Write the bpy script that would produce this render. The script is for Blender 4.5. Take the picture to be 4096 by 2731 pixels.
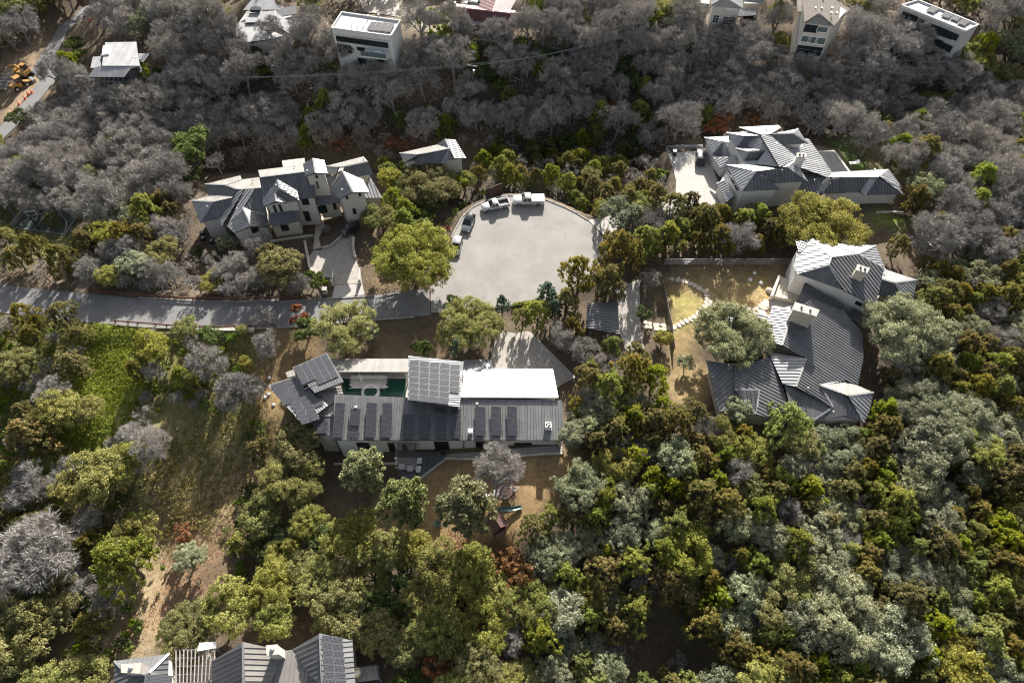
import bpy, bmesh, math, random
import numpy as np
from mathutils import Vector, Matrix
R = math.radians
random.seed(7); np.random.seed(7)
for o in list(bpy.data.objects): bpy.data.objects.remove(o, do_unlink=True)
scene = bpy.context.scene
COL = scene.collection

# ------------------------------------------------------------------ camera, sky, sun, exposure
CAM_H = 95.0                       # drone height above the cul-de-sac
PITCH = 55.8                       # degrees below the horizon
FPX = 2731.0                       # focal length in photo pixels (24 mm on 36 mm)
UC, VC = 2048.0, 1365.5
cam_d = bpy.data.cameras.new('camera'); cam = bpy.data.objects.new('camera', cam_d); COL.objects.link(cam)
cam_d.sensor_width = 36.0; cam_d.lens = 24.0; cam_d.clip_start = 1.0; cam_d.clip_end = 6000.0
cam.location = (0, 0, CAM_H); cam.rotation_euler = (R(90 - PITCH), 0, 0)
scene.camera = cam

SUN_EL, SUN_AZ = 25.0, 9.0         # sun stands beyond the scene, slightly to the right (+X) of the view axis
world = bpy.data.worlds.new('World'); scene.world = world; world.use_nodes = True
wn = world.node_tree; wn.nodes.clear()
w_out = wn.nodes.new('ShaderNodeOutputWorld'); w_bg = wn.nodes.new('ShaderNodeBackground')
w_sky = wn.nodes.new('ShaderNodeTexSky'); w_sky.sky_type = 'NISHITA'; w_sky.sun_disc = False
w_sky.sun_elevation = R(SUN_EL); w_sky.sun_rotation = R(SUN_AZ); w_sky.altitude = 200; w_sky.air_density = 1.0; w_sky.dust_density = 3.0; w_sky.ozone_density = .4
w_bg.inputs['Strength'].default_value = 0.064
w_hs = wn.nodes.new('ShaderNodeHueSaturation'); w_hs.inputs['Saturation'].default_value = .55   # white balance of the haze-paled winter sky
wn.links.new(w_sky.outputs[0], w_hs.inputs['Color']); wn.links.new(w_hs.outputs[0], w_bg.inputs[0]); wn.links.new(w_bg.outputs[0], w_out.inputs[0])

sun_d = bpy.data.lights.new('sun', 'SUN'); sun = bpy.data.objects.new('sun', sun_d); COL.objects.link(sun)
sun_d.energy = 5.0; sun_d.angle = R(0.55); sun_d.color = (1.0, 0.955, 0.885)
SUN = Vector((math.sin(R(SUN_AZ)) * math.cos(R(SUN_EL)), math.cos(R(SUN_AZ)) * math.cos(R(SUN_EL)), math.sin(R(SUN_EL))))
sun.rotation_euler = SUN.to_track_quat('Z', 'Y').to_euler(); sun.location = (60, 250, 160)

scene.view_settings.view_transform = 'Standard'; scene.view_settings.look = 'None'
scene.view_settings.exposure = 1.5; scene.view_settings.gamma = 1.0; scene.view_settings.use_curve_mapping = False
scene.cycles.max_bounces = 6; scene.cycles.diffuse_bounces = 3; scene.cycles.glossy_bounces = 3
scene.cycles.transmission_bounces = 3; scene.cycles.transparent_max_bounces = 4
scene.cycles.use_adaptive_sampling = True; scene.cycles.adaptive_threshold = 0.01; scene.cycles.filter_width = 1.1
scene.cycles.use_denoising = True
scene.cycles.sample_clamp_indirect = 6.0

# ------------------------------------------------------------------ survey helpers: read a place off the photograph and give it its own height
_ct, _st = math.cos(R(90 - PITCH)), math.sin(R(90 - PITCH))
def ray(uv):
    cx, cy = (uv[0] - UC) / FPX, -(uv[1] - VC) / FPX
    return Vector((cx, cy * _ct + _st, cy * _st - _ct))
def P(uv, z=0.0):
    d = ray(uv); t = (z - CAM_H) / d.z
    return Vector((d.x * t, d.y * t, z))
def PW(uv, A, B):                                   # point on the upright plane through A and B
    n = Vector((-(B.y - A.y), B.x - A.x, 0)); d = ray(uv)
    t = (A - Vector((0, 0, CAM_H))).dot(n) / d.dot(n)
    return Vector((0, 0, CAM_H)) + d * t
def proj(p):
    x, y, z = p[0], p[1], p[2] - CAM_H
    cy = y * _ct + z * _st; cz = -y * _st + z * _ct
    return (UC + FPX * x / -cz, VC - FPX * cy / -cz)
def Z(x0, y0, k): return lambda x, y: (x0 + x * k, y0 + y * k)
zD = Z(0, 0, 1.7415)
zA = Z(1000, 1300, .35070); zB = Z(1600, 1300, .38265); zC = Z(700, 550, .44643); zN = Z(2600, 450, .46769)
zE = Z(2700, 900, .54208); zV = Z(1700, 700, .3826); zF = Z(400, 2450, .5102); zT = Z(850, 0, .55272)
zU = Z(2700, 0, .59354); zL = Z(0, 0, .38271); zR = Z(0, 750, .55272); zS = Z(1300, 1700, .44643); zG = Z(2000, 1100, .44643)
zM = Z(1200, 250, .78125)

# ------------------------------------------------------------------ object helpers
def link(o, parent=None):
    COL.objects.link(o)
    if parent is not None: o.parent = parent
    return o
def tag(o, label=None, cat=None, group=None, kind=None):
    if label: o['label'] = label
    if cat: o['category'] = cat
    if group: o['group'] = group
    if kind: o['kind'] = kind
    return o
def thing(name, loc, label, cat, group=None, rz=0.0):
    o = bpy.data.objects.new(name, None); o.location = loc; o.rotation_euler = (0, 0, rz); o.empty_display_size = .2
    link(o); return tag(o, label, cat, group)
class MB:
    def __init__(s, origin=(0, 0, 0)): s.v = []; s.f = []; s.m = []; s.o = Vector(origin); s.cm = 0; s.sm = False
    def add(s, vs, fs):
        b = len(s.v); s.v += [tuple(Vector(v) - s.o) for v in vs]
        for f in fs: s.f.append(tuple(i + b for i in f)); s.m.append(s.cm)
        return s
    def box(s, c, size, rz=0.0, M=None, taper=1.0):
        hx, hy, hz = size[0] / 2, size[1] / 2, size[2] / 2
        vs = [Vector((sx * hx * (taper if sz > 0 else 1), sy * hy * (taper if sz > 0 else 1), sz * hz)) for sz in (-1, 1) for sy in (-1, 1) for sx in (-1, 1)]
        T = (M if M is not None else Matrix.Rotation(rz, 4, 'Z'))
        vs = [T @ v + Vector(c) for v in vs]
        return s.add(vs, [(0, 2, 3, 1), (4, 5, 7, 6), (0, 1, 5, 4), (2, 6, 7, 3), (0, 4, 6, 2), (1, 3, 7, 5)])
    def bar(s, a, b, w, h=None, up=(0, 0, 1)):
        a, b = Vector(a), Vector(b); h = h or w
        d = (b - a); L = d.length
        if L < 1e-6: return s
        d /= L; u = Vector(up)
        if abs(d.dot(u)) > .98: u = Vector((1, 0, 0))
        x = d.cross(u).normalized(); y = x.cross(d)
        vs = [p + x * (sx * w / 2) + y * (sy * h / 2) for p in (a, b) for sy in (-1, 1) for sx in (-1, 1)]
        return s.add(vs, [(0, 1, 3, 2), (4, 6, 7, 5), (0, 4, 5, 1), (2, 3, 7, 6), (0, 2, 6, 4), (1, 5, 7, 3)])
    def tube(s, pts, rad, n=6, cap=True):
        rings = []; pts = [Vector(p) for p in pts]
        for i, p in enumerate(pts):
            d = (pts[min(i + 1, len(pts) - 1)] - pts[max(i - 1, 0)]).normalized()
            u = Vector((0, 0, 1)) if abs(d.z) < .95 else Vector((1, 0, 0))
            x = d.cross(u).normalized(); y = x.cross(d)
            r = rad[i] if hasattr(rad, '__len__') else rad
            rings.append([p + (x * math.cos(2 * math.pi * k / n) + y * math.sin(2 * math.pi * k / n)) * r for k in range(n)])
        fs = []
        for i in range(len(rings) - 1):
            for k in range(n):
                k2 = (k + 1) % n; fs.append((i * n + k, i * n + k2, (i + 1) * n + k2, (i + 1) * n + k))
        if cap: fs += [tuple(range(n))[::-1], tuple((len(rings) - 1) * n + k for k in range(n))]
        return s.add([v for r in rings for v in r], fs)
    def prism(s, poly, z0, z1):                      # upright prism over a plan outline; z0 may be a list
        n = len(poly); zz0 = z0 if hasattr(z0, '__len__') else [z0] * n
        a = sum(poly[i][0] * poly[(i + 1) % n][1] - poly[(i + 1) % n][0] * poly[i][1] for i in range(n))
        idx = list(range(n)) if a > 0 else list(range(n))[::-1]
        vs = [(poly[i][0], poly[i][1], zz0[i]) for i in idx] + [(poly[i][0], poly[i][1], z1) for i in idx]
        fs = [tuple(range(n))[::-1], tuple(range(n, 2 * n))] + [(i, (i + 1) % n, n + (i + 1) % n, n + i) for i in range(n)]
        return s.add(vs, fs)
    def slab(s, pts, t):                             # flat polygon pts (up side) thickened downward along its normal
        pts = [Vector(p) for p in pts]; n = poly_normal(pts)
        if n.z < 0: pts = pts[::-1]; n = -n
        k = len(pts)
        return s.add(pts + [p - n * t for p in pts], [tuple(range(k)), tuple(range(k, 2 * k))[::-1]] + [(i, k + i, k + (i + 1) % k, (i + 1) % k) for i in range(k)])
    def loft(s, rings, cap=True):
        n = len(rings[0]); fs = []
        for i in range(len(rings) - 1):
            for k in range(n):
                k2 = (k + 1) % n; fs.append((i * n + k, i * n + k2, (i + 1) * n + k2, (i + 1) * n + k))
        if cap: fs += [tuple(range(n))[::-1], tuple((len(rings) - 1) * n + k for k in range(n))]
        return s.add([v for r in rings for v in r], fs)
    def mesh(s, name, mats):
        me = bpy.data.meshes.new(name); me.from_pydata(s.v, [], s.f)
        for m in (mats if isinstance(mats, (list, tuple)) else [mats]): me.materials.append(m)
        if any(s.m): me.polygons.foreach_set('material_index', s.m)
        if s.sm: me.polygons.foreach_set('use_smooth', [True] * len(s.f))
        me.update(); return me
    def build(s, name, mats, parent=None, loc=None):
        o = bpy.data.objects.new(name, s.mesh(name, mats)); link(o, parent)
        if loc is not None: o.location = loc
        elif parent is None: o.location = s.o
        return o
def poly_normal(pts):
    n = Vector((0, 0, 0))
    for i in range(len(pts)):
        a, b = pts[i], pts[(i + 1) % len(pts)]
        n += Vector(((a.y - b.y) * (a.z + b.z), (a.z - b.z) * (a.x + b.x), (a.x - b.x) * (a.y + b.y)))
    return n.normalized()
def copy_tree(o, parent=None):
    c = o.copy(); link(c, parent); c.parent = parent
    for ch in o.children: copy_tree(ch, c)
    return c

# ------------------------------------------------------------------ materials
def mat(name, rough=0.8, metal=0.0, spec=0.5):
    m = bpy.data.materials.new(name); m.use_nodes = True; nt = m.node_tree
    b = nt.nodes['Principled BSDF']; b.inputs['Roughness'].default_value = rough; b.inputs['Metallic'].default_value = metal
    b.inputs['Specular IOR Level'].default_value = spec
    return m, nt, b
def N(nt, t, **kw):
    n = nt.nodes.new(t)
    for k, v in kw.items():
        if k.startswith('i_'):
            key = k[2:]; n.inputs[int(key) if key.isdigit() else key].default_value = v
        else: setattr(n, k, v)
    return n
def ramp(nt, fac, stops):
    r = nt.nodes.new('ShaderNodeValToRGB'); e = r.color_ramp.elements
    while len(e) < len(stops): e.new(.5)
    for i, (p, c) in enumerate(stops): e[i].position = p; e[i].color = (*c, 1)
    nt.links.new(fac, r.inputs[0]); return r.outputs[0]
def noise(nt, scale, detail=4.0, rough=.6, coord='Object', dist=0.0, stretch=None):
    tc = nt.nodes.new('ShaderNodeTexCoord'); n = nt.nodes.new('ShaderNodeTexNoise')
    n.inputs['Scale'].default_value = scale; n.inputs['Detail'].default_value = detail; n.inputs['Roughness'].default_value = rough; n.inputs['Distortion'].default_value = dist
    if coord == 'World': src = nt.nodes.new('ShaderNodeNewGeometry').outputs['Position']
    else: src = tc.outputs[coord]
    if stretch:
        mp = nt.nodes.new('ShaderNodeMapping'); mp.inputs['Scale'].default_value = stretch; nt.links.new(src, mp.inputs[0]); src = mp.outputs[0]
    nt.links.new(src, n.inputs['Vector']); return n.outputs['Fac']
def mixc(nt, fac, a, b, mode='MIX'):
    m = nt.nodes.new('ShaderNodeMix'); m.data_type = 'RGBA'; m.blend_type = mode
    for s, v in ((m.inputs[0], fac), (m.inputs[6], a), (m.inputs[7], b)):
        if hasattr(v, 'links') or hasattr(v, 'is_output'): nt.links.new(v, s)
        else: s.default_value = (*v, 1) if isinstance(v, tuple) and len(v) == 3 else v
    return m.outputs[2]
def bump(nt, b, h, strength=.3, dist=.05):
    n = nt.nodes.new('ShaderNodeBump'); n.inputs['Strength'].default_value = strength; n.inputs['Distance'].default_value = dist
    nt.links.new(h, n.inputs['Height']); nt.links.new(n.outputs[0], b.inputs['Normal'])
def simple(name, col, rough=.8, metal=0.0, var=.12, scale=1.2, spec=.5, bmp=0.0, objvar=0.0):
    m, nt, b = mat(name, rough, metal, spec)
    f = noise(nt, scale, 6, .65, 'World')
    lo = tuple(c * (1 - var) for c in col); hi = tuple(min(1, c * (1 + var)) for c in col)
    c = ramp(nt, f, [(.3, lo), (.7, hi)])
    if objvar:
        oi = nt.nodes.new('ShaderNodeObjectInfo'); mr = N(nt, 'ShaderNodeMapRange'); mr.inputs[3].default_value = 1 - objvar; mr.inputs[4].default_value = 1 + objvar
        nt.links.new(oi.outputs['Random'], mr.inputs[0]); vm = N(nt, 'ShaderNodeVectorMath', operation='SCALE')
        nt.links.new(c, vm.inputs[0]); nt.links.new(mr.outputs[0], vm.inputs['Scale']); c = vm.outputs[0]
    nt.links.new(c, b.inputs['Base Color'])
    if bmp: bump(nt, b, noise(nt, scale * 9, 5, .6, 'World'), bmp, .03)
    return m
def roofmat(name, col, rough=.42, metal=.2):
    m, nt, b = mat(name, rough, metal, .5)
    f = noise(nt, .7, 6, .6, 'World'); f2 = noise(nt, 6, 4, .6, 'World')
    c = ramp(nt, f, [(.3, tuple(x * .86 for x in col)), (.72, tuple(x * 1.14 for x in col))])
    oi = nt.nodes.new('ShaderNodeObjectInfo'); mr = N(nt, 'ShaderNodeMapRange'); mr.inputs[3].default_value = .88; mr.inputs[4].default_value = 1.12
    nt.links.new(oi.outputs['Random'], mr.inputs[0]); vm = N(nt, 'ShaderNodeVectorMath', operation='SCALE')
    nt.links.new(c, vm.inputs[0]); nt.links.new(mr.outputs[0], vm.inputs['Scale']); nt.links.new(vm.outputs[0], b.inputs['Base Color'])
    rr = N(nt, 'ShaderNodeMapRange'); rr.inputs[3].default_value = rough - .07; rr.inputs[4].default_value = rough + .09
    nt.links.new(f2, rr.inputs[0]); nt.links.new(rr.outputs[0], b.inputs['Roughness'])
    return m
M = {}
M['roof_dark'] = roofmat('charcoal seam metal and shaded slopes', (.125, .126, .129))  # on hip roofs also paints the shade of slopes turned from the sun
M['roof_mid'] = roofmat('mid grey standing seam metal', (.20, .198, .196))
M['roof_grey'] = roofmat('grey standing seam metal', (.27, .27, .272))  # also paints sunlight onto the lit slopes of darker hip roofs
M['roof_tan'] = roofmat('bronze grey metal and sunlit slopes', (.235, .22, .20), .5, .15)  # also paints sunlight onto the far slopes of charcoal roofs
M['roof_red'] = roofmat('maroon metal roof', (.125, .05, .055), .5, .3)
M['roof_pale'] = roofmat('pale galvanised metal', (.29, .292, .295), .6, .15)
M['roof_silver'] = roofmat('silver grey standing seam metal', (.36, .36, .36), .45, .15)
M['kerb'] = simple('weathered kerb concrete', (.25, .235, .215), .9, 0, .25, 2.0, bmp=.3)
M['shingle'] = simple('brown asphalt shingle', (.17, .145, .125), .9, 0, .35, 3.0, bmp=.5)
M['shingle_grey'] = simple('grey asphalt shingle', (.20, .20, .20), .9, 0, .35, 3.0, bmp=.5)
M['membrane'] = simple('white roof membrane', (.46, .465, .47), .7, 0, .12, .8)
M['trim'] = simple('dark metal trim', (.05, .05, .055), .5, .4)
M['stucco'] = simple('cream stucco', (.50, .47, .42), .9, 0, .08, 2.5, bmp=.25)
M['stucco_white'] = simple('white stucco', (.60, .59, .57), .9, 0, .07, 2.5, bmp=.2)
M['stucco_grey'] = simple('grey stucco', (.42, .41, .40), .9, 0, .09, 2.0, bmp=.2)
M['stone'] = simple('limestone', (.50, .45, .37), .9, 0, .25, 2.2, bmp=.6, objvar=.15)
M['flag'] = simple('flagstone', (.52, .45, .36), .85, 0, .22, 1.8, bmp=.4, objvar=.2)
M['concrete'] = simple('concrete', (.38, .355, .325), .85, 0, .16, 1.6, bmp=.3)
M['drive'] = simple('exposed aggregate drive', (.34, .31, .275), .9, 0, .22, 1.4, bmp=.5)
M['wood'] = simple('weathered deck wood', (.10, .10, .115), .8, 0, .25, 3.0, objvar=.18)
M['wood_red'] = simple('red brown stained wood', (.075, .034, .025), .7, 0, .25, 3.0, objvar=.15)
M['wood_pale'] = simple('grey weathered timber', (.30, .27, .25), .8, 0, .2, 3.0, objvar=.12)
M['rust'] = simple('rusty steel', (.16, .07, .045), .8, .2, .3, 4.0)
M['bark'] = simple('oak bark', (.085, .07, .058), .95, 0, .35, 5.0, bmp=.8)
M['bark_pale'] = simple('pale grey bark', (.25, .23, .215), .95, 0, .3, 4.0, bmp=.6)
M['black'] = simple('black plastic', (.02, .02, .022), .5, 0, .15, 3)
M['white_paint'] = simple('white paint', (.78, .77, .75), .5, 0, .05, 3)
M['steel'] = simple('galvanised steel', (.45, .46, .47), .45, .7, .15, 4)
M['rubber'] = simple('tyre rubber', (.018, .018, .018), .85, 0, .2, 6)
M['gravel'] = simple('gravel bed', (.30, .28, .26), .95, 0, .5, 7.0, bmp=.9)
M['hedge_litter'] = simple('mulch', (.06, .045, .035), .95, 0, .4, 5.0, bmp=.8)
def glassmat(name, col, rough=.06):
    m, nt, b = mat(name, rough, 0, .6); b.inputs['Base Color'].default_value = (*col, 1); return m
M['glass'] = glassmat('dark window glass', (.018, .022, .026))
M['glass_green'] = glassmat('balustrade glass', (.10, .13, .13), .1)
def carpaint(name, col, metal=.0):
    m, nt, b = mat(name, .32, metal, .5); b.inputs['Coat Weight'].default_value = .7; b.inputs['Coat Roughness'].default_value = .08
    f = noise(nt, 2.0, 4, .6, 'World'); c = ramp(nt, f, [(.3, tuple(x * .93 for x in col)), (.75, col)]); nt.links.new(c, b.inputs['Base Color']); return m
M['car_white'] = carpaint('white car paint', (.58, .575, .56)); M['car_silver'] = carpaint('silver car paint', (.42, .42, .42), .5)
M['car_black'] = carpaint('black car paint', (.014, .015, .018)); M['car_grey'] = carpaint('grey car paint', (.20, .20, .21), .4)
M['yellow'] = carpaint('yellow machine paint', (.42, .21, .045)); M['cone'] = simple('orange plastic', (.75, .12, .03), .6)
M['green_slide'] = simple('green plastic slide', (.07, .16, .135), .4, 0, .1)
M['lens'] = glassmat('lamp lens', (.75, .74, .70), .15); M['tail'] = glassmat('red lamp', (.35, .02, .02), .2)

# asphalt with cracks and worn tone
def asphalt(name, lo, hi, cracks=True):
    m, nt, b = mat(name, .9, 0, .3)
    f = noise(nt, .22, 8, .62, 'World'); f2 = noise(nt, 9, 6, .7, 'World')
    c = ramp(nt, f, [(.3, lo), (.7, hi)])
    c = mixc(nt, f2, c, tuple(x * .72 for x in lo)) if False else mixc(nt, .22, c, ramp(nt, f2, [(.35, (.55,) * 3), (.65, (1.5,) * 3)]), 'MULTIPLY')
    if cracks:
        g = nt.nodes.new('ShaderNodeNewGeometry'); nz = N(nt, 'ShaderNodeTexNoise'); nz.inputs['Scale'].default_value = .6; nz.inputs['Detail'].default_value = 5
        va = N(nt, 'ShaderNodeVectorMath', operation='MULTIPLY_ADD'); nt.links.new(nz.outputs['Color'], va.inputs[0]); va.inputs[1].default_value = (1.6, 1.6, 0); nt.links.new(g.outputs['Position'], va.inputs[2])
        vo = N(nt, 'ShaderNodeTexVoronoi', feature='DISTANCE_TO_EDGE'); vo.inputs['Scale'].default_value = .16; nt.links.new(va.outputs[0], vo.inputs['Vector'])
        k = ramp(nt, vo.outputs['Distance'], [(.0, (1, 1, 1)), (.006, (0, 0, 0))])
        m2 = noise(nt, .13, 3, .6, 'World'); kk = N(nt, 'ShaderNodeMath', operation='MULTIPLY'); nt.links.new(k, kk.inputs[0])
        nt.links.new(ramp(nt, m2, [(.46, (0, 0, 0)), (.62, (.38, .38, .38))]), kk.inputs[1])
        c = mixc(nt, kk.outputs[0], c, tuple(x * .45 for x in lo))
    # tyre arcs and old oil spots
    g2 = nt.nodes.new('ShaderNodeNewGeometry'); mp = N(nt, 'ShaderNodeMapping'); mp.inputs['Location'].default_value = (-4, -82, 0); nt.links.new(g2.outputs['Position'], mp.inputs[0])
    wv = N(nt, 'ShaderNodeTexWave', wave_type='RINGS', rings_direction='Z'); wv.inputs['Scale'].default_value = .16; wv.inputs['Distortion'].default_value = 5.0; wv.inputs['Detail'].default_value = 3.0; wv.inputs['Detail Scale'].default_value = .35; nt.links.new(mp.outputs[0], wv.inputs['Vector'])
    arcs = ramp(nt, wv.outputs['Fac'], [(.80, (1, 1, 1)), (.97, (.955, .955, .955))]); c = mixc(nt, ramp(nt, noise(nt, .09, 3, .6, 'World'), [(.47, (0, 0, 0)), (.65, (.7, .7, .7))]), c, mixc(nt, 1.0, c, arcs, 'MULTIPLY'))
    c = mixc(nt, 1.0, c, ramp(nt, noise(nt, .75, 3, .5, 'World'), [(.27, (.82, .82, .83)), (.36, (1, 1, 1))]), 'MULTIPLY')
    nt.links.new(c, b.inputs['Base Color']); bump(nt, b, f2, .35, .02); return m
M['court_asphalt'] = asphalt('pale worn asphalt', (.215, .202, .186), (.285, .268, .248))
M['road_asphalt'] = asphalt('grey asphalt', (.15, .147, .145), (.215, .21, .205))
# solar cells: dark squares, pale lines between (flat print on the glass)
def solar():
    m, nt, b = mat('solar cells', .22, 0.0, .5)
    tc = nt.nodes.new('ShaderNodeTexCoord'); sp = nt.nodes.new('ShaderNodeSeparateXYZ'); nt.links.new(tc.outputs['Object'], sp.inputs[0])
    outs = []
    for i in (0, 1):
        mu = N(nt, 'ShaderNodeMath', operation='MULTIPLY'); mu.inputs[1].default_value = 1 / .162; nt.links.new(sp.outputs[i], mu.inputs[0])
        fr = N(nt, 'ShaderNodeMath', operation='FRACT'); nt.links.new(mu.outputs[0], fr.inputs[0])
        sb = N(nt, 'ShaderNodeMath', operation='SUBTRACT'); sb.inputs[1].default_value = .5; nt.links.new(fr.outputs[0], sb.inputs[0])
        ab = N(nt, 'ShaderNodeMath', operation='ABSOLUTE'); nt.links.new(sb.outputs[0], ab.inputs[0])
        gt = N(nt, 'ShaderNodeMath', operation='GREATER_THAN'); gt.inputs[1].default_value = .43; nt.links.new(ab.outputs[0], gt.inputs[0]); outs.append(gt.outputs[0])
    mx = N(nt, 'ShaderNodeMath', operation='MAXIMUM'); nt.links.new(outs[0], mx.inputs[0]); nt.links.new(outs[1], mx.inputs[1])
    c = mixc(nt, mx.outputs[0], (.026, .028, .034), (.12, .12, .125)); nt.links.new(c, b.inputs['Base Color'])
    b.inputs['Coat Weight'].default_value = .3; return m
M['solar'] = solar(); M['alu'] = simple('aluminium frame', (.16, .16, .165), .5, .3, .08)
# water
def watermat():
    m, nt, b = mat('pool water', .06, 0, .5); c = ramp(nt, noise(nt, .35, 3, .5, 'World'), [(.3, (.012, .05, .04)), (.7, (.03, .10, .075))])
    nt.links.new(c, b.inputs['Base Color']); bump(nt, b, noise(nt, 1.6, 3, .5, 'World'), .05, .05); return m
M['water'] = watermat()
M['water_dark'] = glassmat('dark pool water', (.02, .024, .026), .05)

# foliage: colour varies leaf by leaf (attribute lv) and tree by tree
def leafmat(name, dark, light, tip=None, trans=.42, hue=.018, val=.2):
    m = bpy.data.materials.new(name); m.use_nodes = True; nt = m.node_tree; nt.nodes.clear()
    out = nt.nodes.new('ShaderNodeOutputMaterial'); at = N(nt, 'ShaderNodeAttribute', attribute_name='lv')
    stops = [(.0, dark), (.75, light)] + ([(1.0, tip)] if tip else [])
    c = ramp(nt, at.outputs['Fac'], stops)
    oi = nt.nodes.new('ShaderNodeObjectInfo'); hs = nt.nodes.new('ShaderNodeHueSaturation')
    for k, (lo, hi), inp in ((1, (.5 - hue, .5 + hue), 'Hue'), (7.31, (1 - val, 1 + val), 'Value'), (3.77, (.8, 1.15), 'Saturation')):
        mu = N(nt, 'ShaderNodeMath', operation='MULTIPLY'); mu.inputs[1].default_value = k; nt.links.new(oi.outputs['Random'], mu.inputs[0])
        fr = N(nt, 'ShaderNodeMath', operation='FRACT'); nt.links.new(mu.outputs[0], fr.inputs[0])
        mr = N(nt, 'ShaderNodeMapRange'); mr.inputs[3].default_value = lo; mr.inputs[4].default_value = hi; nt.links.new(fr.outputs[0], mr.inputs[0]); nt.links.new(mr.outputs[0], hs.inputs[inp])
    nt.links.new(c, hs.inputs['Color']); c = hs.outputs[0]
    df = nt.nodes.new('ShaderNodeBsdfDiffuse'); tr = nt.nodes.new('ShaderNodeBsdfTranslucent'); gl = nt.nodes.new('ShaderNodeBsdfGlossy'); gl.inputs['Roughness'].default_value = .6
    nt.links.new(c, df.inputs[0]); nt.links.new(mixc(nt, 1.0, c, (1.15, 1.15, .85), 'MULTIPLY'), tr.inputs[0])
    mx = nt.nodes.new('ShaderNodeMixShader'); mx.inputs[0].default_value = trans; nt.links.new(df.outputs[0], mx.inputs[1]); nt.links.new(tr.outputs[0], mx.inputs[2])
    m2 = nt.nodes.new('ShaderNodeMixShader'); m2.inputs[0].default_value = .015; nt.links.new(mx.outputs[0], m2.inputs[1]); nt.links.new(gl.outputs[0], m2.inputs[2])
    nt.links.new(m2.outputs[0], out.inputs[0]); return m
M['oak'] = leafmat('live oak leaves', (.085, .088, .026), (0.36, 0.348, 0.108), (0.625, 0.575, 0.2188))
M['oak_silver'] = leafmat('silvery oak leaves', (.085, .094, .052), (0.36, 0.372, 0.234), (0.5875, 0.6, 0.4312), trans=.32)
M['oak_deep'] = leafmat('deep green leaves', (.03, .046, .014), (0.132, 0.174, 0.048), (0.275, 0.3125, 0.1063), hue=.01)
M['oak_cream'] = leafmat('pale tipped leaves', (.06, .08, .022), (.27, .28, .11), (.55, .52, .33), trans=.35)
M['juniper_rust'] = leafmat('juniper with rusty cones', (.045, .06, .016), (0.198, 0.174, 0.048), (0.45, 0.2812, 0.075), hue=.015)
M['juniper_green'] = leafmat('green juniper', (0.0496, 0.0776, 0.0146), (0.2446, 0.2702, 0.0438), (0.4208, 0.3881, 0.076))
M['juniper_blue'] = leafmat('blue green conifer', (0.0345, 0.0633, 0.046), (0.1265, 0.1782, 0.1323), (0.2185, 0.276, 0.2185))
M['shrub_bright'] = leafmat('bright green shrub', (.06, .10, .008), (.20, .28, .025), (.34, .38, .06))
M['leaf_rust'] = leafmat('rust brown dead leaves', (0.132, 0.055, 0.0275), (0.341, 0.165, 0.0825), (0.462, 0.264, 0.143), hue=.015)
M['leaf_red'] = leafmat('red brown leaves', (.11, .035, .02), (.27, .085, .04), (.38, .15, .07), hue=.01)
M['twig'] = leafmat('grey twigs', (.125, .115, .103), (.33, .307, .28), (.53, .495, .455), trans=.0, hue=.006, val=.2)
M['grass_leaf'] = leafmat('grass blades', (.12, .14, .03), (.30, .335, .07), (.44, .46, .13), trans=.35, hue=.0, val=.0)
M['tan_leaf'] = leafmat('dry grass blades', (.13, .09, .05), (.30, .22, .12), (.42, .33, .2), trans=.2, hue=.0, val=.0)
M['dry_mix'] = leafmat('weeds and dry grass', (.12, .11, .04), (.31, .28, .12), (.46, .41, .23), trans=.3, hue=.0, val=.0)
M['fence_brown'] = simple('dark red brown fence', (.05, .022, .018), .8)

# ------------------------------------------------------------------ terrain
_cp = [(0,690,0),(300,715,0),(600,715,0),(900,700,0),(1200,640,0),(1100,560,0),(1300,560,0),(500,570,-2.5),(640,580,0),(770,590,0),(850,520,.3),(450,480,-3),
 (950,400,0),(1200,405,-4.5),(1300,405,-4.5),(1120,400,-3.5),(1370,440,-4),(100,500,-3),(250,400,-5),(50,350,-2.5),(300,600,-1),(60,600,-1),(50,220,0),(110,130,2),(0,280,-1),(30,100,2),
 (200,300,-5),
 (300,150,3),(100,0,6),(600,0,8),(1200,0,8),(1800,0,7),(2350,0,7),
 (1600,400,.3),(1800,450,0),(2000,460,0),(1900,340,0),(2150,400,-1),(2300,450,-2),(1700,700,.3),(1900,600,.3),(1950,800,0),(1750,950,-1),(2100,750,0),(2300,700,-1),
 (1100,780,.1),(1200,800,0.1),(1340,870,0.1),(700,800,-.5),(640,900,-2),(900,860,0),(1290,1040,.9),(1200,1040,.4),(1100,1055,-.3),(960,1080,-1),(790,1080,-3.8),(1200,1120,.5),
 (1000,1170,-1.1),(1150,1200,-.5),(870,1140,-2.8),(600,1100,-5),(400,1000,-3.5),(200,900,-2.6),(60,800,-1),(300,790,-1),(500,800,-1.4),(100,1100,-6),(300,1300,-7),(100,1450,-7),
 (600,1300,-5),(900,1300,-3),(1200,1400,-3),(1500,1300,-2),(1530,1480,-9),(1480,1420,-6),(1800,1200,-1.5),(2100,1300,-1.5),(2200,1500,-2),(1800,1500,-3),(1400,1100,-.5),(1600,1000,-.5),(700,1500,-4),(450,1540,-4)]
_cw = [[*P(zD(a, b), c)] for a, b, c in _cp]
for x_ in range(-62, 34, 8): _cw += [[x_, 109, -4.5], [x_, 118, -10.5], [x_, 127, -6], [x_, 136, 1], [x_, 144, 6]]      # creek bed and the steep slope beyond it
for x_ in range(38, 140, 9): _cw += [[x_, 119, -3], [x_, 126, -7.5], [x_, 134, -4], [x_, 142, 1.5], [x_, 150, 5]]
_cw = np.array(_cw)
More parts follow.
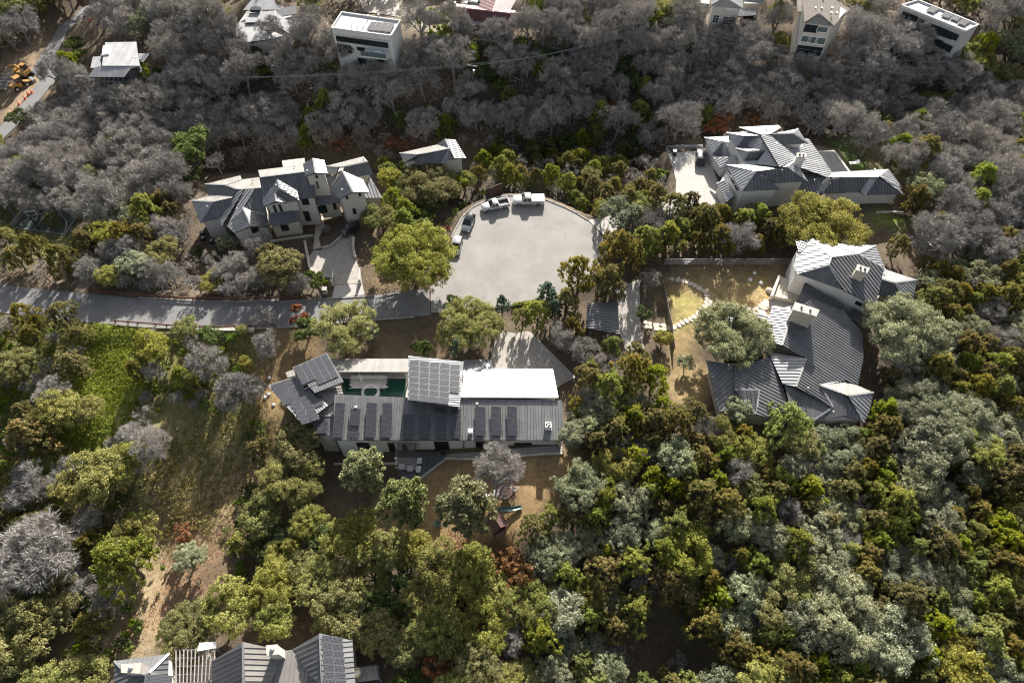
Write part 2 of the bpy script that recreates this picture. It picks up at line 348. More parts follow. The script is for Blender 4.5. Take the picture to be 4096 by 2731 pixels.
def _idw(x, y):
    x = np.asarray(x, float); y = np.asarray(y, float); num = 0.0; den = 0.0
    for c in _cw:
        w = 1.0 / ((x - c[0]) ** 2 + (y - c[1]) ** 2 + 12.0) ** 1.6
        num = num + w * c[2]; den = den + w
    z = num / den
    z = z + .25 * np.sin(x * .31 + 1.3 * np.sin(y * .17)) * np.cos(y * .27) * 1.0
    return z
def sdist(poly, x, y):                               # signed distance to a plan polygon (negative inside), vectorised
    x = np.asarray(x, float); y = np.asarray(y, float)
    d = np.full(x.shape, 1e9); ins = np.zeros(x.shape, bool); n = len(poly)
    for i in range(n):
        ax, ay = poly[i][0], poly[i][1]; bx, by = poly[(i + 1) % n][0], poly[(i + 1) % n][1]
        ex, ey = bx - ax, by - ay; L = ex * ex + ey * ey + 1e-12
        t = np.clip(((x - ax) * ex + (y - ay) * ey) / L, 0, 1)
        d = np.minimum(d, np.hypot(x - ax - t * ex, y - ay - t * ey))
        c = ((ay > y) != (by > y)) & (x < (bx - ax) * (y - ay) / (by - ay + 1e-12) + ax); ins ^= c
    return np.where(ins, -d, d)
FLAT = []                                            # (plan outline, height, falloff)
def T(x, y):
    z = _idw(x, y)
    for poly, h, fo in FLAT:
        s = sdist(poly, x, y); w = np.clip(1 - np.maximum(s - .6, 0) / fo, 0, 1); w = w * w * (3 - 2 * w)
        z = z * (1 - w) + h * w
    return z
_gx, _gy = np.arange(-190, 190.1, .8), np.arange(-10, 250.1, .8); _tab = None
def Tz(x, y):                                        # quick look-up in a fine table of T
    global _tab
    if not (-189 < x < 189 and -9 < y < 249): return float(T(np.array([x]), np.array([y]))[0])
    if _tab is None or _tab[0] != len(FLAT): _tab = (len(FLAT), T(*np.meshgrid(_gx, _gy)).tolist())
    u, v = (x + 190) / .8, (y + 10) / .8; i, j = int(u), int(v); a, b = u - i, v - j; t = _tab[1]
    return (t[j][i] * (1 - a) + t[j][i + 1] * a) * (1 - b) + (t[j + 1][i] * (1 - a) + t[j + 1][i + 1] * a) * b
def G(uv):                                           # where a line of sight meets the ground
    z = 0.0
    for _ in range(6): p = P(uv, z); z = .4 * z + .6 * Tz(p.x, p.y)
    return P(uv, z)
def outline(zf, pts, z=0.0): return [P(zf(a, b), z) for a, b in pts]

CULDESAC = outline(zV, [(275,760),(285,660),(330,560),(400,440),(500,345),(600,292),(740,245),(870,222),(1040,218),(1210,245),(1340,295),(1460,345),(1580,405),(1700,478),(1790,560),(1850,640),(1890,760),(1860,900),(1720,1050),(1520,1190),(1320,1285),(1190,1315),(900,1362),(640,1385),(420,1395),(200,1438),(60,1440),(60,1165),(180,1090),(250,950)])
ROAD = outline(zR, [(-700,610),(-300,665),(0,702),(400,747),(700,772),(1000,802),(1400,826),(1700,832),(2000,822),(2300,806),(2700,780),(3000,742),(3105,735),(3115,925),(3000,932),(2600,962),(2130,1003),(2000,1012),(1600,1026),(1130,1008),(830,988),(740,986),(340,948),(0,905),(-300,880),(-700,830)])
LDRIVE = outline(zC, [(1195,1075),(1205,1130),(1235,1220),(1330,1250),(1425,1262),(1432,1318),(1678,1308),(1660,1200),(1615,1085),(1605,930),(1590,850),(1540,850),(1470,920),(1400,980),(1330,1005),(1240,1015)])
LAPRON = outline(zC, [(1432,1322),(1405,1440),(1700,1408),(1678,1312)])
NDRIVE = outline(zB, [(1060,60),(1200,85),(1330,62),(1370,75),(1840,545),(1690,620),(1640,655),(1600,470),(1000,470),(930,420),(1000,150)], .1)
EDRIVE = outline(zG, [(1020,120),(1250,40),(1255,400),(1295,690),(1260,760),(1120,660),(1065,500),(1050,200)], .1)
NEDRIVE = outline(zN, [(150,348),(470,325),(540,480),(600,640),(660,800),(420,790),(240,830),(200,880),(20,870),(90,780),(215,720),(225,590),(195,470)], .1)
NELINK = outline(zV, [(1705,470),(1890,440),(2100,380),(2230,330),(2260,420),(2100,520),(1880,640),(1795,560)], 0)
UPROAD = outline(zL, [(-300,1500),(0,1330),(240,1060),(420,830),(330,740),(480,500),(620,280),(900,60),(1000,60),(700,330),(560,640),(690,740),(480,960),(260,1230),(0,1480),(-200,1640)], 1.0)
COURT = outline(zR, [(95,292),(245,112),(600,165),(480,345)], -2.2)
FLAT += [(CULDESAC, 0, 3.5), (ROAD, 0, 4), (LDRIVE, 0, 3), (LAPRON, 0, 3), (NDRIVE, .1, 3), (EDRIVE, .1, 2.5), (NEDRIVE, .1, 3), (NELINK, 0, 3), (COURT, -2.2, 3), (UPROAD, 1.0, 6)]

def axis(lo, hi, step, far):
    a = list(np.arange(lo, hi + .01, step)); d = step; x = lo; y = hi; left, right = [], []
    while x > -far: d *= 1.5; x -= d; left.append(x)
    d = step
    while y < far: d *= 1.5; y += d; right.append(y)
    return np.array(left[::-1] + a + right)
gx, gy = axis(-150, 150, 1.1, 2500), axis(2, 200, 1.1, 2500)
X, Y = np.meshgrid(gx, gy); ZZ = T(X, Y)
_rn = np.random.RandomState(3)
def vnoise(x, y, s, seed=0):                         # value noise on a lattice
    r = np.random.RandomState(seed).rand(64, 64); u, v = x / s, y / s; i, j = np.floor(u).astype(int), np.floor(v).astype(int); a, b = u - i, v - j
    a = a * a * (3 - 2 * a); b = b * b * (3 - 2 * b); g = lambda p, q: r[p % 64, q % 64]
    return (g(i, j) * (1 - a) + g(i + 1, j) * a) * (1 - b) + (g(i, j + 1) * (1 - a) + g(i + 1, j + 1) * a) * b
ZZ = ZZ + (vnoise(X, Y, 2.6, 1) - .5) * .18 * np.clip((sdist(CULDESAC, X, Y)) / 3, 0, 1)
for poly, h, fo in FLAT:
    ZZ = np.where(sdist(poly, X, Y) < 1.3, np.minimum(ZZ, h - .09), ZZ)
# cover of the ground: litter, grass, dry lawn (what grows or lies there)
wob = (vnoise(X, Y, 3.1, 5) - .5) * 3.5 + (vnoise(X, Y, 1.3, 6) - .5) * 1.6
base = np.array([.115, .088, .064]) * np.ones(X.shape + (1,)); t = vnoise(X, Y, 7, 8)[..., None]
base = base * (.75 + .5 * t)
ZONES = []
def zone(pts, col, soft=2.0, amt=1.0, zf=zD, wobble=1.0):
    global base
    poly = [G(zf(a, b)) for a, b in pts]; s = sdist(poly, X, Y) + wob * wobble
    w = (np.clip(.5 - s / (2 * soft), 0, 1) * amt)[..., None]; base = base * (1 - w) + np.array(col) * w
    ZONES.append(poly); return poly
zone([(-80,700),(640,750),(650,1000),(600,1120),(420,1150),(-80,1150)], (.20, .185, .08), 4, .9)
GREEN1 = zone([(225,745),(330,755),(350,830),(330,900),(265,960),(235,1030),(110,1060),(60,1010),(120,930),(185,860),(180,770)], (.22, .25, .055), 3)
zone([(0,690),(120,730),(170,900),(60,990),(0,960)], (.17, .19, .05), 4, .7)
zone([(330,1000),(640,1000),(600,1150),(420,1300),(300,1560),(100,1560),(330,1150)], (.34, .275, .17), 4, .9)
zone([(420,1240),(520,1260),(460,1400),(360,1420)], (.33, .23, .15), 3, .8)
TAN1 = zone([(615,745),(700,755),(740,830),(690,870),(640,980),(590,1000),(570,900)], (.26, .18, .095), 2, .9)
LAWN = zone([(940,1105),(1010,1055),(1290,1040),(1330,1050),(1300,1120),(1240,1180),(1180,1240),(1060,1270),(960,1240),(870,1200),(880,1120)], (.345, .235, .12), 1.2, 1, wobble=.35)
TAN2 = zone([(1530,640),(1640,610),(1790,620),(1790,690),(1770,740),(1600,790),(1640,880),(1600,950),(1540,900),(1545,760)], (.34, .25, .13), 2, .9)
zone([(1540,675),(1620,680),(1600,740),(1550,745)], (.33, .29, .10), 2, .8)
zone([(1680,630),(1780,625),(1770,700),(1690,690)], (.36, .27, .13), 2, .7)
zone([(850,560),(1060,500),(1040,660),(850,660)], (.19, .135, .085), 3, .8)
zone([(1120,370),(1420,400),(1380,470),(1300,445),(1160,430)], (.16, .16, .05), 3, .7)
zone([(60,440),(240,440),(230,480),(60,520),(20,560),(20,470)], (.16, .20, .04), 4, .85)
zone([(0,530),(200,540),(140,600),(0,600)], (.17, .19, .06), 4, .7)
NLAWN = zone([(1895,315),(1950,330),(2000,390),(1960,395)], (.11, .19, .04), 1.2, 1, wobble=.3)
zone([(1930,300),(2050,320),(2090,420),(2030,400),(1990,360)], (.24, .24, .09), 3, .9)
zone([(2010,490),(2120,500),(2110,520),(2010,515)], (.20, .27, .05), 2, 1)
zone([(1640,1340),(1960,1300),(1990,1400),(1850,1450),(1650,1420)], (.30, .215, .11), 3, .8)
zone([(820,780),(1000,790),(1010,815),(780,820)], (.14, .10, .06), 2, .8)
zone([(0,170),(90,90),(120,190),(40,260),(0,300)], (.33, .24, .16), 3, .8)
zone([(1050,1250),(1140,1260),(1160,1320),(1060,1330)], (.27, .17, .10), 2, .7)
zone([(1090,1340),(1180,1350),(1140,1480),(1050,1470)], (.29, .185, .11), 3, .7)
zone([(870,0),(1000,0),(1000,70),(900,60)], (.3, .26, .21), 3, .8)
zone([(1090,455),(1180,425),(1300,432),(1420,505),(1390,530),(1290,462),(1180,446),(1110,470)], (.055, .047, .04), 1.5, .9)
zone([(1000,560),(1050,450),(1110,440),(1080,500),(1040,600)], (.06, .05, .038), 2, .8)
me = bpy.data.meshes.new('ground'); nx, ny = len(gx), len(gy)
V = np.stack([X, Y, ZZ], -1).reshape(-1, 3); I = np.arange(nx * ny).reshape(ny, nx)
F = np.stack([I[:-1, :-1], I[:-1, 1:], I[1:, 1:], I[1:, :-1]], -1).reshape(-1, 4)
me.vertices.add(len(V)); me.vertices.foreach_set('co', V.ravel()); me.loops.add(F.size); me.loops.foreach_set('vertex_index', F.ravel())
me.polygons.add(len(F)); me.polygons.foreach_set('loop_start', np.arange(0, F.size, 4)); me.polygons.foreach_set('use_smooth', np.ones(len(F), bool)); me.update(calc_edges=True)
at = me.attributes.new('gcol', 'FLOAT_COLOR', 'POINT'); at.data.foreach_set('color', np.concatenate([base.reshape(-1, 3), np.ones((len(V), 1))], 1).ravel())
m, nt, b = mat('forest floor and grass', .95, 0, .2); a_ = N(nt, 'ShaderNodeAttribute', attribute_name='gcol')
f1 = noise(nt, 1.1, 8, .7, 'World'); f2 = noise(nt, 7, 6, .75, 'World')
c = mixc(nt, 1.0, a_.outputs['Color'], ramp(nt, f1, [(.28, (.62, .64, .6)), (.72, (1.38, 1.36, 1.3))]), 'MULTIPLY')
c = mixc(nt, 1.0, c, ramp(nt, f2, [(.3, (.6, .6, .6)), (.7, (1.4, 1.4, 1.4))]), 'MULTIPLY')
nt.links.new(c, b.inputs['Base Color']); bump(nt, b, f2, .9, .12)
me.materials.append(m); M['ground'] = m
ground = link(bpy.data.objects.new('ground', me)); ground['kind'] = 'structure'

# ------------------------------------------------------------------ roads and drives (flat sheets, kerbs)
def sheet(name, poly, z, m, t=.05):
    mb = MB(); vs = [Vector((p[0], p[1], z)) for p in poly]; mb.slab(vs, t); o = mb.build(name, m); o['kind'] = 'structure'; return o
sheet('cul_de_sac', CULDESAC, .012, M['court_asphalt']); sheet('road', ROAD, .004, M['road_asphalt'])
sheet('driveway', LDRIVE, .008, M['drive']); sheet('driveway_apron', LAPRON, .016, M['concrete']); sheet('driveway', NDRIVE, .108, M['drive'])
sheet('driveway', EDRIVE, .108, M['drive']); sheet('driveway', NEDRIVE, .108, M['concrete']); sheet('driveway', NELINK, .02, M['concrete']); sheet('road', UPROAD, 1.01, M['road_asphalt'])
def kerb(poly, i0, i1, name='kerb', m='kerb', w=.28, h=.13, off=.16, z=0):
    mb = MB(); n = len(poly); c = sum((Vector(p) for p in poly), Vector()) / n; pts = [Vector(poly[i % n]) for i in range(i0, i1 + 1)]
    for a, b in zip(pts[:-1], pts[1:]):
        d = (b - a).normalized(); nrm = Vector((-d.y, d.x, 0))
        if nrm.dot((a + b) / 2 - c) < 0: nrm = -nrm
        mb.bar(a + nrm * off + Vector((0, 0, z + h / 2 - .02)), b + nrm * off + Vector((0, 0, z + h / 2 - .02)) + d * .1, w, h + .04)
    o = mb.build(name, M[m]); o['kind'] = 'structure'; return o
kerb(CULDESAC, 1, 13); kerb(CULDESAC, 19, 25); kerb(ROAD, 5, 10); kerb(ROAD, 14, 20)

# ------------------------------------------------------------------ house kit
FOOT = []                                            # plan outlines trees keep out of
def pt(zf): return lambda x, y, z: (zf(x, y), z)
A_, B_, C_, N_, E_, F_, T_, U_, L_ = (pt(f) for f in (zA, zB, zC, zN, zE, zF, zT, zU, zL))
def fitplane(pts):                                   # z = a + bx + cy through the surveyed corners
    W = np.array([[*P(uv, z)] for uv, z in pts]); Aa = np.c_[np.ones(len(W)), W[:, 0], W[:, 1]]
    k, *_ = np.linalg.lstsq(Aa, W[:, 2], rcond=None); return k
def onplane(uv, k, up=0.0):
    d = ray(uv); t = (k[0] + up - CAM_H) / (d.z - k[1] * d.x - k[2] * d.y)
    return Vector((d.x * t, d.y * t, CAM_H + d.z * t))
def clip(poly, ax, s, sign):
    out = []
    for i in range(len(poly)):
        a, b = poly[i], poly[(i + 1) % len(poly)]; da, db = (a.dot(ax) - s) * sign, (b.dot(ax) - s) * sign
        if da >= 0: out.append(a)
        if (da >= 0) != (db >= 0): out.append(a + (b - a) * (da / (da - db)))
    return out
class House:
    def __init__(s, name, uv, label, cat='house', z=None):
        p = G(uv) if z is None else P(uv, z); s.o = p; s.root = thing(name, p, label, cat); s.edges = {}; s.n = 0; s.extra = MB(p)
    def face(s, pts, m='roof_dark', seam=.6, rib=.085, flow=None, thick=.2, plane=None, name='roof_slope', lab=None):
        k = fitplane(pts) if plane is None else plane
        w = [onplane(uv, k) for uv, z in pts]; n = poly_normal(w)
        if n.z < 0: w = w[::-1]; n = -n
        g = Vector((0, 0, -1)) - n * Vector((0, 0, -1)).dot(n)
        if flow is not None: f = Vector((*flow, 0)); g = f - n * f.dot(n)
        if g.length < .02: g = Vector((0, 1, 0)) - n * n.y
        g.normalize(); ax = n.cross(g).normalized()
        mb = MB(s.o); mb.slab([p for p in w], thick); deck = mb.build(name, M['trim'] if seam else M[m], s.root)
        if lab: deck['label'] = lab
        c = (pts[0][0], [pp for pp in w])
        for i in range(len(pts)):
            a, b2 = pts[i][0], pts[(i + 1) % len(pts)][0]
            key = tuple(sorted([(round(a[0] / 3), round(a[1] / 3)), (round(b2[0] / 3), round(b2[1] / 3))]))
            s.edges.setdefault(key, []).append((onplane(a, k), onplane(b2, k), n))
        if not seam: return k
        lo = min(p.dot(ax) for p in w); hi = max(p.dot(ax) for p in w); cnt = max(1, int(round((hi - lo) / seam))); st = (hi - lo) / cnt
        for i in range(cnt):
            q = clip(clip(w, ax, lo + i * st, 1), ax, lo + (i + 1) * st, -1)
            if len(q) < 3: continue
            ar = sum(((q[j] - q[0]).cross(q[j + 1] - q[0])).dot(n) for j in range(1, len(q) - 1)) / 2
            if ar < .05: continue
            mb = MB(s.o); up = n * .03; kq = len(q)
            mb.add([p + up for p in q] + [p for p in q], [tuple(range(kq))] + [(j, kq + j, kq + (j + 1) % kq, (j + 1) % kq) for j in range(kq)])
            if i:
                sv = lo + i * st; ts = []
                for j in range(len(w)):
                    a, b2 = w[j], w[(j + 1) % len(w)]; da, db = a.dot(ax) - sv, b2.dot(ax) - sv
                    if (da >= 0) != (db >= 0): ts.append(a + (b2 - a) * (da / (da - db)))
                ts.sort(key=lambda p: p.dot(g))
                for a, b2 in zip(ts[0::2], ts[1::2]): mb.bar(a + n * (.03 + rib / 2), b2 + n * (.03 + rib / 2), .055, rib, up=n)
            mb.build('roof_panel', M[m], deck); s.n += 1
        return k
    def finish(s, m='roof_grey'):
        for key, e in s.edges.items():
            if len(e) < 2: continue
            (a, b2, n1), (c, d, n2) = e[0], e[1]
            if (a - c).length > (a - d).length: c, d = d, c
            if (a - c).length > 1.2 or (b2 - d).length > 1.2: continue
            up = (n1 + n2).normalized(); a2, b3 = (a + c) / 2 + up * .08, (b2 + d) / 2 + up * .08
            MB(s.o).bar(a2, b3, .28, .08, up=up).build('ridge_cap', M[m], s.root)
    def walls(s, pts, base, m='stucco', inset=.45, name='wall', top=None, lab=None, foot=True):
        w = [P(uv, z) for uv, z in pts]; c = sum(w, Vector()) / len(w); q = []
        n = len(w); area = sum(w[i].x * w[(i + 1) % n].y - w[(i + 1) % n].x * w[i].y for i in range(n)); sg = 1 if area > 0 else -1
        for i in range(n):
            a, b2, d = w[i - 1], w[i], w[(i + 1) % n]; e1 = (b2 - a).xy.normalized(); e2 = (d - b2).xy.normalized()
            n1 = Vector((-e1.y, e1.x)) * sg; n2 = Vector((-e2.y, e2.x)) * sg; bi = (n1 + n2); l = max(.4, bi.length_squared / 2)
            q.append(b2.xy + bi * (inset / l) if True else b2.xy)
        t = min(p.z for p in w) - .06 if top is None else top
        o = MB(s.o).prism([(p.x, p.y) for p in q], base, t).build(name, M[m], s.root)
        if lab: o['label'] = lab
        if foot: FOOT.append([(p.x, p.y) for p in q])
        return [Vector((p.x, p.y, t)) for p in q]
    def gable(s, pts, m='stucco', t=.25):            # upright wall piece through given corners (uv, z)
        w = [P(uv, z) for uv, z in pts]; n = poly_normal(w); n = n if n.y < 0 else -n
        kk = len(w); o = MB(s.o).add([p for p in w] + [p - n * t for p in w], [tuple(range(kk)), tuple(range(kk, 2 * kk))[::-1]] + [(i, (i + 1) % kk, kk + (i + 1) % kk, kk + i) for i in range(kk)])
        return o.build('gable_wall', M[m], s.root)
    def window(s, A, B, uv0, uv1, mull=(1, 0), frame='trim', glass='glass', name='window', fw=.09, out=.06):
        p, q = PW(uv0, A, B), PW(uv1, A, B); d = (B - A); d.z = 0; d.normalize(); nn = Vector((d.y, -d.x, 0))
        if nn.dot(Vector((0, 0, CAM_H)) - A) < 0: nn = -nn
        u0, u1 = sorted(((p - A).dot(d), (q - A).dot(d))); z0, z1 = sorted((p.z, q.z)); a0 = Vector((A.x, A.y, 0))
        pos = lambda u, z, o=0.0: a0 + d * u + nn * o + Vector((0, 0, z))
        mb = MB(s.o)
        for (ua, za, ub, zb) in ((u0, z0, u1, z0), (u0, z1, u1, z1), (u0, z0, u0, z1), (u1, z0, u1, z1)): mb.bar(pos(ua, za, out / 2 + .01), pos(ub, zb, out / 2 + .01), fw, out + .04, up=nn)
        w = mb.build(name, M[frame], s.root)
        MB(s.o).box((pos(u0, z0, .02) + pos(u1, z1, .02)) / 2, (u1 - u0, .05, z1 - z0), math.atan2(d.y, d.x)).build('pane', M[glass], w)
        for i in range(1, mull[0] + 1):
            u = u0 + (u1 - u0) * i / (mull[0] + 1); MB(s.o).bar(pos(u, z0, .05), pos(u, z1, .05), .06, .05, up=nn).build('mullion', M[frame], w)
        for i in range(1, mull[1] + 1):
            z = z0 + (z1 - z0) * i / (mull[1] + 1); MB(s.o).bar(pos(u0, z, .05), pos(u1, z, .05), .06, .05, up=nn).build('mullion', M[frame], w)
        return w
    def chimney(s, pts, z0, z1, m='stone', cap='concrete', name='chimney', flue=True):
        w = [P(uv, z1) for uv in pts]; mb = MB(s.o).prism([(p.x, p.y) for p in w], z0, z1 - .14); ch = mb.build(name, M[m], s.root)
        c = sum(w, Vector()) / len(w); MB(s.o).prism([tuple((c + (p - c) * 1.12).xy) for p in w], z1 - .14, z1).build('chimney_cap', M[cap], ch)
        if flue:
            e = (w[1] - w[0]); 
            for k in ((.3, .7) if e.length > 1.6 else (.5,)):
                f = c + e * (k - .5); MB(s.o).tube([f + Vector((0, 0, -.05)), f + Vector((0, 0, .28))], .16, 8).build('flue', M['black'], ch)
    def vent(s, uv, z, h=.5, r=.08, m='steel'):
        p = P(uv, z); MB(s.o).tube([p, p + Vector((0, 0, h)), p + Vector((0, 0, h + .02))], [r, r, r * 1.5], 7).build('vent_pipe', M[m], s.root)

def solar_array(label, uvs, plane, cols, rows, lift=.28, skip=(), group=None):
    tl, tr, br, bl = (onplane(uv, plane, lift) for uv in uvs); c = (tl + tr + br + bl) / 4
    root = thing('solar_array', c - Vector((0, 0, lift)), label, 'solar panels', group)
    at2 = lambda u, v: (tl * (1 - u) + tr * u) * (1 - v) + (bl * (1 - u) + br * u) * v
    ex = ((tr - tl) + (br - bl)).normalized(); n = ex.cross((tl - bl) + (tr - br)).normalized(); n = n if n.z > 0 else -n; ey = n.cross(ex)
    Rm = Matrix((ex, ey, n)).transposed().to_4x4(); o = c - Vector((0, 0, lift)); me = None
    w = ((tr - tl).length + (br - bl).length) / 2 / cols - .025; h = ((tl - bl).length + (tr - br).length) / 2 / rows - .025
    for i in range(cols):
        for j in range(rows):
            if (i, j) in skip: continue
            p = at2((i + .5) / cols, (j + .5) / rows)
            if me is None:
                mb = MB(); mb.box((0, 0, 0), (w, h, .045)); mf = mb.mesh('solar_panel', M['alu'])
                mb = MB(); mb.box((0, 0, .026), (w - .06, h - .06, .012)); me = mb.mesh('cells', M['solar'])
            pn = link(bpy.data.objects.new('solar_panel', mf), root); pn.matrix_local = Matrix.Translation(p - o) @ Rm
            ce = link(bpy.data.objects.new('cells', me), pn)
    for v in ([.12, .88] if rows < 3 else [.08, .36, .64, .92]):
        a, b2 = at2(-.02, v) - o - n * .06, at2(1.02, v) - o - n * .06; MB().bar(a, b2, .05, .05, up=n).build('rail', M['alu'], root)
        for e in (.1, .9): q = at2(e, v) - o - n * .06; MB().bar(q, q - n * (lift - .08), .05).build('rail_foot', M['alu'], root)
    return root
# ------------------------------------------------------------------ main house by the cul-de-sac
H = House('modern_house', zA(1400, 1100), 'long charcoal metal roofed modern house with rows of solar panels and courtyard pool', z=-.2)
kS = H.face([A_(940,1310,3.0), B_(1725,1200,3.0), B_(1690,785,4.3), B_(620,770,4.3), A_(1755,825,4.35), A_(965,790,4.5)], 'roof_mid', .42, .09)
kN = H.face([B_(545,745,4.55), B_(1655,750,4.55), B_(1597,458,2.5), B_(968,458,2.5), B_(958,358,1.85), B_(660,362,1.85), B_(668,680,4.1)], 'roof_grey', .42, .05)
kW = H.face([B_(88,322,5.5), B_(664,385,5.5), B_(625,855,6.5), B_(82,790,6.5)], 'roof_grey', .42, .07, flow=(1, 0))
kG = H.face([A_(900,383,2.9), A_(1805,385,2.9), A_(1805,535,3.2), A_(1000,535,3.2)], 'roof_tan', .45, .05)
kL1 = H.face([A_(480,485,4.3), A_(877,318,4.3), A_(1068,645,4.9), A_(740,775,4.9)], 'roof_dark', .42, .07)
kL2 = H.face([A_(205,690,3.5), A_(520,585,3.5), A_(895,915,4.1), A_(600,1135,4.1)], 'roof_grey', .42, .07)
H.face([A_(405,540,3.0), A_(500,505,3.0), A_(520,575,3.1), A_(430,600,3.1)], 'roof_tan', .42, .04)
H.face([A_(780,765,3.7), A_(1035,690,3.5), A_(1066,788,3.4), A_(966,880,3.4), A_(880,925,3.5)], 'roof_tan', .45, .06, flow=(1, .15))
H.face([A_(690,1040,3.0), A_(962,872,3.3), A_(947,1042,3.0)], 'roof_tan', .4, .03)
H.face([A_(700,1048,2.9), A_(945,1048,2.9), A_(940,1262,2.5), A_(738,1252,2.5)], 'roof_dark', .42, .06)
sw = H.walls([A_(940,1310,3.0), B_(1725,1200,3.0), B_(1690,785,3.0), A_(965,790,3.0)], -6, 'stucco_white', .4, top=2.85)
H.walls([B_(600,730,2.4), B_(1655,730,2.4), B_(1600,470,2.4), B_(640,470,2.4)], -1, 'stucco', .35, top=2.36)
H.walls([B_(150,360,5.2), B_(620,400,5.2), B_(590,760,5.2), B_(130,720,5.2)], 0, 'stucco', .5, top=5.25, lab='pale clerestory wall under the raised solar roof')
H.walls([A_(540,520,4.2), A_(850,385,4.2), A_(1020,640,4.2), A_(745,740,4.2)], -2, 'stucco', .3, top=4.1)
H.walls([A_(270,720,3.3), A_(520,630,3.3), A_(870,915,3.3), A_(600,1110,3.3)], -7, 'stucco_grey', .35, top=3.2)
H.walls([A_(730,1055,2.4), A_(945,1055,2.4), A_(940,1250,2.4), A_(750,1245,2.4)], -6, 'stucco', .1, top=2.3)
for x in (1010, 1240, 1780):
    p = P(zA(x, 530), 3.0); H_o = MB(H.o).box((p.x, p.y - .1, 1.5), (.25, .25, 2.8)).build('gallery_post', M['stucco'], H.root)
gb = P(zA(1008, 500), 2.8); ge = P(zA(1790, 500), 2.8)
MB(H.o).box(((gb.x + ge.x) / 2, gb.y + 1.2, 1.35), (ge.x - gb.x, .25, 2.7)).build('garden_wall', M['stucco'], H.root)
pa, pb = P(zB(1655, 750), 4.5), P(zB(1690, 785), 4.2)
SA, SB = sw[0], sw[1]
if SA.y > 46.5: SA, SB = sw[2], sw[3]
SA, SB = Vector((min(p.x for p in sw), min(p.y for p in sw), 0)), Vector((max(p.x for p in sw), min(p.y for p in sw), 0))
for a, b2, mu in (((280,156),(410,214),(1,1)), ((560,158),(640,238),(0,0)), ((976,146),(1115,216),(0,0)), ((1350,146),(1440,232),(1,1)), ((1697,158),(1767,188),(0,0)), ((1778,158),(1848,188),(0,0)), ((178,288),(250,305),(0,0))):
    H.window(SA, SB, zS(*a), zS(*b2), mu)
H.window(SA, SB, zS(688,176), zS(745,244), (0, 0), name='door')
MB(H.o).bar(PW(zS(1245,140), SA, SB) + Vector((0, -.1, .2)), PW(zS(1240,255), SA, SB) + Vector((0, -.1, 0)), .1).build('downpipe', M['trim'], H.root)
MB(H.o).bar(P(zA(940,1312), 2.95), P(zB(1725,1203), 2.95), .14, .14).build('gutter', M['trim'], H.root)
MB(H.o).bar(P(zB(545,752), 4.58), P(zB(1655,757), 4.58), .2, .1).build('ridge_cap', M['roof_grey'], H.root)
FOOT.append([tuple(P(zA(*q), 0).xy) for q in ((400,540),(880,300),(1010,370),(1810,370),(1810,840),(950,1320),(600,1200),(200,700))])
H.vent(zA(1212, 940), 4.3, .3, .16); H.vent(zB(680, 1000), 4.0, 1.4, .03, 'black'); H.vent(zB(806, 830), 4.1, .35, .16, 'roof_grey'); H.vent(zB(1698, 760), 3.0, 1.8, .03, 'white_paint'); H.vent(zA(880, 1110), 2.8, 1.6, .03, 'black')
H.finish()
_s = 'solar strip on the long dark roof, '
for i, (zf, a, b2, c, d, n, tx) in enumerate([
  (zA,(970,880),(1088,890),(1060,1290),(943,1280),6,'leftmost of the long strips'), (zA,(1143,943),(1265,955),(1250,1152),(1133,1145),3,'short one above a gap, second from the left'),
  (zA,(1130,1210),(1253,1220),(1248,1287),(1127,1283),1,'single panel below the gap of the second strip'), (zA,(1330,880),(1447,890),(1437,1290),(1313,1280),6,'long strip right of the gapped one'),
  (zA,(1508,880),(1626,890),(1617,1290),(1497,1280),6,'last long strip left of the shaded part'), (zA,(1742,1012),(1862,1022),(1860,1290),(1740,1280),4,'short strip lying wholly in the shade'),
  (zB,(197,928),(305,935),(303,1185),(193,1178),4,'short strip half in the shade'), (zB,(365,870),(472,877),(472,1185),(362,1178),5,'strip with a shaded top panel'),
  (zB,(530,868),(637,877),(640,1187),(530,1180),5,'strip under the corner of the raised roof'), (zB,(785,848),(890,853),(900,1160),(790,1152),5,'first of three strips beside the white box'),
  (zB,(950,845),(1055,850),(1068,1160),(958,1152),5,'middle one of the right hand three'), (zB,(1117,845),(1222,852),(1235,1162),(1128,1152),5,'rightmost of all')]):
    solar_array(_s + tx, [zf(*a), zf(*b2), zf(*c), zf(*d)], kS, 1, n, .5, group='solar strips on the long roof')
solar_array('two panel solar array on the low roof left of the long roof', [zA(770,1095), zA(893,1100), zA(885,1240), zA(765,1235)], fitplane([A_(700,1048,2.9), A_(945,1048,2.9), A_(940,1262,2.5), A_(738,1252,2.5)]), 1, 2, .4)
solar_array('large glinting solar array covering the raised roof beside the pool', [zB(97,362), zB(630,416), zB(615,838), zB(92,782)], kW, 5, 7, .16, skip=((4, 5), (4, 6)))
solar_array('dark solar array tilted on the upper pavilion roof left of the gallery', [zA(492,486), zA(873,326), zA(1010,585), zA(640,745)], kL1, 5, 4, .16, skip=((0, 3), (1, 3)))
solar_array('pale solar array on the far left roof of the modern house, upper block', [zA(238,683), zA(505,597), zA(690,835), zA(378,915)], kL2, 2, 6, .16)
solar_array('pale solar array on the far left roof of the modern house, lower block', [zA(445,898), zA(690,838), zA(790,1070), zA(612,1132)], kL2, 2, 5, .162)
solar_array('narrow solar array beside the pale blocks on the far left roof', [zA(600,700), zA(700,668), zA(850,900), zA(725,950)], kL2, 1, 5, .164)

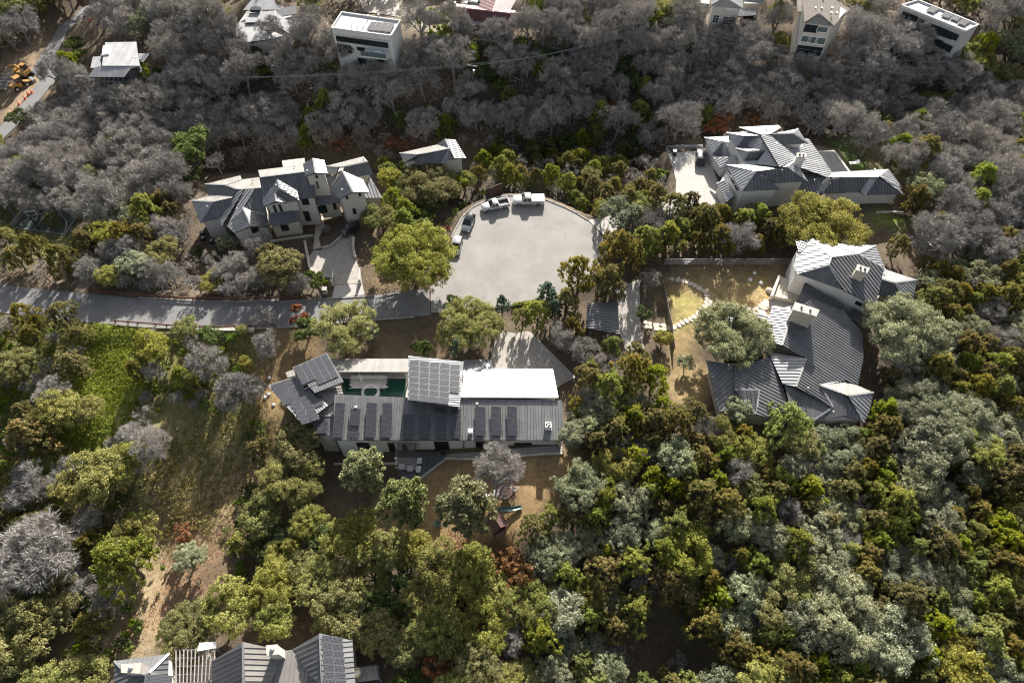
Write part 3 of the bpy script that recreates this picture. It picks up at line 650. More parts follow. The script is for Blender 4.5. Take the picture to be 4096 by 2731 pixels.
# ------------------------------------------------------------------ two storey house above the road (left)
H = House('stone_house', zC(1000, 800), 'large cream two storey house with charcoal hip roofs above the curved driveway', z=0)
f = H.face
f([C_(762,358,8.4), C_(1165,308,8.4), C_(1228,300,8.4), C_(1262,540,6.2), C_(798,572,6.2)]); f([C_(762,358,8.4), C_(1165,308,8.4), C_(1155,262,6.9), C_(968,268,6.9), C_(745,295,6.9)], 'roof_tan'); f([C_(968,266,6.9), C_(1170,262,6.9), C_(1160,185,5.6), C_(958,210,5.6)], 'roof_tan')  # one roof metal; sunlit slopes painted paler, shaded fronts left dark
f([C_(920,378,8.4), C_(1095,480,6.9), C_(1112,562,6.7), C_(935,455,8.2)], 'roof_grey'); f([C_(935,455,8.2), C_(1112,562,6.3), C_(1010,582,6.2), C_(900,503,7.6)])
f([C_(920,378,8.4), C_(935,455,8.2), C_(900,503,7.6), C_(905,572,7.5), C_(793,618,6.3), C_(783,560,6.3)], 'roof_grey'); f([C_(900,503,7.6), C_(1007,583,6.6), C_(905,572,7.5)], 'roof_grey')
# low west wing
f([C_(150,568,3), C_(342,578,5.0), C_(228,765,2.8)], 'roof_grey'); f([C_(342,578,5.0), C_(525,540,5.0), C_(410,722,3.0), C_(228,765,2.8)]); f([C_(150,568,3), C_(305,525,3.2), C_(515,538,4.9), C_(342,578,5.0)], 'roof_tan')
f([C_(268,420,3.4), C_(455,428,5.0), C_(555,465,5.2), C_(515,538,4.6), C_(305,525,3.2)], 'roof_dark'); f([C_(268,420,3.4), C_(585,342,3.4), C_(600,378,4.0), C_(455,428,5.0)], 'roof_tan')
f([C_(455,428,5.0), C_(600,378,4.2), C_(755,358,4.2), C_(772,455,5.3), C_(555,465,5.2)], 'roof_tan')
f([C_(555,465,5.2), C_(622,462,5.2), C_(420,792,3.2), C_(400,735,3.0), C_(525,540,4.8)], 'roof_grey'); f([C_(628,462,5.3), C_(715,460,5.3), C_(607,628,4.6), C_(540,852,3.0), C_(470,790,3.1)], 'roof_grey')
f([C_(715,460,5.3), C_(775,455,5.3), C_(828,700,3.4), C_(663,655,4.0), C_(607,628,4.3)]); f([C_(607,628,4.6), C_(663,655,4.2), C_(650,715,4.6)], 'roof_grey'); f([C_(607,628,4.6), C_(650,715,4.6), C_(682,792,4.3), C_(540,852,3.0), C_(470,790,3.1)], 'roof_grey'); f([C_(650,715,4.6), C_(663,655,4.2), C_(828,700,3.4), C_(835,798,3.0), C_(682,792,4.3)])
# front porches, east wing, tower
f([C_(835,695,3.9), C_(1112,640,3.9), C_(1118,745,3.0), C_(893,795,3.0), C_(838,785,3.0)]); f([C_(1252,470,5.2), C_(1412,428,5.2), C_(1492,582,3.4), C_(1255,612,3.4)])
f([C_(1500,300,9.4), C_(1595,488,9.2), C_(1468,553,7.3), C_(1400,425,7.4)], 'roof_grey'); f([C_(1500,300,9.4), C_(1685,380,8.0), C_(1738,490,7.8), C_(1595,488,9.2)], 'roof_grey')
f([C_(1352,258,6.4), C_(1688,172,6.4), C_(1730,218,7.6), C_(1520,262,7.8), C_(1470,265,7.6)], 'roof_tan'); f([C_(1520,262,7.8), C_(1730,218,7.6), C_(1776,330,5.8), C_(1605,358,5.9), C_(1500,300,7.0)]); f([C_(1352,258,6.4), C_(1470,265,7.4), C_(1440,328,6.8), C_(1365,325,6.2)], 'roof_grey'); f([C_(1330,375,6.4), C_(1455,325,6.4), C_(1412,428,5.4), C_(1335,432,5.4)])
f([C_(1237,188,11), C_(1258,318,11), C_(1168,346,9.8), C_(1146,235,9.8)], 'roof_grey'); f([C_(1237,188,11), C_(1336,205,10.2), C_(1366,322,10.1), C_(1258,318,11)], 'roof_grey')
f([C_(1740,338,4.6), C_(1860,542,3.4), C_(1682,542,3.6), C_(1722,432,4.3)], 'roof_grey'); f([C_(1562,608,3.6), C_(1640,592,3.6), C_(1645,640,2.9), C_(1570,655,2.9)], 'roof_dark', lab='window awning roof')
W = H.walls
wc = W([C_(765,560,6.2), C_(1262,545,6.2), C_(1225,330,6.2), C_(770,370,6.2)], -1, 'stucco', .4, top=6.05); W([C_(815,600,6.2), C_(1015,580,6.2), C_(1095,575,6.2), C_(1060,470,6.2), C_(810,520,6.2)], 2.6, 'stucco', .15, top=6.05, lab='upper front bay wall')
W([C_(1480,530,7.3), C_(1712,490,7.3), C_(1660,390,7.3), C_(1420,430,7.3)], -1, 'stucco', .3, top=7.2); W([C_(1170,340,9.8), C_(1350,322,9.8), C_(1325,230,9.8), C_(1165,250,9.8)], 4, 'stucco', .2, top=9.6)
W([C_(232,762,2.8), C_(410,720,2.8), C_(520,545,2.8), C_(300,530,2.8), C_(165,572,2.8)], -5, 'stucco_grey', .4, top=2.7); W([C_(300,525,3), C_(520,545,3), C_(760,560,3), C_(760,370,3), C_(460,430,3), C_(290,425,3)], -4, 'stucco', .4, top=2.9)
W([C_(480,790,3), C_(545,845,3), C_(835,795,3), C_(820,700,3), C_(770,500,3), C_(610,500,3)], -3, 'stucco', .35, top=2.9); W([C_(845,780,3), C_(1115,745,3), C_(1110,640,3), C_(835,690,3)], -1, 'stone', .3, top=2.9)
W([C_(1255,600,3.3), C_(1490,575,3.3), C_(1450,430,3.3), C_(1255,470,3.3)], -1, 'stone', .6, top=3.25); W([C_(1370,325,5.7), C_(1605,358,5.7), C_(1765,325,5.7), C_(1700,190,5.7), C_(1380,270,5.7)], -1, 'stucco', .4, top=5.6)
W([C_(1690,540,3.4), C_(1850,540,3.4), C_(1750,380,3.4), C_(1650,450,3.4)], -1, 'stucco', .3, top=3.3)
def wp(z, a, b2, ins=.4):
    p, q = P(zC(*a), z), P(zC(*b2), z); d = (q - p); nn = Vector((-d.y, d.x, 0)).normalized(); nn = nn if nn.y > 0 else -nn
    return p + nn * ins, q + nn * ins
a, b2 = wp(6.2, (815,600), (1015,580), .12)
H.window(a, b2, zC(875,610), zC(916,668), (1, 1)); H.window(a, b2, zC(925,602), zC(966,660), (1, 1))
a, b2 = wp(6.2, (765,560), (1262,545), .36)
H.window(a, b2, zC(1130,552), zC(1206,600), (1, 1)); H.window(a, b2, zC(1148,665), zC(1222,745), (1, 1))
a, b2 = wp(7.3, (1480,530), (1712,490), .26)
H.window(a, b2, zC(1530,530), zC(1552,550), (0, 0)); H.window(a, b2, zC(1645,503), zC(1668,524), (0, 0)); H.window(a, b2, zC(1590,640), zC(1625,680), (0, 0))
a, b2 = wp(9.8, (1170,340), (1350,322), .16)
H.window(a, b2, zC(1255,340), zC(1282,360), (0, 0)); H.window(a, b2, zC(1263,398), zC(1292,455), (0, 1), glass='glass_green')
a, b2 = wp(3.3, (1255,600), (1490,575), .55)
H.window(a, b2, zC(1270,615), zC(1368,670), (2, 0), name='entrance_door'); H.window(a, b2, zC(1412,595), zC(1452,640), (1, 1))
a, b2 = wp(3.0, (845,780), (1115,745), .26); H.window(a, b2, zC(945,790), zC(1025,828), (0, 0))
a, b2 = wp(3.0, (545,845), (835,795), .3); H.window(a, b2, zC(680,815), zC(758,845), (2, 0))
for x, y, z in ((295,630,4.2),(700,390,4.9),(560,650,4.6),(555,700,4.0),(910,440,7.9),(1500,480,8.2),(1690,200,7.2),(1070,265,7.4),(1190,310,10.2)): H.vent(zC(x, y), z, .45, .1)
H.finish()
# guest house behind it
H = House('guest_house', zM(650, 470), 'small charcoal roofed guest house between the two storey house and the wood', z=0)
Mm = pt(zM); f = H.face
f([Mm(510,465,2.9), Mm(605,472,4.4), Mm(535,515,2.9)], 'roof_grey'); f([Mm(510,465,2.9), Mm(710,420,2.9), Mm(765,440,4.4), Mm(605,472,4.4)], 'roof_tan'); f([Mm(605,472,4.4), Mm(765,440,4.4), Mm(725,518,2.9), Mm(590,515,2.9)])  # light painted by slope: sunward faces paler, shaded front dark
f([Mm(765,440,4.4), Mm(790,490,3.0), Mm(725,518,2.9)], 'roof_grey'); f([Mm(745,393,4.4), Mm(795,396,3.2), Mm(852,492,3.0), Mm(790,490,4.0), Mm(765,440,4.4)], 'roof_grey'); f([Mm(705,415,3.0), Mm(745,393,4.4), Mm(765,440,4.4)], 'roof_grey')
H.walls([Mm(540,512,2.9), Mm(725,518,2.9), Mm(840,490,2.9), Mm(790,405,2.9), Mm(520,468,2.9)], -3, 'stucco', .4, top=2.8); H.finish()

# ------------------------------------------------------------------ pale house upper right
H = House('hip_roof_house', zN(1000, 500), 'sprawling white house with silvery hipped metal roofs, chimney and long dark pool', z=0)
f = H.face; g = 'roof_silver'  # silver for sunlit slopes; shaded fronts of the same roof painted dark
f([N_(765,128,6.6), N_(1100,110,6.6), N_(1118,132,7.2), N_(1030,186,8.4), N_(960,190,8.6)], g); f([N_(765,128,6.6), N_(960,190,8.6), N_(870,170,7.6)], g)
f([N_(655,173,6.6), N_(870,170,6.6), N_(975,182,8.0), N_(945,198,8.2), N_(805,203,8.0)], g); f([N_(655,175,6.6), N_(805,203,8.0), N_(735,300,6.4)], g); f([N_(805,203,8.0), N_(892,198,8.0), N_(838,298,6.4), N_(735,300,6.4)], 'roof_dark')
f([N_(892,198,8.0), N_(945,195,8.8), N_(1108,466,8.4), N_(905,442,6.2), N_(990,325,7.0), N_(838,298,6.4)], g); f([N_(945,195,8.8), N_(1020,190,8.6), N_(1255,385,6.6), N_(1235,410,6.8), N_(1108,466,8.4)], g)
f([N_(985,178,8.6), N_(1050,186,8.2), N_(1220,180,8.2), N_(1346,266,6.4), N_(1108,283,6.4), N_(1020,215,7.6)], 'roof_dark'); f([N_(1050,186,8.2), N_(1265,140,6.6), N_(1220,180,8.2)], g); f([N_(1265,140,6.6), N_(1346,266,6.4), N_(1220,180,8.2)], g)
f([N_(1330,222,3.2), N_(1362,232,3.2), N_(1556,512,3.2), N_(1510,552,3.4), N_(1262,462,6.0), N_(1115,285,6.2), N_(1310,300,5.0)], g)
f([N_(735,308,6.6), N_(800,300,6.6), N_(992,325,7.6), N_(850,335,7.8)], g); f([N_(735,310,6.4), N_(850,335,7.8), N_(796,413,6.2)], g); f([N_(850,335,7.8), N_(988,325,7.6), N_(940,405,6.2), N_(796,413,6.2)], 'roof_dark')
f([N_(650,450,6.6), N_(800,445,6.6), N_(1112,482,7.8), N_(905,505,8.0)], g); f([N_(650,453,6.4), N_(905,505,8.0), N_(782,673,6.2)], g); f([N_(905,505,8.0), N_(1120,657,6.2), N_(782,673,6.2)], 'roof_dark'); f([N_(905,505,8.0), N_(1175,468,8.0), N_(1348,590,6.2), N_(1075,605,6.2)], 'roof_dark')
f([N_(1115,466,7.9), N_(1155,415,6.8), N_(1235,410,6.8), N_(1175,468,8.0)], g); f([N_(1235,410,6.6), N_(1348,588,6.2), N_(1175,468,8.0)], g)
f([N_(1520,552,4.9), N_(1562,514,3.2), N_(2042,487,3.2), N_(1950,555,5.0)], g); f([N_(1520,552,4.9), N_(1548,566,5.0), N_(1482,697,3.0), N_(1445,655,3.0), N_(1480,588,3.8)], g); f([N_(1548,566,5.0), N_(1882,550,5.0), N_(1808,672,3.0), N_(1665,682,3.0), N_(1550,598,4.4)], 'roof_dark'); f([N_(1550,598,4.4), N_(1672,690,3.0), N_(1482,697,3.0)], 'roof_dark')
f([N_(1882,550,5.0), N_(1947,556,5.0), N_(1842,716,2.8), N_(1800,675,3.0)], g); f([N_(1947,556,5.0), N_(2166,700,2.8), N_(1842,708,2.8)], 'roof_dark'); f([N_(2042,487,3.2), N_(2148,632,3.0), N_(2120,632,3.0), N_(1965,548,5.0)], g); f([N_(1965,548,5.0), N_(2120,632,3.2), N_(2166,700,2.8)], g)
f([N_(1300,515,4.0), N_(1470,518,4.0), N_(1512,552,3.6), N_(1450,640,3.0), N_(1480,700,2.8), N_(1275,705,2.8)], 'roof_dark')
f([N_(465,217,3.0), N_(625,250,4.6), N_(530,362,2.9)], g); f([N_(465,215,3.0), N_(672,204,3.0), N_(678,255,4.2), N_(625,250,4.6)], g); f([N_(625,250,4.6), N_(678,255,4.4), N_(748,375,3.2), N_(620,375,3.0)], g); f([N_(625,250,4.6), N_(620,375,3.0), N_(530,362,2.9)], 'roof_dark')
f([N_(540,386,3.2), N_(750,372,4.6), N_(740,440,4.4), N_(600,478,3.0)], g); f([N_(565,600,3.0), N_(645,578,3.8), N_(722,715,3.8), N_(655,762,3.0)], g)
W = H.walls
W([N_(665,215,6.3), N_(735,300,6.3), N_(800,420,6.3), N_(680,470,6.3), N_(785,665,6.3), N_(1115,650,6.3), N_(1080,605,6.3), N_(1340,585,6.3), N_(1230,420,6.3), N_(1110,290,6.3), N_(1330,265,6.3), N_(1250,150,6.3), N_(780,140,6.3)], -2, 'stucco_white', .45, top=6.1)
W([N_(470,225,2.9), N_(530,358,2.9), N_(620,470,2.9), N_(720,470,2.9), N_(720,230,2.9)], -1, 'stucco_white', .4, top=2.8); W([N_(1480,690,2.8), N_(1840,705,2.8), N_(2150,695,2.8), N_(2030,495,2.8), N_(1560,520,2.8)], -2, 'stucco_white', .45, top=2.7); W([N_(1110,300,3), N_(1340,235,3), N_(1540,510,3), N_(1480,690,3), N_(1280,690,3)], -2, 'stucco_white', .5, top=2.75); W([N_(570,605,2.9), N_(655,755,2.9), N_(780,670,2.9), N_(660,470,2.9)], -1, 'stucco_white', .4, top=2.8)
pl, pr = P(zN(650,453), 6.3), P(zN(782,673), 6.3); d = (pr - pl).normalized(); nn = Vector((-d.y, d.x, 0)); nn = nn if nn.x > 0 else -nn
for y0 in ((668,515,690,560), (697,565,717,612), (728,620,748,668)): H.window(pl + nn * .42, pr + nn * .42, zN(y0[0], y0[1]), zN(y0[2], y0[3]), (0, 0))
pl, pr = P(zN(655,175), 6.3), P(zN(735,300), 6.3); d = (pr - pl).normalized(); nn = Vector((-d.y, d.x, 0)); nn = nn if nn.x > 0 else -nn
H.window(pl + nn * .42, pr + nn * .42, zN(685,250), zN(715,320), (1, 1))
H.chimney([zN(1262,345), zN(1338,352), zN(1330,385), zN(1255,378)], 3, 9.0, 'stucco_white', 'concrete')
for x, y, z in ((995,155,7.8),(1075,280,7.6),(1120,505,7.4),(1915,500,4.0),(1400,590,3.6)): H.vent(zN(x, y), z, .5, .1)
H.finish('roof_pale')

# ------------------------------------------------------------------ angular house at right
g = 'roof_grey'  # paler tone painting the sun on lit slopes; shaded slopes use the dark one
H = House('angled_house', zE(1000, 900), 'angular dark grey standing seam house with two stone chimneys beside the flagstone garden', z=0)
f = H.face
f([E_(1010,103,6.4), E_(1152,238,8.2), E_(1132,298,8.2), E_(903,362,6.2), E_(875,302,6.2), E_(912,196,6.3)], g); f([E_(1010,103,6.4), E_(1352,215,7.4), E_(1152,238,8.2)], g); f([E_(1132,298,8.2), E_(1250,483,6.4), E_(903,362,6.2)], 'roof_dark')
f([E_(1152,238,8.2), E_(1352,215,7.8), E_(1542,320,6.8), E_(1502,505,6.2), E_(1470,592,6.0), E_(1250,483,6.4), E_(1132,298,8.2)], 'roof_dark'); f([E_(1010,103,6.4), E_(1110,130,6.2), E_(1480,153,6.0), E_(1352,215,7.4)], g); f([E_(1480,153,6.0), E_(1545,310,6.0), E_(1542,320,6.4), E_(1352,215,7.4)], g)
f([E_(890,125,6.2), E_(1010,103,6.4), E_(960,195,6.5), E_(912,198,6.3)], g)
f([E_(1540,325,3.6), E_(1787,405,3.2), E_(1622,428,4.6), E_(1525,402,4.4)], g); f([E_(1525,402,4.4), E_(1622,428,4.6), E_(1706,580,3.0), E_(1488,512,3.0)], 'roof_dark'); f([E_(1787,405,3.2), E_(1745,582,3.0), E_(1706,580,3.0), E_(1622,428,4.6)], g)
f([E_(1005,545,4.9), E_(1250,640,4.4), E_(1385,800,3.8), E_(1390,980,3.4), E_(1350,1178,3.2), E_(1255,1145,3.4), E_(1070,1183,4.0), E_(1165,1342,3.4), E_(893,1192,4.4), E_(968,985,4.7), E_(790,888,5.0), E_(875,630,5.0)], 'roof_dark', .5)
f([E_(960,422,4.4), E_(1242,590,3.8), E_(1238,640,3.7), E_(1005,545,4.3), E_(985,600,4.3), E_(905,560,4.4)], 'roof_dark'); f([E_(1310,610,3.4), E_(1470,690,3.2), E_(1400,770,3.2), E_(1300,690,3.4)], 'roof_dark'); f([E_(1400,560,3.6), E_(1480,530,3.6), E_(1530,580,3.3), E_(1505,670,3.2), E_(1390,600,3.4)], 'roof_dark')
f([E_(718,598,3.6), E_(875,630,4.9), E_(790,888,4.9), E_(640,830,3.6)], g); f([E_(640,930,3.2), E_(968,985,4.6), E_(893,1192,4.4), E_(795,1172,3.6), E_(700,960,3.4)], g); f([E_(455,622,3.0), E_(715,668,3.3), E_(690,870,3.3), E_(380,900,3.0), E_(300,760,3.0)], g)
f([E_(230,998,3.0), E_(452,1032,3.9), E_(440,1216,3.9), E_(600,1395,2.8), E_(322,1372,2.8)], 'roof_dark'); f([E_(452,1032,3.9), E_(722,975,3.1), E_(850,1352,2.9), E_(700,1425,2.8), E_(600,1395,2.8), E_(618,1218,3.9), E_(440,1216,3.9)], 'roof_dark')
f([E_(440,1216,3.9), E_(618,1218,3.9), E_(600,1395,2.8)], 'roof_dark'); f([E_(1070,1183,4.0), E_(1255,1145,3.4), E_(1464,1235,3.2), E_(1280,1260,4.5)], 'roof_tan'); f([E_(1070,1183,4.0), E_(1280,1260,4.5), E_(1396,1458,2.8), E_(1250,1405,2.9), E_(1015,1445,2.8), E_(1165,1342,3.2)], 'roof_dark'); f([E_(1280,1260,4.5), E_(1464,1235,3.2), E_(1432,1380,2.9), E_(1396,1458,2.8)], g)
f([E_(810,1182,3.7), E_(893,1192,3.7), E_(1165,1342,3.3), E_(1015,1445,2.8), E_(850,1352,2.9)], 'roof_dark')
W = H.walls
W([E_(880,170,6.2), E_(880,355,6.2), E_(1250,480,6.2), E_(1468,588,6.2), E_(1530,325,6.2), E_(1470,165,6.2), E_(1015,115,6.2)], -1, 'stucco_white', .5, top=5.9); W([E_(1500,515,3.0), E_(1705,575,3.0), E_(1775,410,3.0), E_(1545,335,3.0)], -1, 'stucco', .4, top=2.9)
W([E_(905,560,3.2), E_(960,430,3.2), E_(1240,590,3.2), E_(1390,770,3.2), E_(1380,980,3.2), E_(1345,1170,3.2), E_(1165,1330,3.2), E_(900,1185,3.2), E_(960,990,3.2), E_(720,880,3.2), E_(725,610,3.2)], -1, 'stucco', .45, top=3.05); W([E_(245,1005,2.9), E_(335,1365,2.9), E_(690,1415,2.9), E_(840,1345,2.9), E_(715,985,2.9)], -3, 'stucco', .5, top=2.75)
W([E_(815,1190,2.9), E_(855,1345,2.9), E_(1015,1440,2.9), E_(1390,1450,2.9), E_(1455,1240,2.9), E_(1255,1155,2.9)], -3, 'stucco', .45, top=2.75); W([E_(385,890,2.9), E_(680,860,2.9), E_(705,675,2.9), E_(460,630,2.9)], -1, 'stucco', .4, top=2.85, foot=False)
H.chimney([zE(1352,292), zE(1434,317), zE(1416,352), zE(1338,330)], 4, 9.2, 'stone'); H.chimney([zE(895,572), zE(1057,625), zE(1036,668), zE(874,622)], 3, 8.2, 'stone')
for x, y, z in ((1100,220,7.4),(975,1210,4.3),(1160,1385,3.3),(1540,340,4.2)): H.vent(zE(x, y), z, .5, .1)
pl, pr = P(zE(1250,483), 6.2), P(zE(1468,590), 6.2); d = (pr - pl).normalized(); nn = Vector((-d.y, d.x, 0)); nn = nn if nn.y > 0 else -nn
H.window(pl + nn * .46, pr + nn * .46, zE(1340,560), zE(1392,610), (0, 0)); H.finish()
# carport
H = House('carport', zG(930, 400), 'small carport with dark ribbed metal roof between junipers by the drive', 'carport', z=.1)
Gg = pt(zG); H.face([Gg(785,250,3.0), Gg(1055,240,3.0), Gg(1072,528,2.7), Gg(770,475,2.7)], 'roof_dark', .5, .08, flow=(1, .1))
for x, y in ((800,265),(1045,255),(1058,515),(785,465)): p = P(zG(x, y), 2.75); MB(H.o).box((p.x, p.y, 1.35), (.2, .2, 2.7)).build('post', M['wood'], H.root)
MB(H.o).box((*P(zG(800, 500), 1.2).xy, 1.2), (.2, 3, 2.4)).build('side_wall', M['wood'], H.root); H.finish()
FOOT.append([tuple(P(zG(*q), 2).xy) for q in ((785,250),(1055,240),(1072,528),(770,475))])

# ------------------------------------------------------------------ house at the lower edge
H = House('courtyard_house', zF(1200, 560), 'dark bronze metal roofed house cut by the lower edge with chimneys and pergola', z=-4)
f = H.face; S2 = .6
f([F_(115,378,1.8), F_(540,322,1.8), F_(385,472,3.6), F_(168,432,2.4)], 'roof_dark', S2); f([F_(540,322,1.8), F_(532,520,1.8), F_(385,472,3.6)], 'roof_dark', S2); f([F_(115,378,1.8), F_(168,432,2.4), F_(385,472,3.6), F_(380,760,3.6), F_(100,760,1.8)], 'roof_dark', S2)
kf = f([F_(385,472,3.6), F_(532,520,1.8), F_(620,760,1.4), F_(385,760,3.4)], 'roof_dark', S2)
f([F_(878,378,1.6), F_(1123,228,5.2), F_(1128,760,5.2), F_(872,760,1.6)], 'roof_dark', S2); f([F_(1123,228,5.2), F_(1440,298,3.2), F_(1330,560,3.2), F_(1300,760,3.2), F_(1128,760,5.2)], 'roof_tan', S2)
f([F_(1440,298,3.2), F_(1505,288,3.2), F_(1655,500,3.0), F_(1760,580,2.9), F_(1760,760,2.6), F_(1300,760,2.6), F_(1330,560,3.0)], 'roof_tan', S2); f([F_(1505,288,3.2), F_(1725,162,5.4), F_(1752,760,5.4), F_(1740,560,4.6), F_(1655,500,3.6)], 'roof_dark', S2)
kr = f([F_(1725,162,5.4), F_(1978,217,3.4), F_(2015,760,3.4), F_(1752,760,5.4)], 'roof_mid', S2)
H.walls([F_(880,380,1.6), F_(1123,240,1.6), F_(1440,300,1.6), F_(1505,292,1.6), F_(1725,170,1.6), F_(1975,222,1.6), F_(2015,755,1.6), F_(875,755,1.6)], -6, 'stucco', .5, top=1.5); H.walls([F_(120,382,1.7), F_(535,328,1.7), F_(600,755,1.7), F_(105,755,1.7)], -6, 'stucco', .4, top=1.6)
for pts, z0, z1 in (([zF(172,405), zF(318,395), zF(302,470), zF(172,465)], 1.5, 5.4), ([zF(1305,258), zF(1388,250), zF(1396,320), zF(1312,330)], 2.5, 6.4)):
    w = [P(q, z1) for q in pts]; H.chimney(pts, z0, z1, 'stucco', 'stone', flue=False); c = sum(w, Vector()) / 4
    mb = MB(H.o); mb.sm = True; rings = [[c + Vector((math.cos(2 * math.pi * k / 12) * math.cos(a) * .3, math.sin(2 * math.pi * k / 12) * math.cos(a) * .3, .02 + math.sin(a) * .3)) for k in range(12)] for a in (0, .4, .8, 1.2, 1.5)]
    mb.loft(rings).build('domed_flue_cap', M['steel'], H.root)
H.finish('roof_mid')
solar_array('dark solar array along the right gable of the house at the lower edge', [zF(1738,168), zF(1898,198), zF(1942,640), zF(1760,640)], kr, 2, 8, .14)
solar_array('dark solar array at the lower left corner of the house at the lower edge', [zF(355,475), zF(560,492), zF(590,700), zF(352,690)], kf, 2, 3, .2)
r = thing('pergola', P(zF(740, 420), -3.9), 'open lattice pergola of dark beams left of the gabled roof', 'pergola'); o_ = r.location.copy()
c4 = [P(zF(*q), .4) for q in ((600,292),(905,285),(885,545),(600,550))]
for i in range(11):
    t = i / 10; a, b2 = c4[0].lerp(c4[1], t), c4[3].lerp(c4[2], t); MB(o_).bar(a + Vector((0, 0, .16)), b2 + Vector((0, 0, .16)), .1, .14).build('rafter', M['wood_pale'], r)
for i in range(5):
    t = i / 4; a, b2 = c4[0].lerp(c4[3], t), c4[1].lerp(c4[2], t); MB(o_).bar(a, b2, .14, .18).build('beam', M['wood'], r)
for p in c4: MB(o_).box((p.x, p.y, -1.8), (.18, .18, 4.2)).build('post', M['wood'], r)
tc_ = [P(zF(*q), -3.85) for q in ((545,330),(905,270),(900,600),(540,600))]; tr_ = MB(); tr_.slab(tc_, .2); tag(tr_.build('terrace', M['flag']), kind='structure')
tag(MB().slab([P(zF(*q), .9) for q in ((780,235),(905,225),(900,275),(760,300))], .5).build('patio_umbrella_cover', M['white_paint']), 'white cover showing through leaves above the pergola', 'cover')
# balcony with wicker chair
r = thing('balcony', P(zF(2090, 480), -1), 'small timber balcony with dark metal railing at the house on the lower edge', 'balcony'); o_ = r.location.copy()
bc = [P(zF(*q), -.9) for q in ((1990,430),(2178,408),(2195,520),(2000,545))]; d0, d1 = bc[1] - bc[0], bc[3] - bc[0]
for i in range(14):
    a, b2 = bc[0] + d0 * (i + .5) / 14, bc[3] + (bc[2] - bc[3]) * (i + .5) / 14; MB(o_).bar(a, b2, d0.length / 14 - .015, .04).build('deck_board', M['wood_pale'], r)
for a, b2 in ((bc[0], bc[1]), (bc[1], bc[2])):
    MB(o_).bar(a + Vector((0, 0, 1.0)), b2 + Vector((0, 0, 1.0)), .06).build('handrail', M['black'], r)
    for i in range(10): q = a.lerp(b2, i / 9); MB(o_).bar(q, q + Vector((0, 0, 1.0)), .025).build('baluster', M['black'], r)
MB(o_).box((*bc[2].xy, -3), (.2, .2, 4)).build('post', M['wood'], r); MB(o_).box((*bc[1].xy, -3), (.2, .2, 4)).build('post', M['wood'], r)
ch = thing('wicker_chair', P(zF(2020, 470), -.9), 'round cream wicker egg chair on the balcony', 'chair'); mb = MB(); mb.sm = True
rings = [[Vector((math.cos(2 * math.pi * k / 14) * .62 * math.sin(a), math.sin(2 * math.pi * k / 14) * .62 * math.sin(a) - .1, .75 - .62 * math.cos(a) * .9)) for k in range(14)] for a in (.1, .5, .9, 1.3, 1.7)]
mb.loft(rings, cap=False).build('basket', simple('cream wicker', (.55, .47, .33), .8, 0, .2, 9), ch); MB().tube([(0, 0, 0), (0, 0, .25)], [.4, .1], 10).build('base', M['black'], ch); MB().tube([(0, -.05, .3), (0, -.05, .42)], [.42, .38], 12).build('cushion', M['white_paint'], ch)

# ------------------------------------------------------------------ houses on the far slope
def flat_house(name, label, zf, roof, zt, zb, mroof, mwall, para=.35):
    H = House(name, zf(*roof[3]), label, z=zb); w = [P(zf(*q), zt) for q in roof]
    MB(H.o).prism([tuple(p.xy) for p in w], zb, zt - para).build('wall', M[mwall], H.root); FOOT.append([tuple(p.xy) for p in w])
    c = sum(w, Vector()) / 4; ins = [c + (p - c) * .97 for p in w]
    MB(H.o).slab([Vector((p.x, p.y, zt - para + .06)) for p in ins], .1).build('roof', M[mroof], H.root)
    for i in range(4): MB(H.o).bar(w[i] + Vector((0, 0, -para / 2 + .02)), w[(i + 1) % 4] + Vector((0, 0, -para / 2 + .02)), .26, para + .1).build('parapet', M[mwall if mroof != 'membrane' else 'stucco_white'], H.root)
    return H, w
H, w = flat_house('terraced_house', 'white three storey flat roofed house with glazed front on the wooded slope', zT, [(935,88),(1358,150),(1292,258),(862,200)], 12.5, -3, 'membrane', 'stucco_white')
c_ = sum(w, Vector()) / 4; MB(H.o).prism([tuple((c_ + (p_ - c_) * 1.012).xy) for p_ in w], -3, 3.4).build('stone_base', M['stone'], H.root); fa, fb = w[3], w[2]; dd = (fb - fa).normalized(); out = Vector((dd.y, -dd.x, 0)); fa2, fb2 = fa + out * .14, fb + out * .14
H.face([(zT(862,200), 12.2), (zT(1296,262), 12.2), (zT(1282,303), 11.0), (zT(838,243), 11.0)], 'roof_pale', .5, .06, lab='ribbed metal awning'); H.window(fa2, fb2, zT(893,262), zT(1272,348), (6, 0)); H.window(fa2, fb2, zT(900,320), zT(1012,388), (2, 0)); H.window(fa2, fb2, zT(1045,342), zT(1105,372), (1, 0)); H.window(fa2, fb2, zT(1050,420), zT(1126,482), (1, 1)); H.window(fa2, fb2, zT(1190,425), zT(1250,458), (1, 0))
tag(MB(H.o).slab([PW(zT(1105,355), fa2, fb2), PW(zT(1285,378), fa2, fb2), PW(zT(1285,378), fa2, fb2) + out * 2.6, PW(zT(1105,355), fa2, fb2) + out * 2.6], .25).build('balcony_slab', M['stucco_white'], H.root))
q0, q1 = PW(zT(1105,355), fa2, fb2) + out * 2.55, PW(zT(1285,378), fa2, fb2) + out * 2.55; MB(H.o).bar(q0 + Vector((0, 0, .55)), q1 + Vector((0, 0, .55)), .05, 1.0).build('glass_balustrade', M['glass_green'], H.root)
MB(H.o).box((q0 * .4 + q1 * .6 - out * 1.3) + Vector((0, 0, .35)), (1.6, .7, .6), math.atan2(dd.y, dd.x)).build('terrace_sofa', M['white_paint'], H.root)
kk = fitplane([(zT(*q), 12.2) for q in ((935,88),(1358,150),(1292,258))])
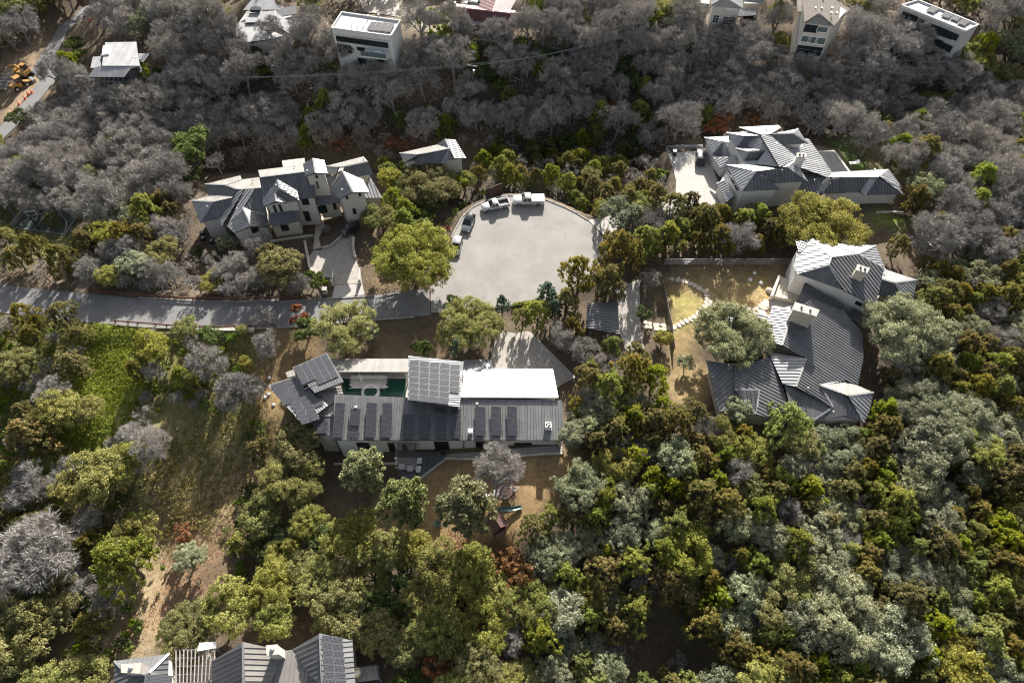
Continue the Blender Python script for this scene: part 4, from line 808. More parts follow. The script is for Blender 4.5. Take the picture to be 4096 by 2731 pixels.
for i in range(4): x = 1112 + i * 44; solar_array('weathered solar panel on the white flat roof, number %s from the left' % ('one', 'two', 'three', 'four')[i], [zT(x + 38, 158 + i * 2), zT(x + 78, 162 + i * 2), zT(x + 42, 222 + i * 4), zT(x, 215 + i * 4)], kk, 1, 2, .35, group='panels on the white flat roof')
for x, y in ((1010,205),(1048,205),(1092,200),(1130,135),(1205,130)): H.vent(zT(x, y), 12.2, .8, .12)
H = House('metal_roof_house', zT(330, 280), 'low grey house with pale corrugated metal roofs among bare trees', z=4); f = H.face
f([T_(155,176,7.5), T_(340,160,7.5), T_(425,160,7.5), T_(425,285,7.1), T_(185,315,7.1)], 'roof_pale', .6, .04); f([T_(235,100,8.2), T_(440,80,8.2), T_(560,160,7.8), T_(560,250,7.4), T_(430,160,7.8), T_(240,165,7.9)], 'roof_pale', .6, .04); f([T_(285,0,9), T_(440,-10,9), T_(480,72,8.3), T_(220,75,8.3)], 'roof_pale', .6, .04); f([T_(455,72,8.3), T_(600,40,8.3), T_(612,100,7.6), T_(480,122,7.8)], 'shingle_grey', 0)
H.walls([T_(185,312,7.1), T_(425,285,7.1), T_(560,250,7.1), T_(600,90,7.1), T_(440,0,7.1), T_(285,5,7.1), T_(165,180,7.1)], 0, "stucco_grey", .4, top=7.0)
a, b2 = P(zT(185,312), 7.1), P(zT(425,285), 7.1); H.window(a + Vector((0, .3, 0)), b2 + Vector((0, .3, 0)), zT(278,300), zT(298,312), (0, 0)); MB(H.o).box(P(zT(310, 70), 8.6), (2.2, 1.4, .5)).build('skylight', M['glass'], H.root); H.finish('roof_pale')
H = House('maroon_roof_house', zT(1950, 150), 'house with maroon metal roof and small white porch roof in the bare wood', z=4); f = H.face
f([T_(1742,55,9.2), T_(2206,106,9.2), T_(2168,192,7.0), T_(1725,142,7.0)], 'roof_red', .6, .05); f([T_(1742,55,9.2), T_(2206,106,9.2), T_(2190,78,8.3), T_(1760,28,8.3)], 'roof_red', .6, .05); f([T_(1945,0,8.8), T_(2060,0,9.4), T_(2030,88,9.3), T_(1920,62,8.6)], 'roof_red', .6, .05); f([T_(2060,0,9.4), T_(2200,-5,8.2), T_(2150,85,8.2), T_(2030,88,9.3)], 'roof_red', .6, .05)
f([T_(1885,140,7.3), T_(2032,155,7.3), T_(2016,197,6.9), T_(1868,180,6.9)], 'roof_pale', .6, .04); H.walls([T_(1730,140,7), T_(2165,190,7), T_(2195,90,7), T_(1760,40,7)], 0, 'stucco_grey', .3, top=6.9)
a, b2 = P(zT(1730,140), 7.0), P(zT(2165,190), 7.0); H.window(a + Vector((0, .25, 0)), b2 + Vector((0, .25, 0)), zT(1890,205), zT(1960,235), (2, 0)); H.vent(zT(1757, 60), 8.8, 1.4, .2); MB(H.o).slab([P(zT(*q), 3.4) for q in ((1870,240),(2080,255),(2060,340),(1880,320))], .25).build('deck', M['wood'], H.root); H.finish('roof_red')
H = House('pale_tower_house', zU(330, 200), 'tall cream house with blue grey metal roof, deck and paired windows at the upper edge', z=0); f = H.face
f([U_(243,42,11), U_(335,-10,13), U_(457,62,11)], 'roof_pale', .5, .05); f([U_(243,42,11), U_(250,-60,11), U_(335,-10,13)], 'roof_pale', .5, .05); f([U_(335,-10,13), U_(460,-40,11), U_(457,62,11)], 'roof_pale', .5, .05); f([U_(455,10,8.6), U_(480,-20,9.2), U_(600,-20,9.2), U_(594,26,8)], 'roof_pale', .5, .05); f([U_(425,62,7.2), U_(550,66,7.2), U_(545,105,6.6), U_(415,112,6.6)], 'roof_grey', .5, .05)
w1 = H.walls([U_(250,44,11), U_(450,62,11), U_(455,-30,11), U_(260,-50,11)], -3, 'stucco', .3, top=10.9); H.walls([U_(455,26,8), U_(590,26,8), U_(590,-15,8), U_(470,-15,8)], -2, 'stucco', .3, top=7.9); H.walls([U_(165,20,9), U_(240,25,9), U_(240,-40,9), U_(170,-40,9)], -2, 'stucco_grey', .2, top=8.8)
a, b2 = P(zU(250,44), 11) + Vector((0, .25, 0)), P(zU(450,62), 11) + Vector((0, .25, 0))
for q in (((345,55),(380,66)), ((385,58),(418,70)), ((330,110),(358,168)), ((362,112),(392,170)), ((262,100),(288,155))): H.window(a, b2, zU(*q[0]), zU(*q[1]), (1, 2), 'white_paint')
a, b2 = P(zU(455,26), 8) + Vector((0, .25, 0)), P(zU(590,26), 8) + Vector((0, .25, 0)); H.window(a, b2, zU(465,98), zU(520,140), (2, 0)); MB(H.o).slab([P(zU(*q), 1.5) for q in ((400,185),(525,195),(530,150),(410,140))], .3).build('deck', M['wood'], H.root); H.finish('roof_pale')
H = House('shingled_tower_house', zU(930, 300), 'tall narrow beige house with brown shingled hip roof leaning over the wood', z=-1); f = H.face
f([U_(875,157,12), U_(970,95,14.2), U_(1067,178,12)], 'shingle_grey', 0); f([U_(855,-20,12), U_(960,-30,14.2), U_(970,95,14.2), U_(875,157,12)], 'shingle', 0); f([U_(970,95,14.2), U_(960,-30,14.2), U_(1045,-20,13), U_(1182,62,11), U_(1067,178,12)], 'shingle', 0); f([U_(820,5,10), U_(855,0,10.4), U_(862,80,10.2), U_(828,80,9.8)], 'shingle', 0)
H.walls([U_(875,157,12), U_(1067,178,12), U_(1170,70,12), U_(1040,-15,12), U_(860,-15,12)], -4, 'stucco', .3, top=11.85); a, b2 = P(zU(875,157), 12), P(zU(1067,178), 12); dd = (b2 - a).normalized(); nn = Vector((-dd.y, dd.x, 0)); a, b2 = a + nn * .26, b2 + nn * .26
for q in (((880,166),(950,222),(1,0)), ((965,178),(1022,222),(0,0)), ((858,240),(905,288),(0,0)), ((908,245),(952,295),(0,0)), ((958,252),(1004,302),(0,0)), ((830,305),(975,378),(3,0))): H.window(a, b2, zU(*q[0]), zU(*q[1]), q[2], 'white_paint' if q[2] == (0, 0) else 'trim', 'glass_green' if q[2] == (0, 0) else 'glass')
for x, y in ((945,65),(985,68),(995,12),(1055,65),(1050,100),(1085,100)): H.vent(zU(x, y), 13.4, .5, .16)
H.finish('shingle')
H, w = flat_house('slab_house', 'grey flat roofed modern house with dark tall windows at the upper right corner', zU, [(1640,0),(2046,165),(1957,207),(1530,34)], 11, -4, 'membrane', 'stucco_grey')
a, b2 = w[3], w[2]; dd = (b2 - a).normalized(); out = Vector((dd.y, -dd.x, 0)); a, b2 = a + out * .14, b2 + out * .14
for q in (((1540,78),(1562,130)), ((1585,95),(1625,150)), ((1652,128),(1700,195)), ((1735,165),(1755,225)), ((1772,178),(1825,255)), ((1840,208),(1862,268)), ((1870,220),(1895,275)), ((1570,165),(1660,240)), ((1675,225),(1790,320)), ((1800,285),(1850,355)), ((1700,325),(1760,395)), ((1510,150),(1535,210)), ((1765,362),(1810,400))): H.window(a, b2, zU(*q[0]), zU(*q[1]), (1, 0) if q[1][0] - q[0][0] > 45 else (0, 0))
kk = fitplane([(zU(*q), 10.7) for q in ((1640,0),(2046,165),(1957,207))])
for i, (x, y) in enumerate(((1690,65),(1790,100),(1850,120),(1900,150))): solar_array('flat solar panel group on the grey slab house roof, %s' % ('far left', 'left of middle', 'right of middle', 'far right')[i], [zU(x + 40, y - 25), zU(x + 95, y - 3), zU(x + 50, y + 25), zU(x, y + 5)], kk, 2, 2, .3, group='panels on the slab house')
H = House('slope_house', zL(1200, 800), 'grey metal roofed hillside house with open deck frame beside the upper road', z=0); f = H.face
f([L_(1100,446,7.2), L_(1425,440,7.2), L_(1440,560,7.5), L_(1462,690,7.8), L_(1065,690,7.8)], 'roof_pale', .6, .04); f([L_(1060,690,7.8), L_(1465,690,7.8), L_(1365,720,7.5), L_(1300,808,6.8), L_(925,806,6.8), L_(985,712,7.4)], 'roof_pale', .6, .04); f([L_(970,596,7.2), L_(1065,592,7.2), L_(1050,712,7.0), L_(945,712,7.0)], 'roof_pale', .6, .04); f([L_(1440,563,7.0), L_(1568,558,7.0), L_(1500,650,6.8), L_(1455,650,6.8)], 'roof_pale', .6, .04)
H.walls([L_(1010,735,6.8), L_(1330,735,6.8), L_(1440,660,6.8), L_(1420,450,6.8), L_(1105,455,6.8), L_(1000,610,6.8)], -2, 'wood', .5, top=6.7); MB(H.o).box(P(zL(1110, 530), 7.7), (1.4, 3.4, .4), .25).build('skylight', M['white_paint'], H.root)
for x in range(995, 1300, 48): p = P(zL(x, 812), 6); q = P(zL(x + 4, 925), 2.2); MB(H.o).bar(p, q, .14).build('deck_post', M['wood_pale'], H.root)
for y, z in ((850, 4.8), (920, 2.6)): MB(H.o).bar(P(zL(985, y), z), P(zL(1285, y + 5), z), .16).build('deck_beam', M['wood_pale'], H.root)
H.finish('roof_pale')

# ------------------------------------------------------------------ vehicles
def rring(x, hw, z0, z1, r=.12, tumble=0.0):        # rounded cross-section at station x
    return [Vector((x, -hw + r, z0)), Vector((x, hw - r, z0)), Vector((x, hw, z0 + r)), Vector((x, hw - tumble * .5, (z0 + z1) / 2)), Vector((x, hw - tumble, z1 - r)), Vector((x, hw - tumble - r, z1)), Vector((x, -hw + tumble + r, z1)), Vector((x, -hw + tumble, z1 - r)), Vector((x, -hw + tumble * .5, (z0 + z1) / 2)), Vector((x, -hw, z0 + r))]
def wheel(root, x, y, r=.36, w=.25):
    mb = MB(); mb.sm = False; mb.tube([(0, -w / 2, 0), (0, -w / 2 + .04, 0), (0, w / 2 - .04, 0), (0, w / 2, 0)], [r * .9, r, r, r * .9], 16); t = mb.build('wheel', M['rubber'], root, (x, y, r))
    sg = 1 if y > 0 else -1; MB().tube([(0, sg * (w / 2 - .02), 0), (0, sg * (w / 2 + .012), 0)], [r * .62, r * .55], 10).build('rim', M['steel'], t)
def vehicle(name, label, a, b2, paint, kind='suv', L=4.6, Wd=1.86, Ht=1.66, glassroof=False, cover=None, cat='car'):
    a, b2 = Vector(a), Vector(b2); c = (a + b2) / 2; hd = math.atan2(b2.y - a.y, b2.x - a.x)     # a rear, b front
    r = thing(name, (c.x, c.y, a.z), label, cat, None, hd); h = L / 2; w = Wd / 2; pm = M[paint]
    belt = Ht * .56 if kind != 'pickup' else Ht * .60; mb = MB(); mb.sm = True
    if kind == 'pickup':
        cabr, cabf = -h * .18, h * .42
        st = [(h, .80, .42, belt * .74), (h * .96, .97, .36, belt * .93), (h * .62, 1, .34, belt * .98), (h * .42, 1, .34, belt), (cabr - .02, 1, .34, belt)]
        mb.loft([rring(x, w * k, z0, z1, .1) for x, k, z0, z1 in st]); body = mb.build('body', pm, r)
        bd = MB(); bx0, bx1 = -h, cabr - .04; bz = belt
        bd.box(((bx0 + bx1) / 2, 0, .5), (bx1 - bx0, Wd, .32)); 
        for s in (-1, 1): bd.box(((bx0 + bx1) / 2, s * (w - .06), (bz + .5) / 2 + .12), (bx1 - bx0, .12, bz - .62 + .1))
        bd.box((bx0 + .05, 0, (bz + .5) / 2 + .1), (.1, Wd - .24, bz - .6)); bd.box((bx1 - .05, 0, (bz + .5) / 2 + .1), (.08, Wd - .24, bz - .6)); bed = bd.build('cargo_bed', pm, r)
        MB().box(((bx0 + bx1) / 2, 0, .69), (bx1 - bx0 - .2, Wd - .26, .05)).build('bed_liner', M['black'], bed)
        if cover: MB().box(((bx0 + bx1) / 2, 0, bz + .03), (bx1 - bx0 - .06, Wd - .08, .06)).build('bed_cover', M[cover], r)
        g0, g1, t0, t1 = cabr, cabf + .12, cabr + .22, cabf - .55
    else:
        st = [(h, .72, .42, belt * .70), (h * .95, .90, .33, belt * .84), (h * .75, .98, .27, belt * .93), (h * .42, 1, .25, belt), (-h * .7, 1, .25, belt * 1.03), (-h * .93, .95, .28, belt * 1.0), (-h, .84, .36, belt * .92)]
        mb.loft([rring(x, w * k, z0, z1, .12) for x, k, z0, z1 in st]); body = mb.build('body', pm, r); g0, g1, t0, t1 = -h * .92, h * .46, -h * .68, h * .12
    zr = Ht - .07; gb = MB(); gw, tw_ = w * .95, w * .76
    gb.add([(g1, -gw, belt - .06), (g1, gw, belt - .06), (g0, gw, belt - .06), (g0, -gw, belt - .06), (t1, -tw_, zr), (t1, tw_, zr), (t0, tw_, zr), (t0, -tw_, zr)], [(0, 1, 5, 4), (1, 2, 6, 5), (2, 3, 7, 6), (3, 0, 4, 7), (4, 5, 6, 7), (3, 2, 1, 0)]); glassh = gb.build('windows', M['glass'], r)
    rf = MB(); rf.sm = True; rf.loft([rring(x, tw_ * k + .03, zr - .03, zr + .06 * q, .05) for x, k, q in ((t1 + .06, .9, .6), (t1 - .1, 1, 1), ((t0 + t1) / 2, 1.02, 1.2), (t0 + .1, 1, 1), (t0 - .05, .9, .6))]); rf.build('roof', M['glass'] if glassroof else pm, r)
    for s in (-1, 1):
        for (xa, xb) in ((g1, t1), (g0, t0), ((g0 + g1) / 2 - .05, (t0 + t1) / 2 - .05)): MB().bar((xa, s * gw, belt - .04), (xb, s * (tw_ + .01), zr), .09, .07).build('pillar', pm, r)
        MB().box((g1 - .35, s * (w + .1), belt + .08), (.12, .2, .16)).build('mirror', pm, r)
        MB().box((h * .955, s * w * .68, belt * .72), (.1, w * .36, .14), s * -.25).build('headlight', M['lens'], r); MB().box((-h * (.965 if kind != 'pickup' else 1.0), s * w * .82, belt * .8), (.08, w * .22, .3)).build('tail_light', M['tail'], r)
        for x in (h * .62, -h * .60): wheel(r, x, s * (w - .1), .41 if kind == 'pickup' else .35, .26)
        MB().box((-h * .02, s * (w + .004), belt * .72), (.16, .02, .03)).build('door_handle', M['trim'], r)
    MB().box((h * .985, 0, .48), (.1, Wd * .8, .22)).build('front_bumper', M['trim'] if kind != 'pickup' else M['steel'], r); MB().box((h * .975, 0, belt * .66), (.07, Wd * .5, .22)).build('grille', M['black'], r); MB().box((-h * 1.0, 0, .5), (.12, Wd * .85, .2)).build('rear_bumper', M['steel'] if kind == 'pickup' else M['trim'], r)
    return r
vehicle('pickup_truck', 'large white crew cab pickup with covered bed parked at the turning circle', P(zV(1240,285)), P(zV(925,292)), 'car_white', 'pickup', 6.1, 2.03, 1.98, cover='car_white', cat='pickup truck')
vehicle('pickup_truck', 'smaller white pickup with open black bed parked left of the large one', P(zV(862,312)), P(zV(612,365)), 'car_white', 'pickup', 5.4, 1.9, 1.8, cat='pickup truck')
vehicle('parked_car', 'silver crossover with black roof and lit front facing down the road', P(zV(480,455)), P(zV(425,590)), 'car_silver', 'suv', 4.6, 1.86, 1.6, glassroof=True)
vehicle('parked_car', 'silver hatchback half hidden under the oak by the turning circle', P(zV(350,690)), P(zV(315,830)), 'car_silver', 'suv', 4.4, 1.8, 1.55)
vehicle('parked_car', 'black car parked on the pale driveway of the upper right house', P(zN(425,455), .11), P(zN(430,345), .11), 'car_black', 'suv', 4.8, 1.92, 1.5)
vehicle('parked_car', 'black car half hidden at the top of the curved driveway', P(zC(1560,850), .02), P(zC(1610,815), .02), 'car_black', 'suv', 4.5, 1.85, 1.5)
zz_ = Tz(*P(zT(1875,45), 7).xy) + .02
vehicle('parked_car', 'silver car parked behind the maroon roofed house', P(zT(1930,58), zz_), P(zT(1820,42), zz_), 'car_silver', 'suv', 4.7, 1.9, 1.7)

# ------------------------------------------------------------------ courtyard pool
pool = outline(zA, [(1045,600),(1775,600),(1775,828),(1060,800)], .02)
def flat(name, pts, m, z, t=.12, kind='structure'):
    o = MB().slab([Vector((p.x, p.y, z)) for p in pts], t).build(name, M[m]); o['kind'] = kind; return o
flat('court_paving', outline(zA, [(1010,520),(1800,520),(1800,850),(960,850)], .05), 'concrete', .06)
flat('pool_water', pool, 'water', .075, .005)
for y0, y1 in ((590, 604),): flat('pool_coping', outline(zA, [(1040,y0 - 8),(1775,y0 - 8),(1775,y1),(1040,y1)], .2), 'concrete', .2, .15)
tb = P(zA(1375,760), .5); r = thing('hot_tub', (tb.x, tb.y, .07), 'round white rimmed hot tub at the edge of the courtyard pool', 'hot tub'); rg = []
for rr, z in ((1.45, 0), (1.45, .55), (1.05, .55), (1.05, .1)): rg.append([Vector((math.cos(2 * math.pi * k / 28) * rr, math.sin(2 * math.pi * k / 28) * rr, z)) for k in range(28)])
mb = MB(); mb.loft(rg, cap=False).build('rim', M['white_paint'], r); MB().tube([(0, 0, .2), (0, 0, .38)], 1.06, 28).build('water', M['water'], r)
r = thing('pool_pergola', (*P(zA(1360,640), 0).xy, .07), 'slatted metal shade above the courtyard pool', 'pergola'); o_ = r.location.copy()
pa = [P(zA(*q), 2.9) for q in ((1158,548),(1572,548),(1566,720),(1150,720))]
for i in range(15):
    t = i / 14; a, b2 = pa[0].lerp(pa[3], t), pa[1].lerp(pa[2], t); e = random.uniform(-.25, .25); d = (b2 - a).normalized(); MB(o_).bar(a + d * e, b2 + d * e, .05, .09).build('slat', M['roof_mid'], r)
for t in (.12, .88): MB(o_).bar(pa[0].lerp(pa[1], t) - Vector((0, 0, .1)), pa[3].lerp(pa[2], t) - Vector((0, 0, .1)), .08, .1).build('beam', M['trim'], r)
for t in (.12, .88):
    for q in (pa[0].lerp(pa[1], t), pa[3].lerp(pa[2], t)): MB(o_).box((q.x, q.y, 1.42), (.08, .08, 2.75)).build('post', M['trim'], r)
# ------------------------------------------------------------------ equipment on and beside the long house
def condenser(p, label, s=1.0, rz=0.0, col='steel', group=None):
    r = thing('air_conditioner', p, label, 'air conditioner', group, rz); MB().box((0, 0, .48 * s), (.85 * s, .85 * s, .9 * s)).build('casing', M[col], r); MB().tube([(0, 0, .94 * s), (0, 0, .97 * s)], .36 * s, 14).build('fan_grille', M['black'], r)
    MB().tube([(0, 0, .96 * s), (0, 0, 1.0 * s)], .1 * s, 8).build('hub', M['steel'], r)
    for k in range(3): MB().bar((0, 0, .99 * s), (.33 * s * math.cos(k * 2.09), .33 * s * math.sin(k * 2.09), .99 * s), .09 * s, .015).build('blade', M['white_paint'], r)
    MB().box((0, 0, .02), (1.0 * s, 1.0 * s, .05)).build('pad', M['concrete'], r); return r
condenser(onplane(zB(1548,1070), kS, .05), 'pale fan unit casting a long shadow on the long dark roof', 1.05, .05, 'white_paint')
p = onplane(zB(737,1125), kS, .04); r = thing('roof_vent_box', p, 'white box on the long dark roof between the solar strips', 'vent box'); MB().box((0, 0, .35), (.6, .6, .7)).build('casing', M['white_paint'], r); MB().box((0, 0, .72), (.68, .68, .05)).build('lid', M['white_paint'], r)
p = G(zS(2082,205)); r = thing('air_conditioner', p, 'low pale heat pump against the right end of the long wall', 'air conditioner'); MB().box((0, .5, .45), (1.0, .4, .8)).build('casing', M['stucco'], r); MB().tube([(-.15, .29, .45), (-.15, .27, .45)], .3, 14).build('fan_grille', M['trim'], r); MB().box((0, .5, .03), (1.1, .5, .08)).build('pad', M['concrete'], r)
for i, (x, y) in enumerate(((255,880),(262,925),(340,950))): condenser(G(zC(x, y)), 'dark air conditioner beside the left wall of the two storey house, %s' % ('uppermost', 'middle one', 'lowest')[i], 1.0, .2, 'trim', 'air conditioners beside the two storey house')
# ------------------------------------------------------------------ deck, pergola and yard south of the long house
DK = [P(zS(*q), -.75) for q in ((655,345),(840,240),(1080,240),(1080,300),(830,490),(655,460))]
r = thing('timber_deck', P(zS(800,380), -2.5), 'dark timber deck in the shade of the long house', 'deck'); o_ = r.location.copy(); xs = [p.x for p in DK]; n_b = 36
for i in range(n_b):
    x0 = min(xs) + (max(xs) - min(xs)) * i / n_b; x1 = min(xs) + (max(xs) - min(xs)) * (i + 1) / n_b - .012
    q = clip(clip(DK, Vector((1, 0, 0)), x0, 1), Vector((1, 0, 0)), x1, -1)
    if len(q) > 2: MB(o_).slab(q, .05).build('deck_board', M['wood'], r)
MB(o_).prism([tuple(p.xy) for p in DK], -3.5, -.82).build('deck_base', M['trim'], r)
kp = [P(zS(*q), -.7) for q in ((1075,298),(1085,308),(838,498),(820,490))]; tag(MB().prism([tuple(p.xy) for p in kp], -2.5, -.6).build('deck_edge_wall', M['concrete']), 'pale concrete edge running along the timber deck', 'low wall')
r = thing('entrance_pergola', P(zS(740,300), -.74), 'dark slatted canopy over the deck door of the long house', 'pergola'); o_ = r.location.copy()
pa = [P(zS(*q), 2.3) for q in ((650,158),(822,158),(815,395),(650,390))]
for i in range(32):
    t = i / 31; a, b2 = pa[0].lerp(pa[3], t), pa[1].lerp(pa[2], t); e = random.uniform(-.35, .35); d = (b2 - a).normalized(); MB(o_).bar(a + d * e - d * .2, b2 + d * e + d * .2, .045, .06).build('slat', M['roof_mid'] if i > 17 else M['trim'], r)  # outer slats take a paler metal that paints in the sunlight on them
for t in (.05, .95):
    MB(o_).bar(pa[0].lerp(pa[1], t) - Vector((0, 0, .08)), pa[3].lerp(pa[2], t) - Vector((0, 0, .08)), .1, .12).build('beam', M['trim'], r); q = pa[3].lerp(pa[2], t); MB(o_).box((q.x, q.y, .75), (.1, .1, 3.0)).build('post', M['trim'], r)
def armchair(p, rz, label):
    r = thing('armchair', p, label, 'chair', 'white armchairs on the timber deck', rz); MB().box((0, 0, .3), (.75, .75, .3)).build('seat', M['white_paint'], r); MB().box((0, .34, .62), (.75, .14, .5)).build('backrest', M['white_paint'], r)
    for s in (-1, 1): MB().box((s * .36, 0, .48), (.12, .72, .28)).build('armrest', M['white_paint'], r)
    for sx in (-1, 1):
        for sy in (-1, 1): MB().box((sx * .32, sy * .32, .08), (.06, .06, .16)).build('leg', M['black'], r)
for x, y, rz, l in ((848,330,-1.57,'upper right'),(838,405,-1.57,'lower right'),(692,380,3.1,'left'),(765,395,3.1,'lowest middle')): armchair(P(zS(x, y), -.74), rz, 'white armchair on the timber deck, %s one' % l)
pp = P(zS(1055,258), -.74); r = thing('planter', pp, 'dark bowl planter in the corner of the timber deck', 'planter'); MB().tube([(0, 0, 0), (0, 0, .45), (0, 0, .4)], [.22, .36, .3], 12).build('bowl', M['black'], r)
def drape(name, pts, m, up=.06, label=None, cat=None):
    w = [G(q) for q in pts]; bm = bmesh.new(); bm.faces.new([bm.verts.new(p) for p in w])
    for ax in (0, 1):
        lo, hi = min(p[ax] for p in w), max(p[ax] for p in w); v = math.floor(lo) + 1.1
        while v < hi:
            bmesh.ops.bisect_plane(bm, geom=bm.verts[:] + bm.edges[:] + bm.faces[:], plane_co=(v, 0, 0) if ax == 0 else (0, v, 0), plane_no=(1, 0, 0) if ax == 0 else (0, 1, 0)); v += 1.1
    for v_ in bm.verts: v_.co.z = Tz(v_.co.x, v_.co.y) + up
    bmesh.ops.triangulate(bm, faces=bm.faces[:]); bmesh.ops.recalc_face_normals(bm, faces=bm.faces[:])
    for f_ in bm.faces:
        if f_.normal.z < 0: f_.normal_flip()
    me = bpy.data.meshes.new(name); bm.to_mesh(me); bm.free(); me.materials.append(M[m]); o = link(bpy.data.objects.new(name, me))
    if label: tag(o, label, cat)
    else: o['kind'] = 'structure'
    return o
drape('gravel_bed', [zS(*q) for q in ((1090,262),(1240,250),(1440,238),(1700,210),(2060,188),(2125,190),(2135,258),(1900,268),(1700,285),(1400,300),(1090,300))], 'gravel', .12)
edge = [(1072,302),(1300,308),(1420,306),(1560,296),(1740,283),(1850,272),(1960,262),(2140,258)]
r = thing('stone_edging', G(zS(1600,290)), 'stepped pale stone edging between gravel bed and tan lawn', 'edging'); o_ = r.location.copy()
for a, b2 in zip(edge[:-1], edge[1:]):
    A2, B2 = G(zS(*a)), G(zS(*b2)); n_ = max(2, int((B2 - A2).length / 1.1))
    for i in range(n_): q0, q1 = A2.lerp(B2, i / n_), A2.lerp(B2, (i + 1) / n_ - .012); up = Vector((0, 0, .16)); MB(o_).bar(q0 + up, q1 + up, .3, .34).build('edging_stone', M['stone'], r)
edge = [(85,352),(300,352),(500,350),(650,348)]
r = thing('stone_edging', G(zS(300,350)), 'pale stone edging under the left part of the long wall', 'edging'); o_ = r.location.copy()
for a, b2 in zip(edge[:-1], edge[1:]): A2, B2 = G(zS(*a)), G(zS(*b2)); MB(o_).bar(A2 + Vector((0, 0, .2)), B2 + Vector((0, 0, .2)), .3, .4).build('edging_stone', M['stone'], r)
pt_ = [G(zS(*q)) for q in ((585,545),(690,480),(740,500),(640,580))]; tag(MB().prism([tuple(p.xy) for p in pt_], -5, max(p.z for p in pt_) + .3).build('garden_bench_wall', M['concrete']), 'pale concrete slab bench below the timber deck', 'bench')
# picnic table
p = G(zS(1635,615)); r = thing('picnic_table', p, 'round red brown picnic table with benches under the leafless tree', 'table', None, .4); MB().tube([(0, 0, .72), (0, 0, .78)], .85, 8).build('table_top', M['wood_red'], r)
for k in range(4):
    a = k * math.pi / 2 + .4; c_, s_ = math.cos(a), math.sin(a); MB().box((c_ * 1.25, s_ * 1.25, .45), (1.1, .3, .06), a + math.pi / 2).build('bench', M['wood_red'], r); MB().bar((c_ * .5, s_ * .5, .7), (c_ * 1.0, s_ * 1.0, 0), .1).build('leg', M['wood_red'], r); MB().bar((c_ * .4, s_ * .4, .38), (c_ * 1.25, s_ * 1.25, .38), .08).build('brace', M['wood_red'], r)
    MB().bar((c_ * 1.25, s_ * 1.25, 0), (c_ * 1.25, s_ * 1.25, .42), .1).build('bench_leg', M['wood_red'], r)
drape('gravel_patch', [zS(*q) for q in ((1480,600),(1620,520),(1745,560),(1640,660),(1500,650))], 'gravel', .08)
tag(drape('timber_step', [zS(*q) for q in ((1380,640),(1440,615),(1480,630),(1420,665))], 'white_paint', .25), 'pale step slab beside the bushy tree', 'step'); pb_ = G(zS(1360,600)); MB_ = MB(pb_); tag(MB_.box(pb_ + Vector((0, 0, .25)), (2.6, .35, .6), -.35).build('rusty_planter_edge', M['rust']), 'rusty steel planter edge left of the picnic table', 'edging')
# playhouse with slide
p = G(zS(1535,930)); r = thing('playhouse', p, 'raised dark timber playhouse with red brown gable roof at the lawn edge', 'playhouse', None, .55); 
for sx in (-1, 1):
    for sy in (-1, 1): MB().box((sx * .85, sy * .95, 1.3), (.14, .14, 2.6)).build('post', M['wood_red'], r)
    MB().add([(sx * 1.3, -1.3, 2.85), (sx * 1.3, 1.3, 2.85), (0, 1.3, 3.9), (0, -1.3, 3.9), (sx * 1.3, -1.3, 2.77), (sx * 1.3, 1.3, 2.77), (0, 1.3, 3.82), (0, -1.3, 3.82)], [(0, 1, 2, 3), (4, 7, 6, 5), (0, 4, 5, 1), (1, 5, 6, 2), (3, 2, 6, 7), (0, 3, 7, 4)]).build('roof_slope', M['wood_red'], r)
for i in range(9): MB().box((0, -1.0 + i * .25, 1.25), (1.9, .235, .06)).build('floor_board', M['wood_red'], r)
for sx in (-1, 1):
    for i in range(7): MB().box((sx * .9, -.9 + i * .3, 1.75), (.05, .27, .95)).build('wall_board', M['wood_red'], r)
for s in (-.3, .3): MB().bar((s, -1.0, 1.25), (s, -1.9, 0), .09).build('ladder_rail', M['wood_pale'], r)
for i in range(4): t = (i + .6) / 4.5; MB().bar((-.3, -1.0 - .9 * t, 1.25 - 1.25 * t), (.3, -1.0 - .9 * t, 1.25 - 1.25 * t), .06).build('rung', M['wood_pale'], r)
q = G(zS(1660,770)); hd = math.atan2(.30, 1.0); sl = thing('slide', (q.x, q.y, q.z), 'green plastic slide running down from the playhouse to the lawn', 'slide', None, hd); mb = MB(); mb.sm = True; rings = []
for i in range(9): t = i / 8; x = -1.7 + 3.4 * t; z = 1.35 * (1 - t) ** 1.4 + .18 + .06 * math.sin(t * 9); rings.append([Vector((x, -.3, z + .22)), Vector((x, -.26, z)), Vector((x, .26, z)), Vector((x, .3, z + .22)), Vector((x, .34, z + .2)), Vector((x, .3, z - .05)), Vector((x, -.3, z - .05)), Vector((x, -.34, z + .2))])
mb.loft(rings).build('chute', M['green_slide'], sl); MB().bar((-1.5, 0, 0), (-1.5, 0, 1.3), .12).build('support', M['wood_red'], sl); MB().bar((1.3, 0, 0), (1.3, 0, .2), .3, .1).build('foot', M['green_slide'], sl)
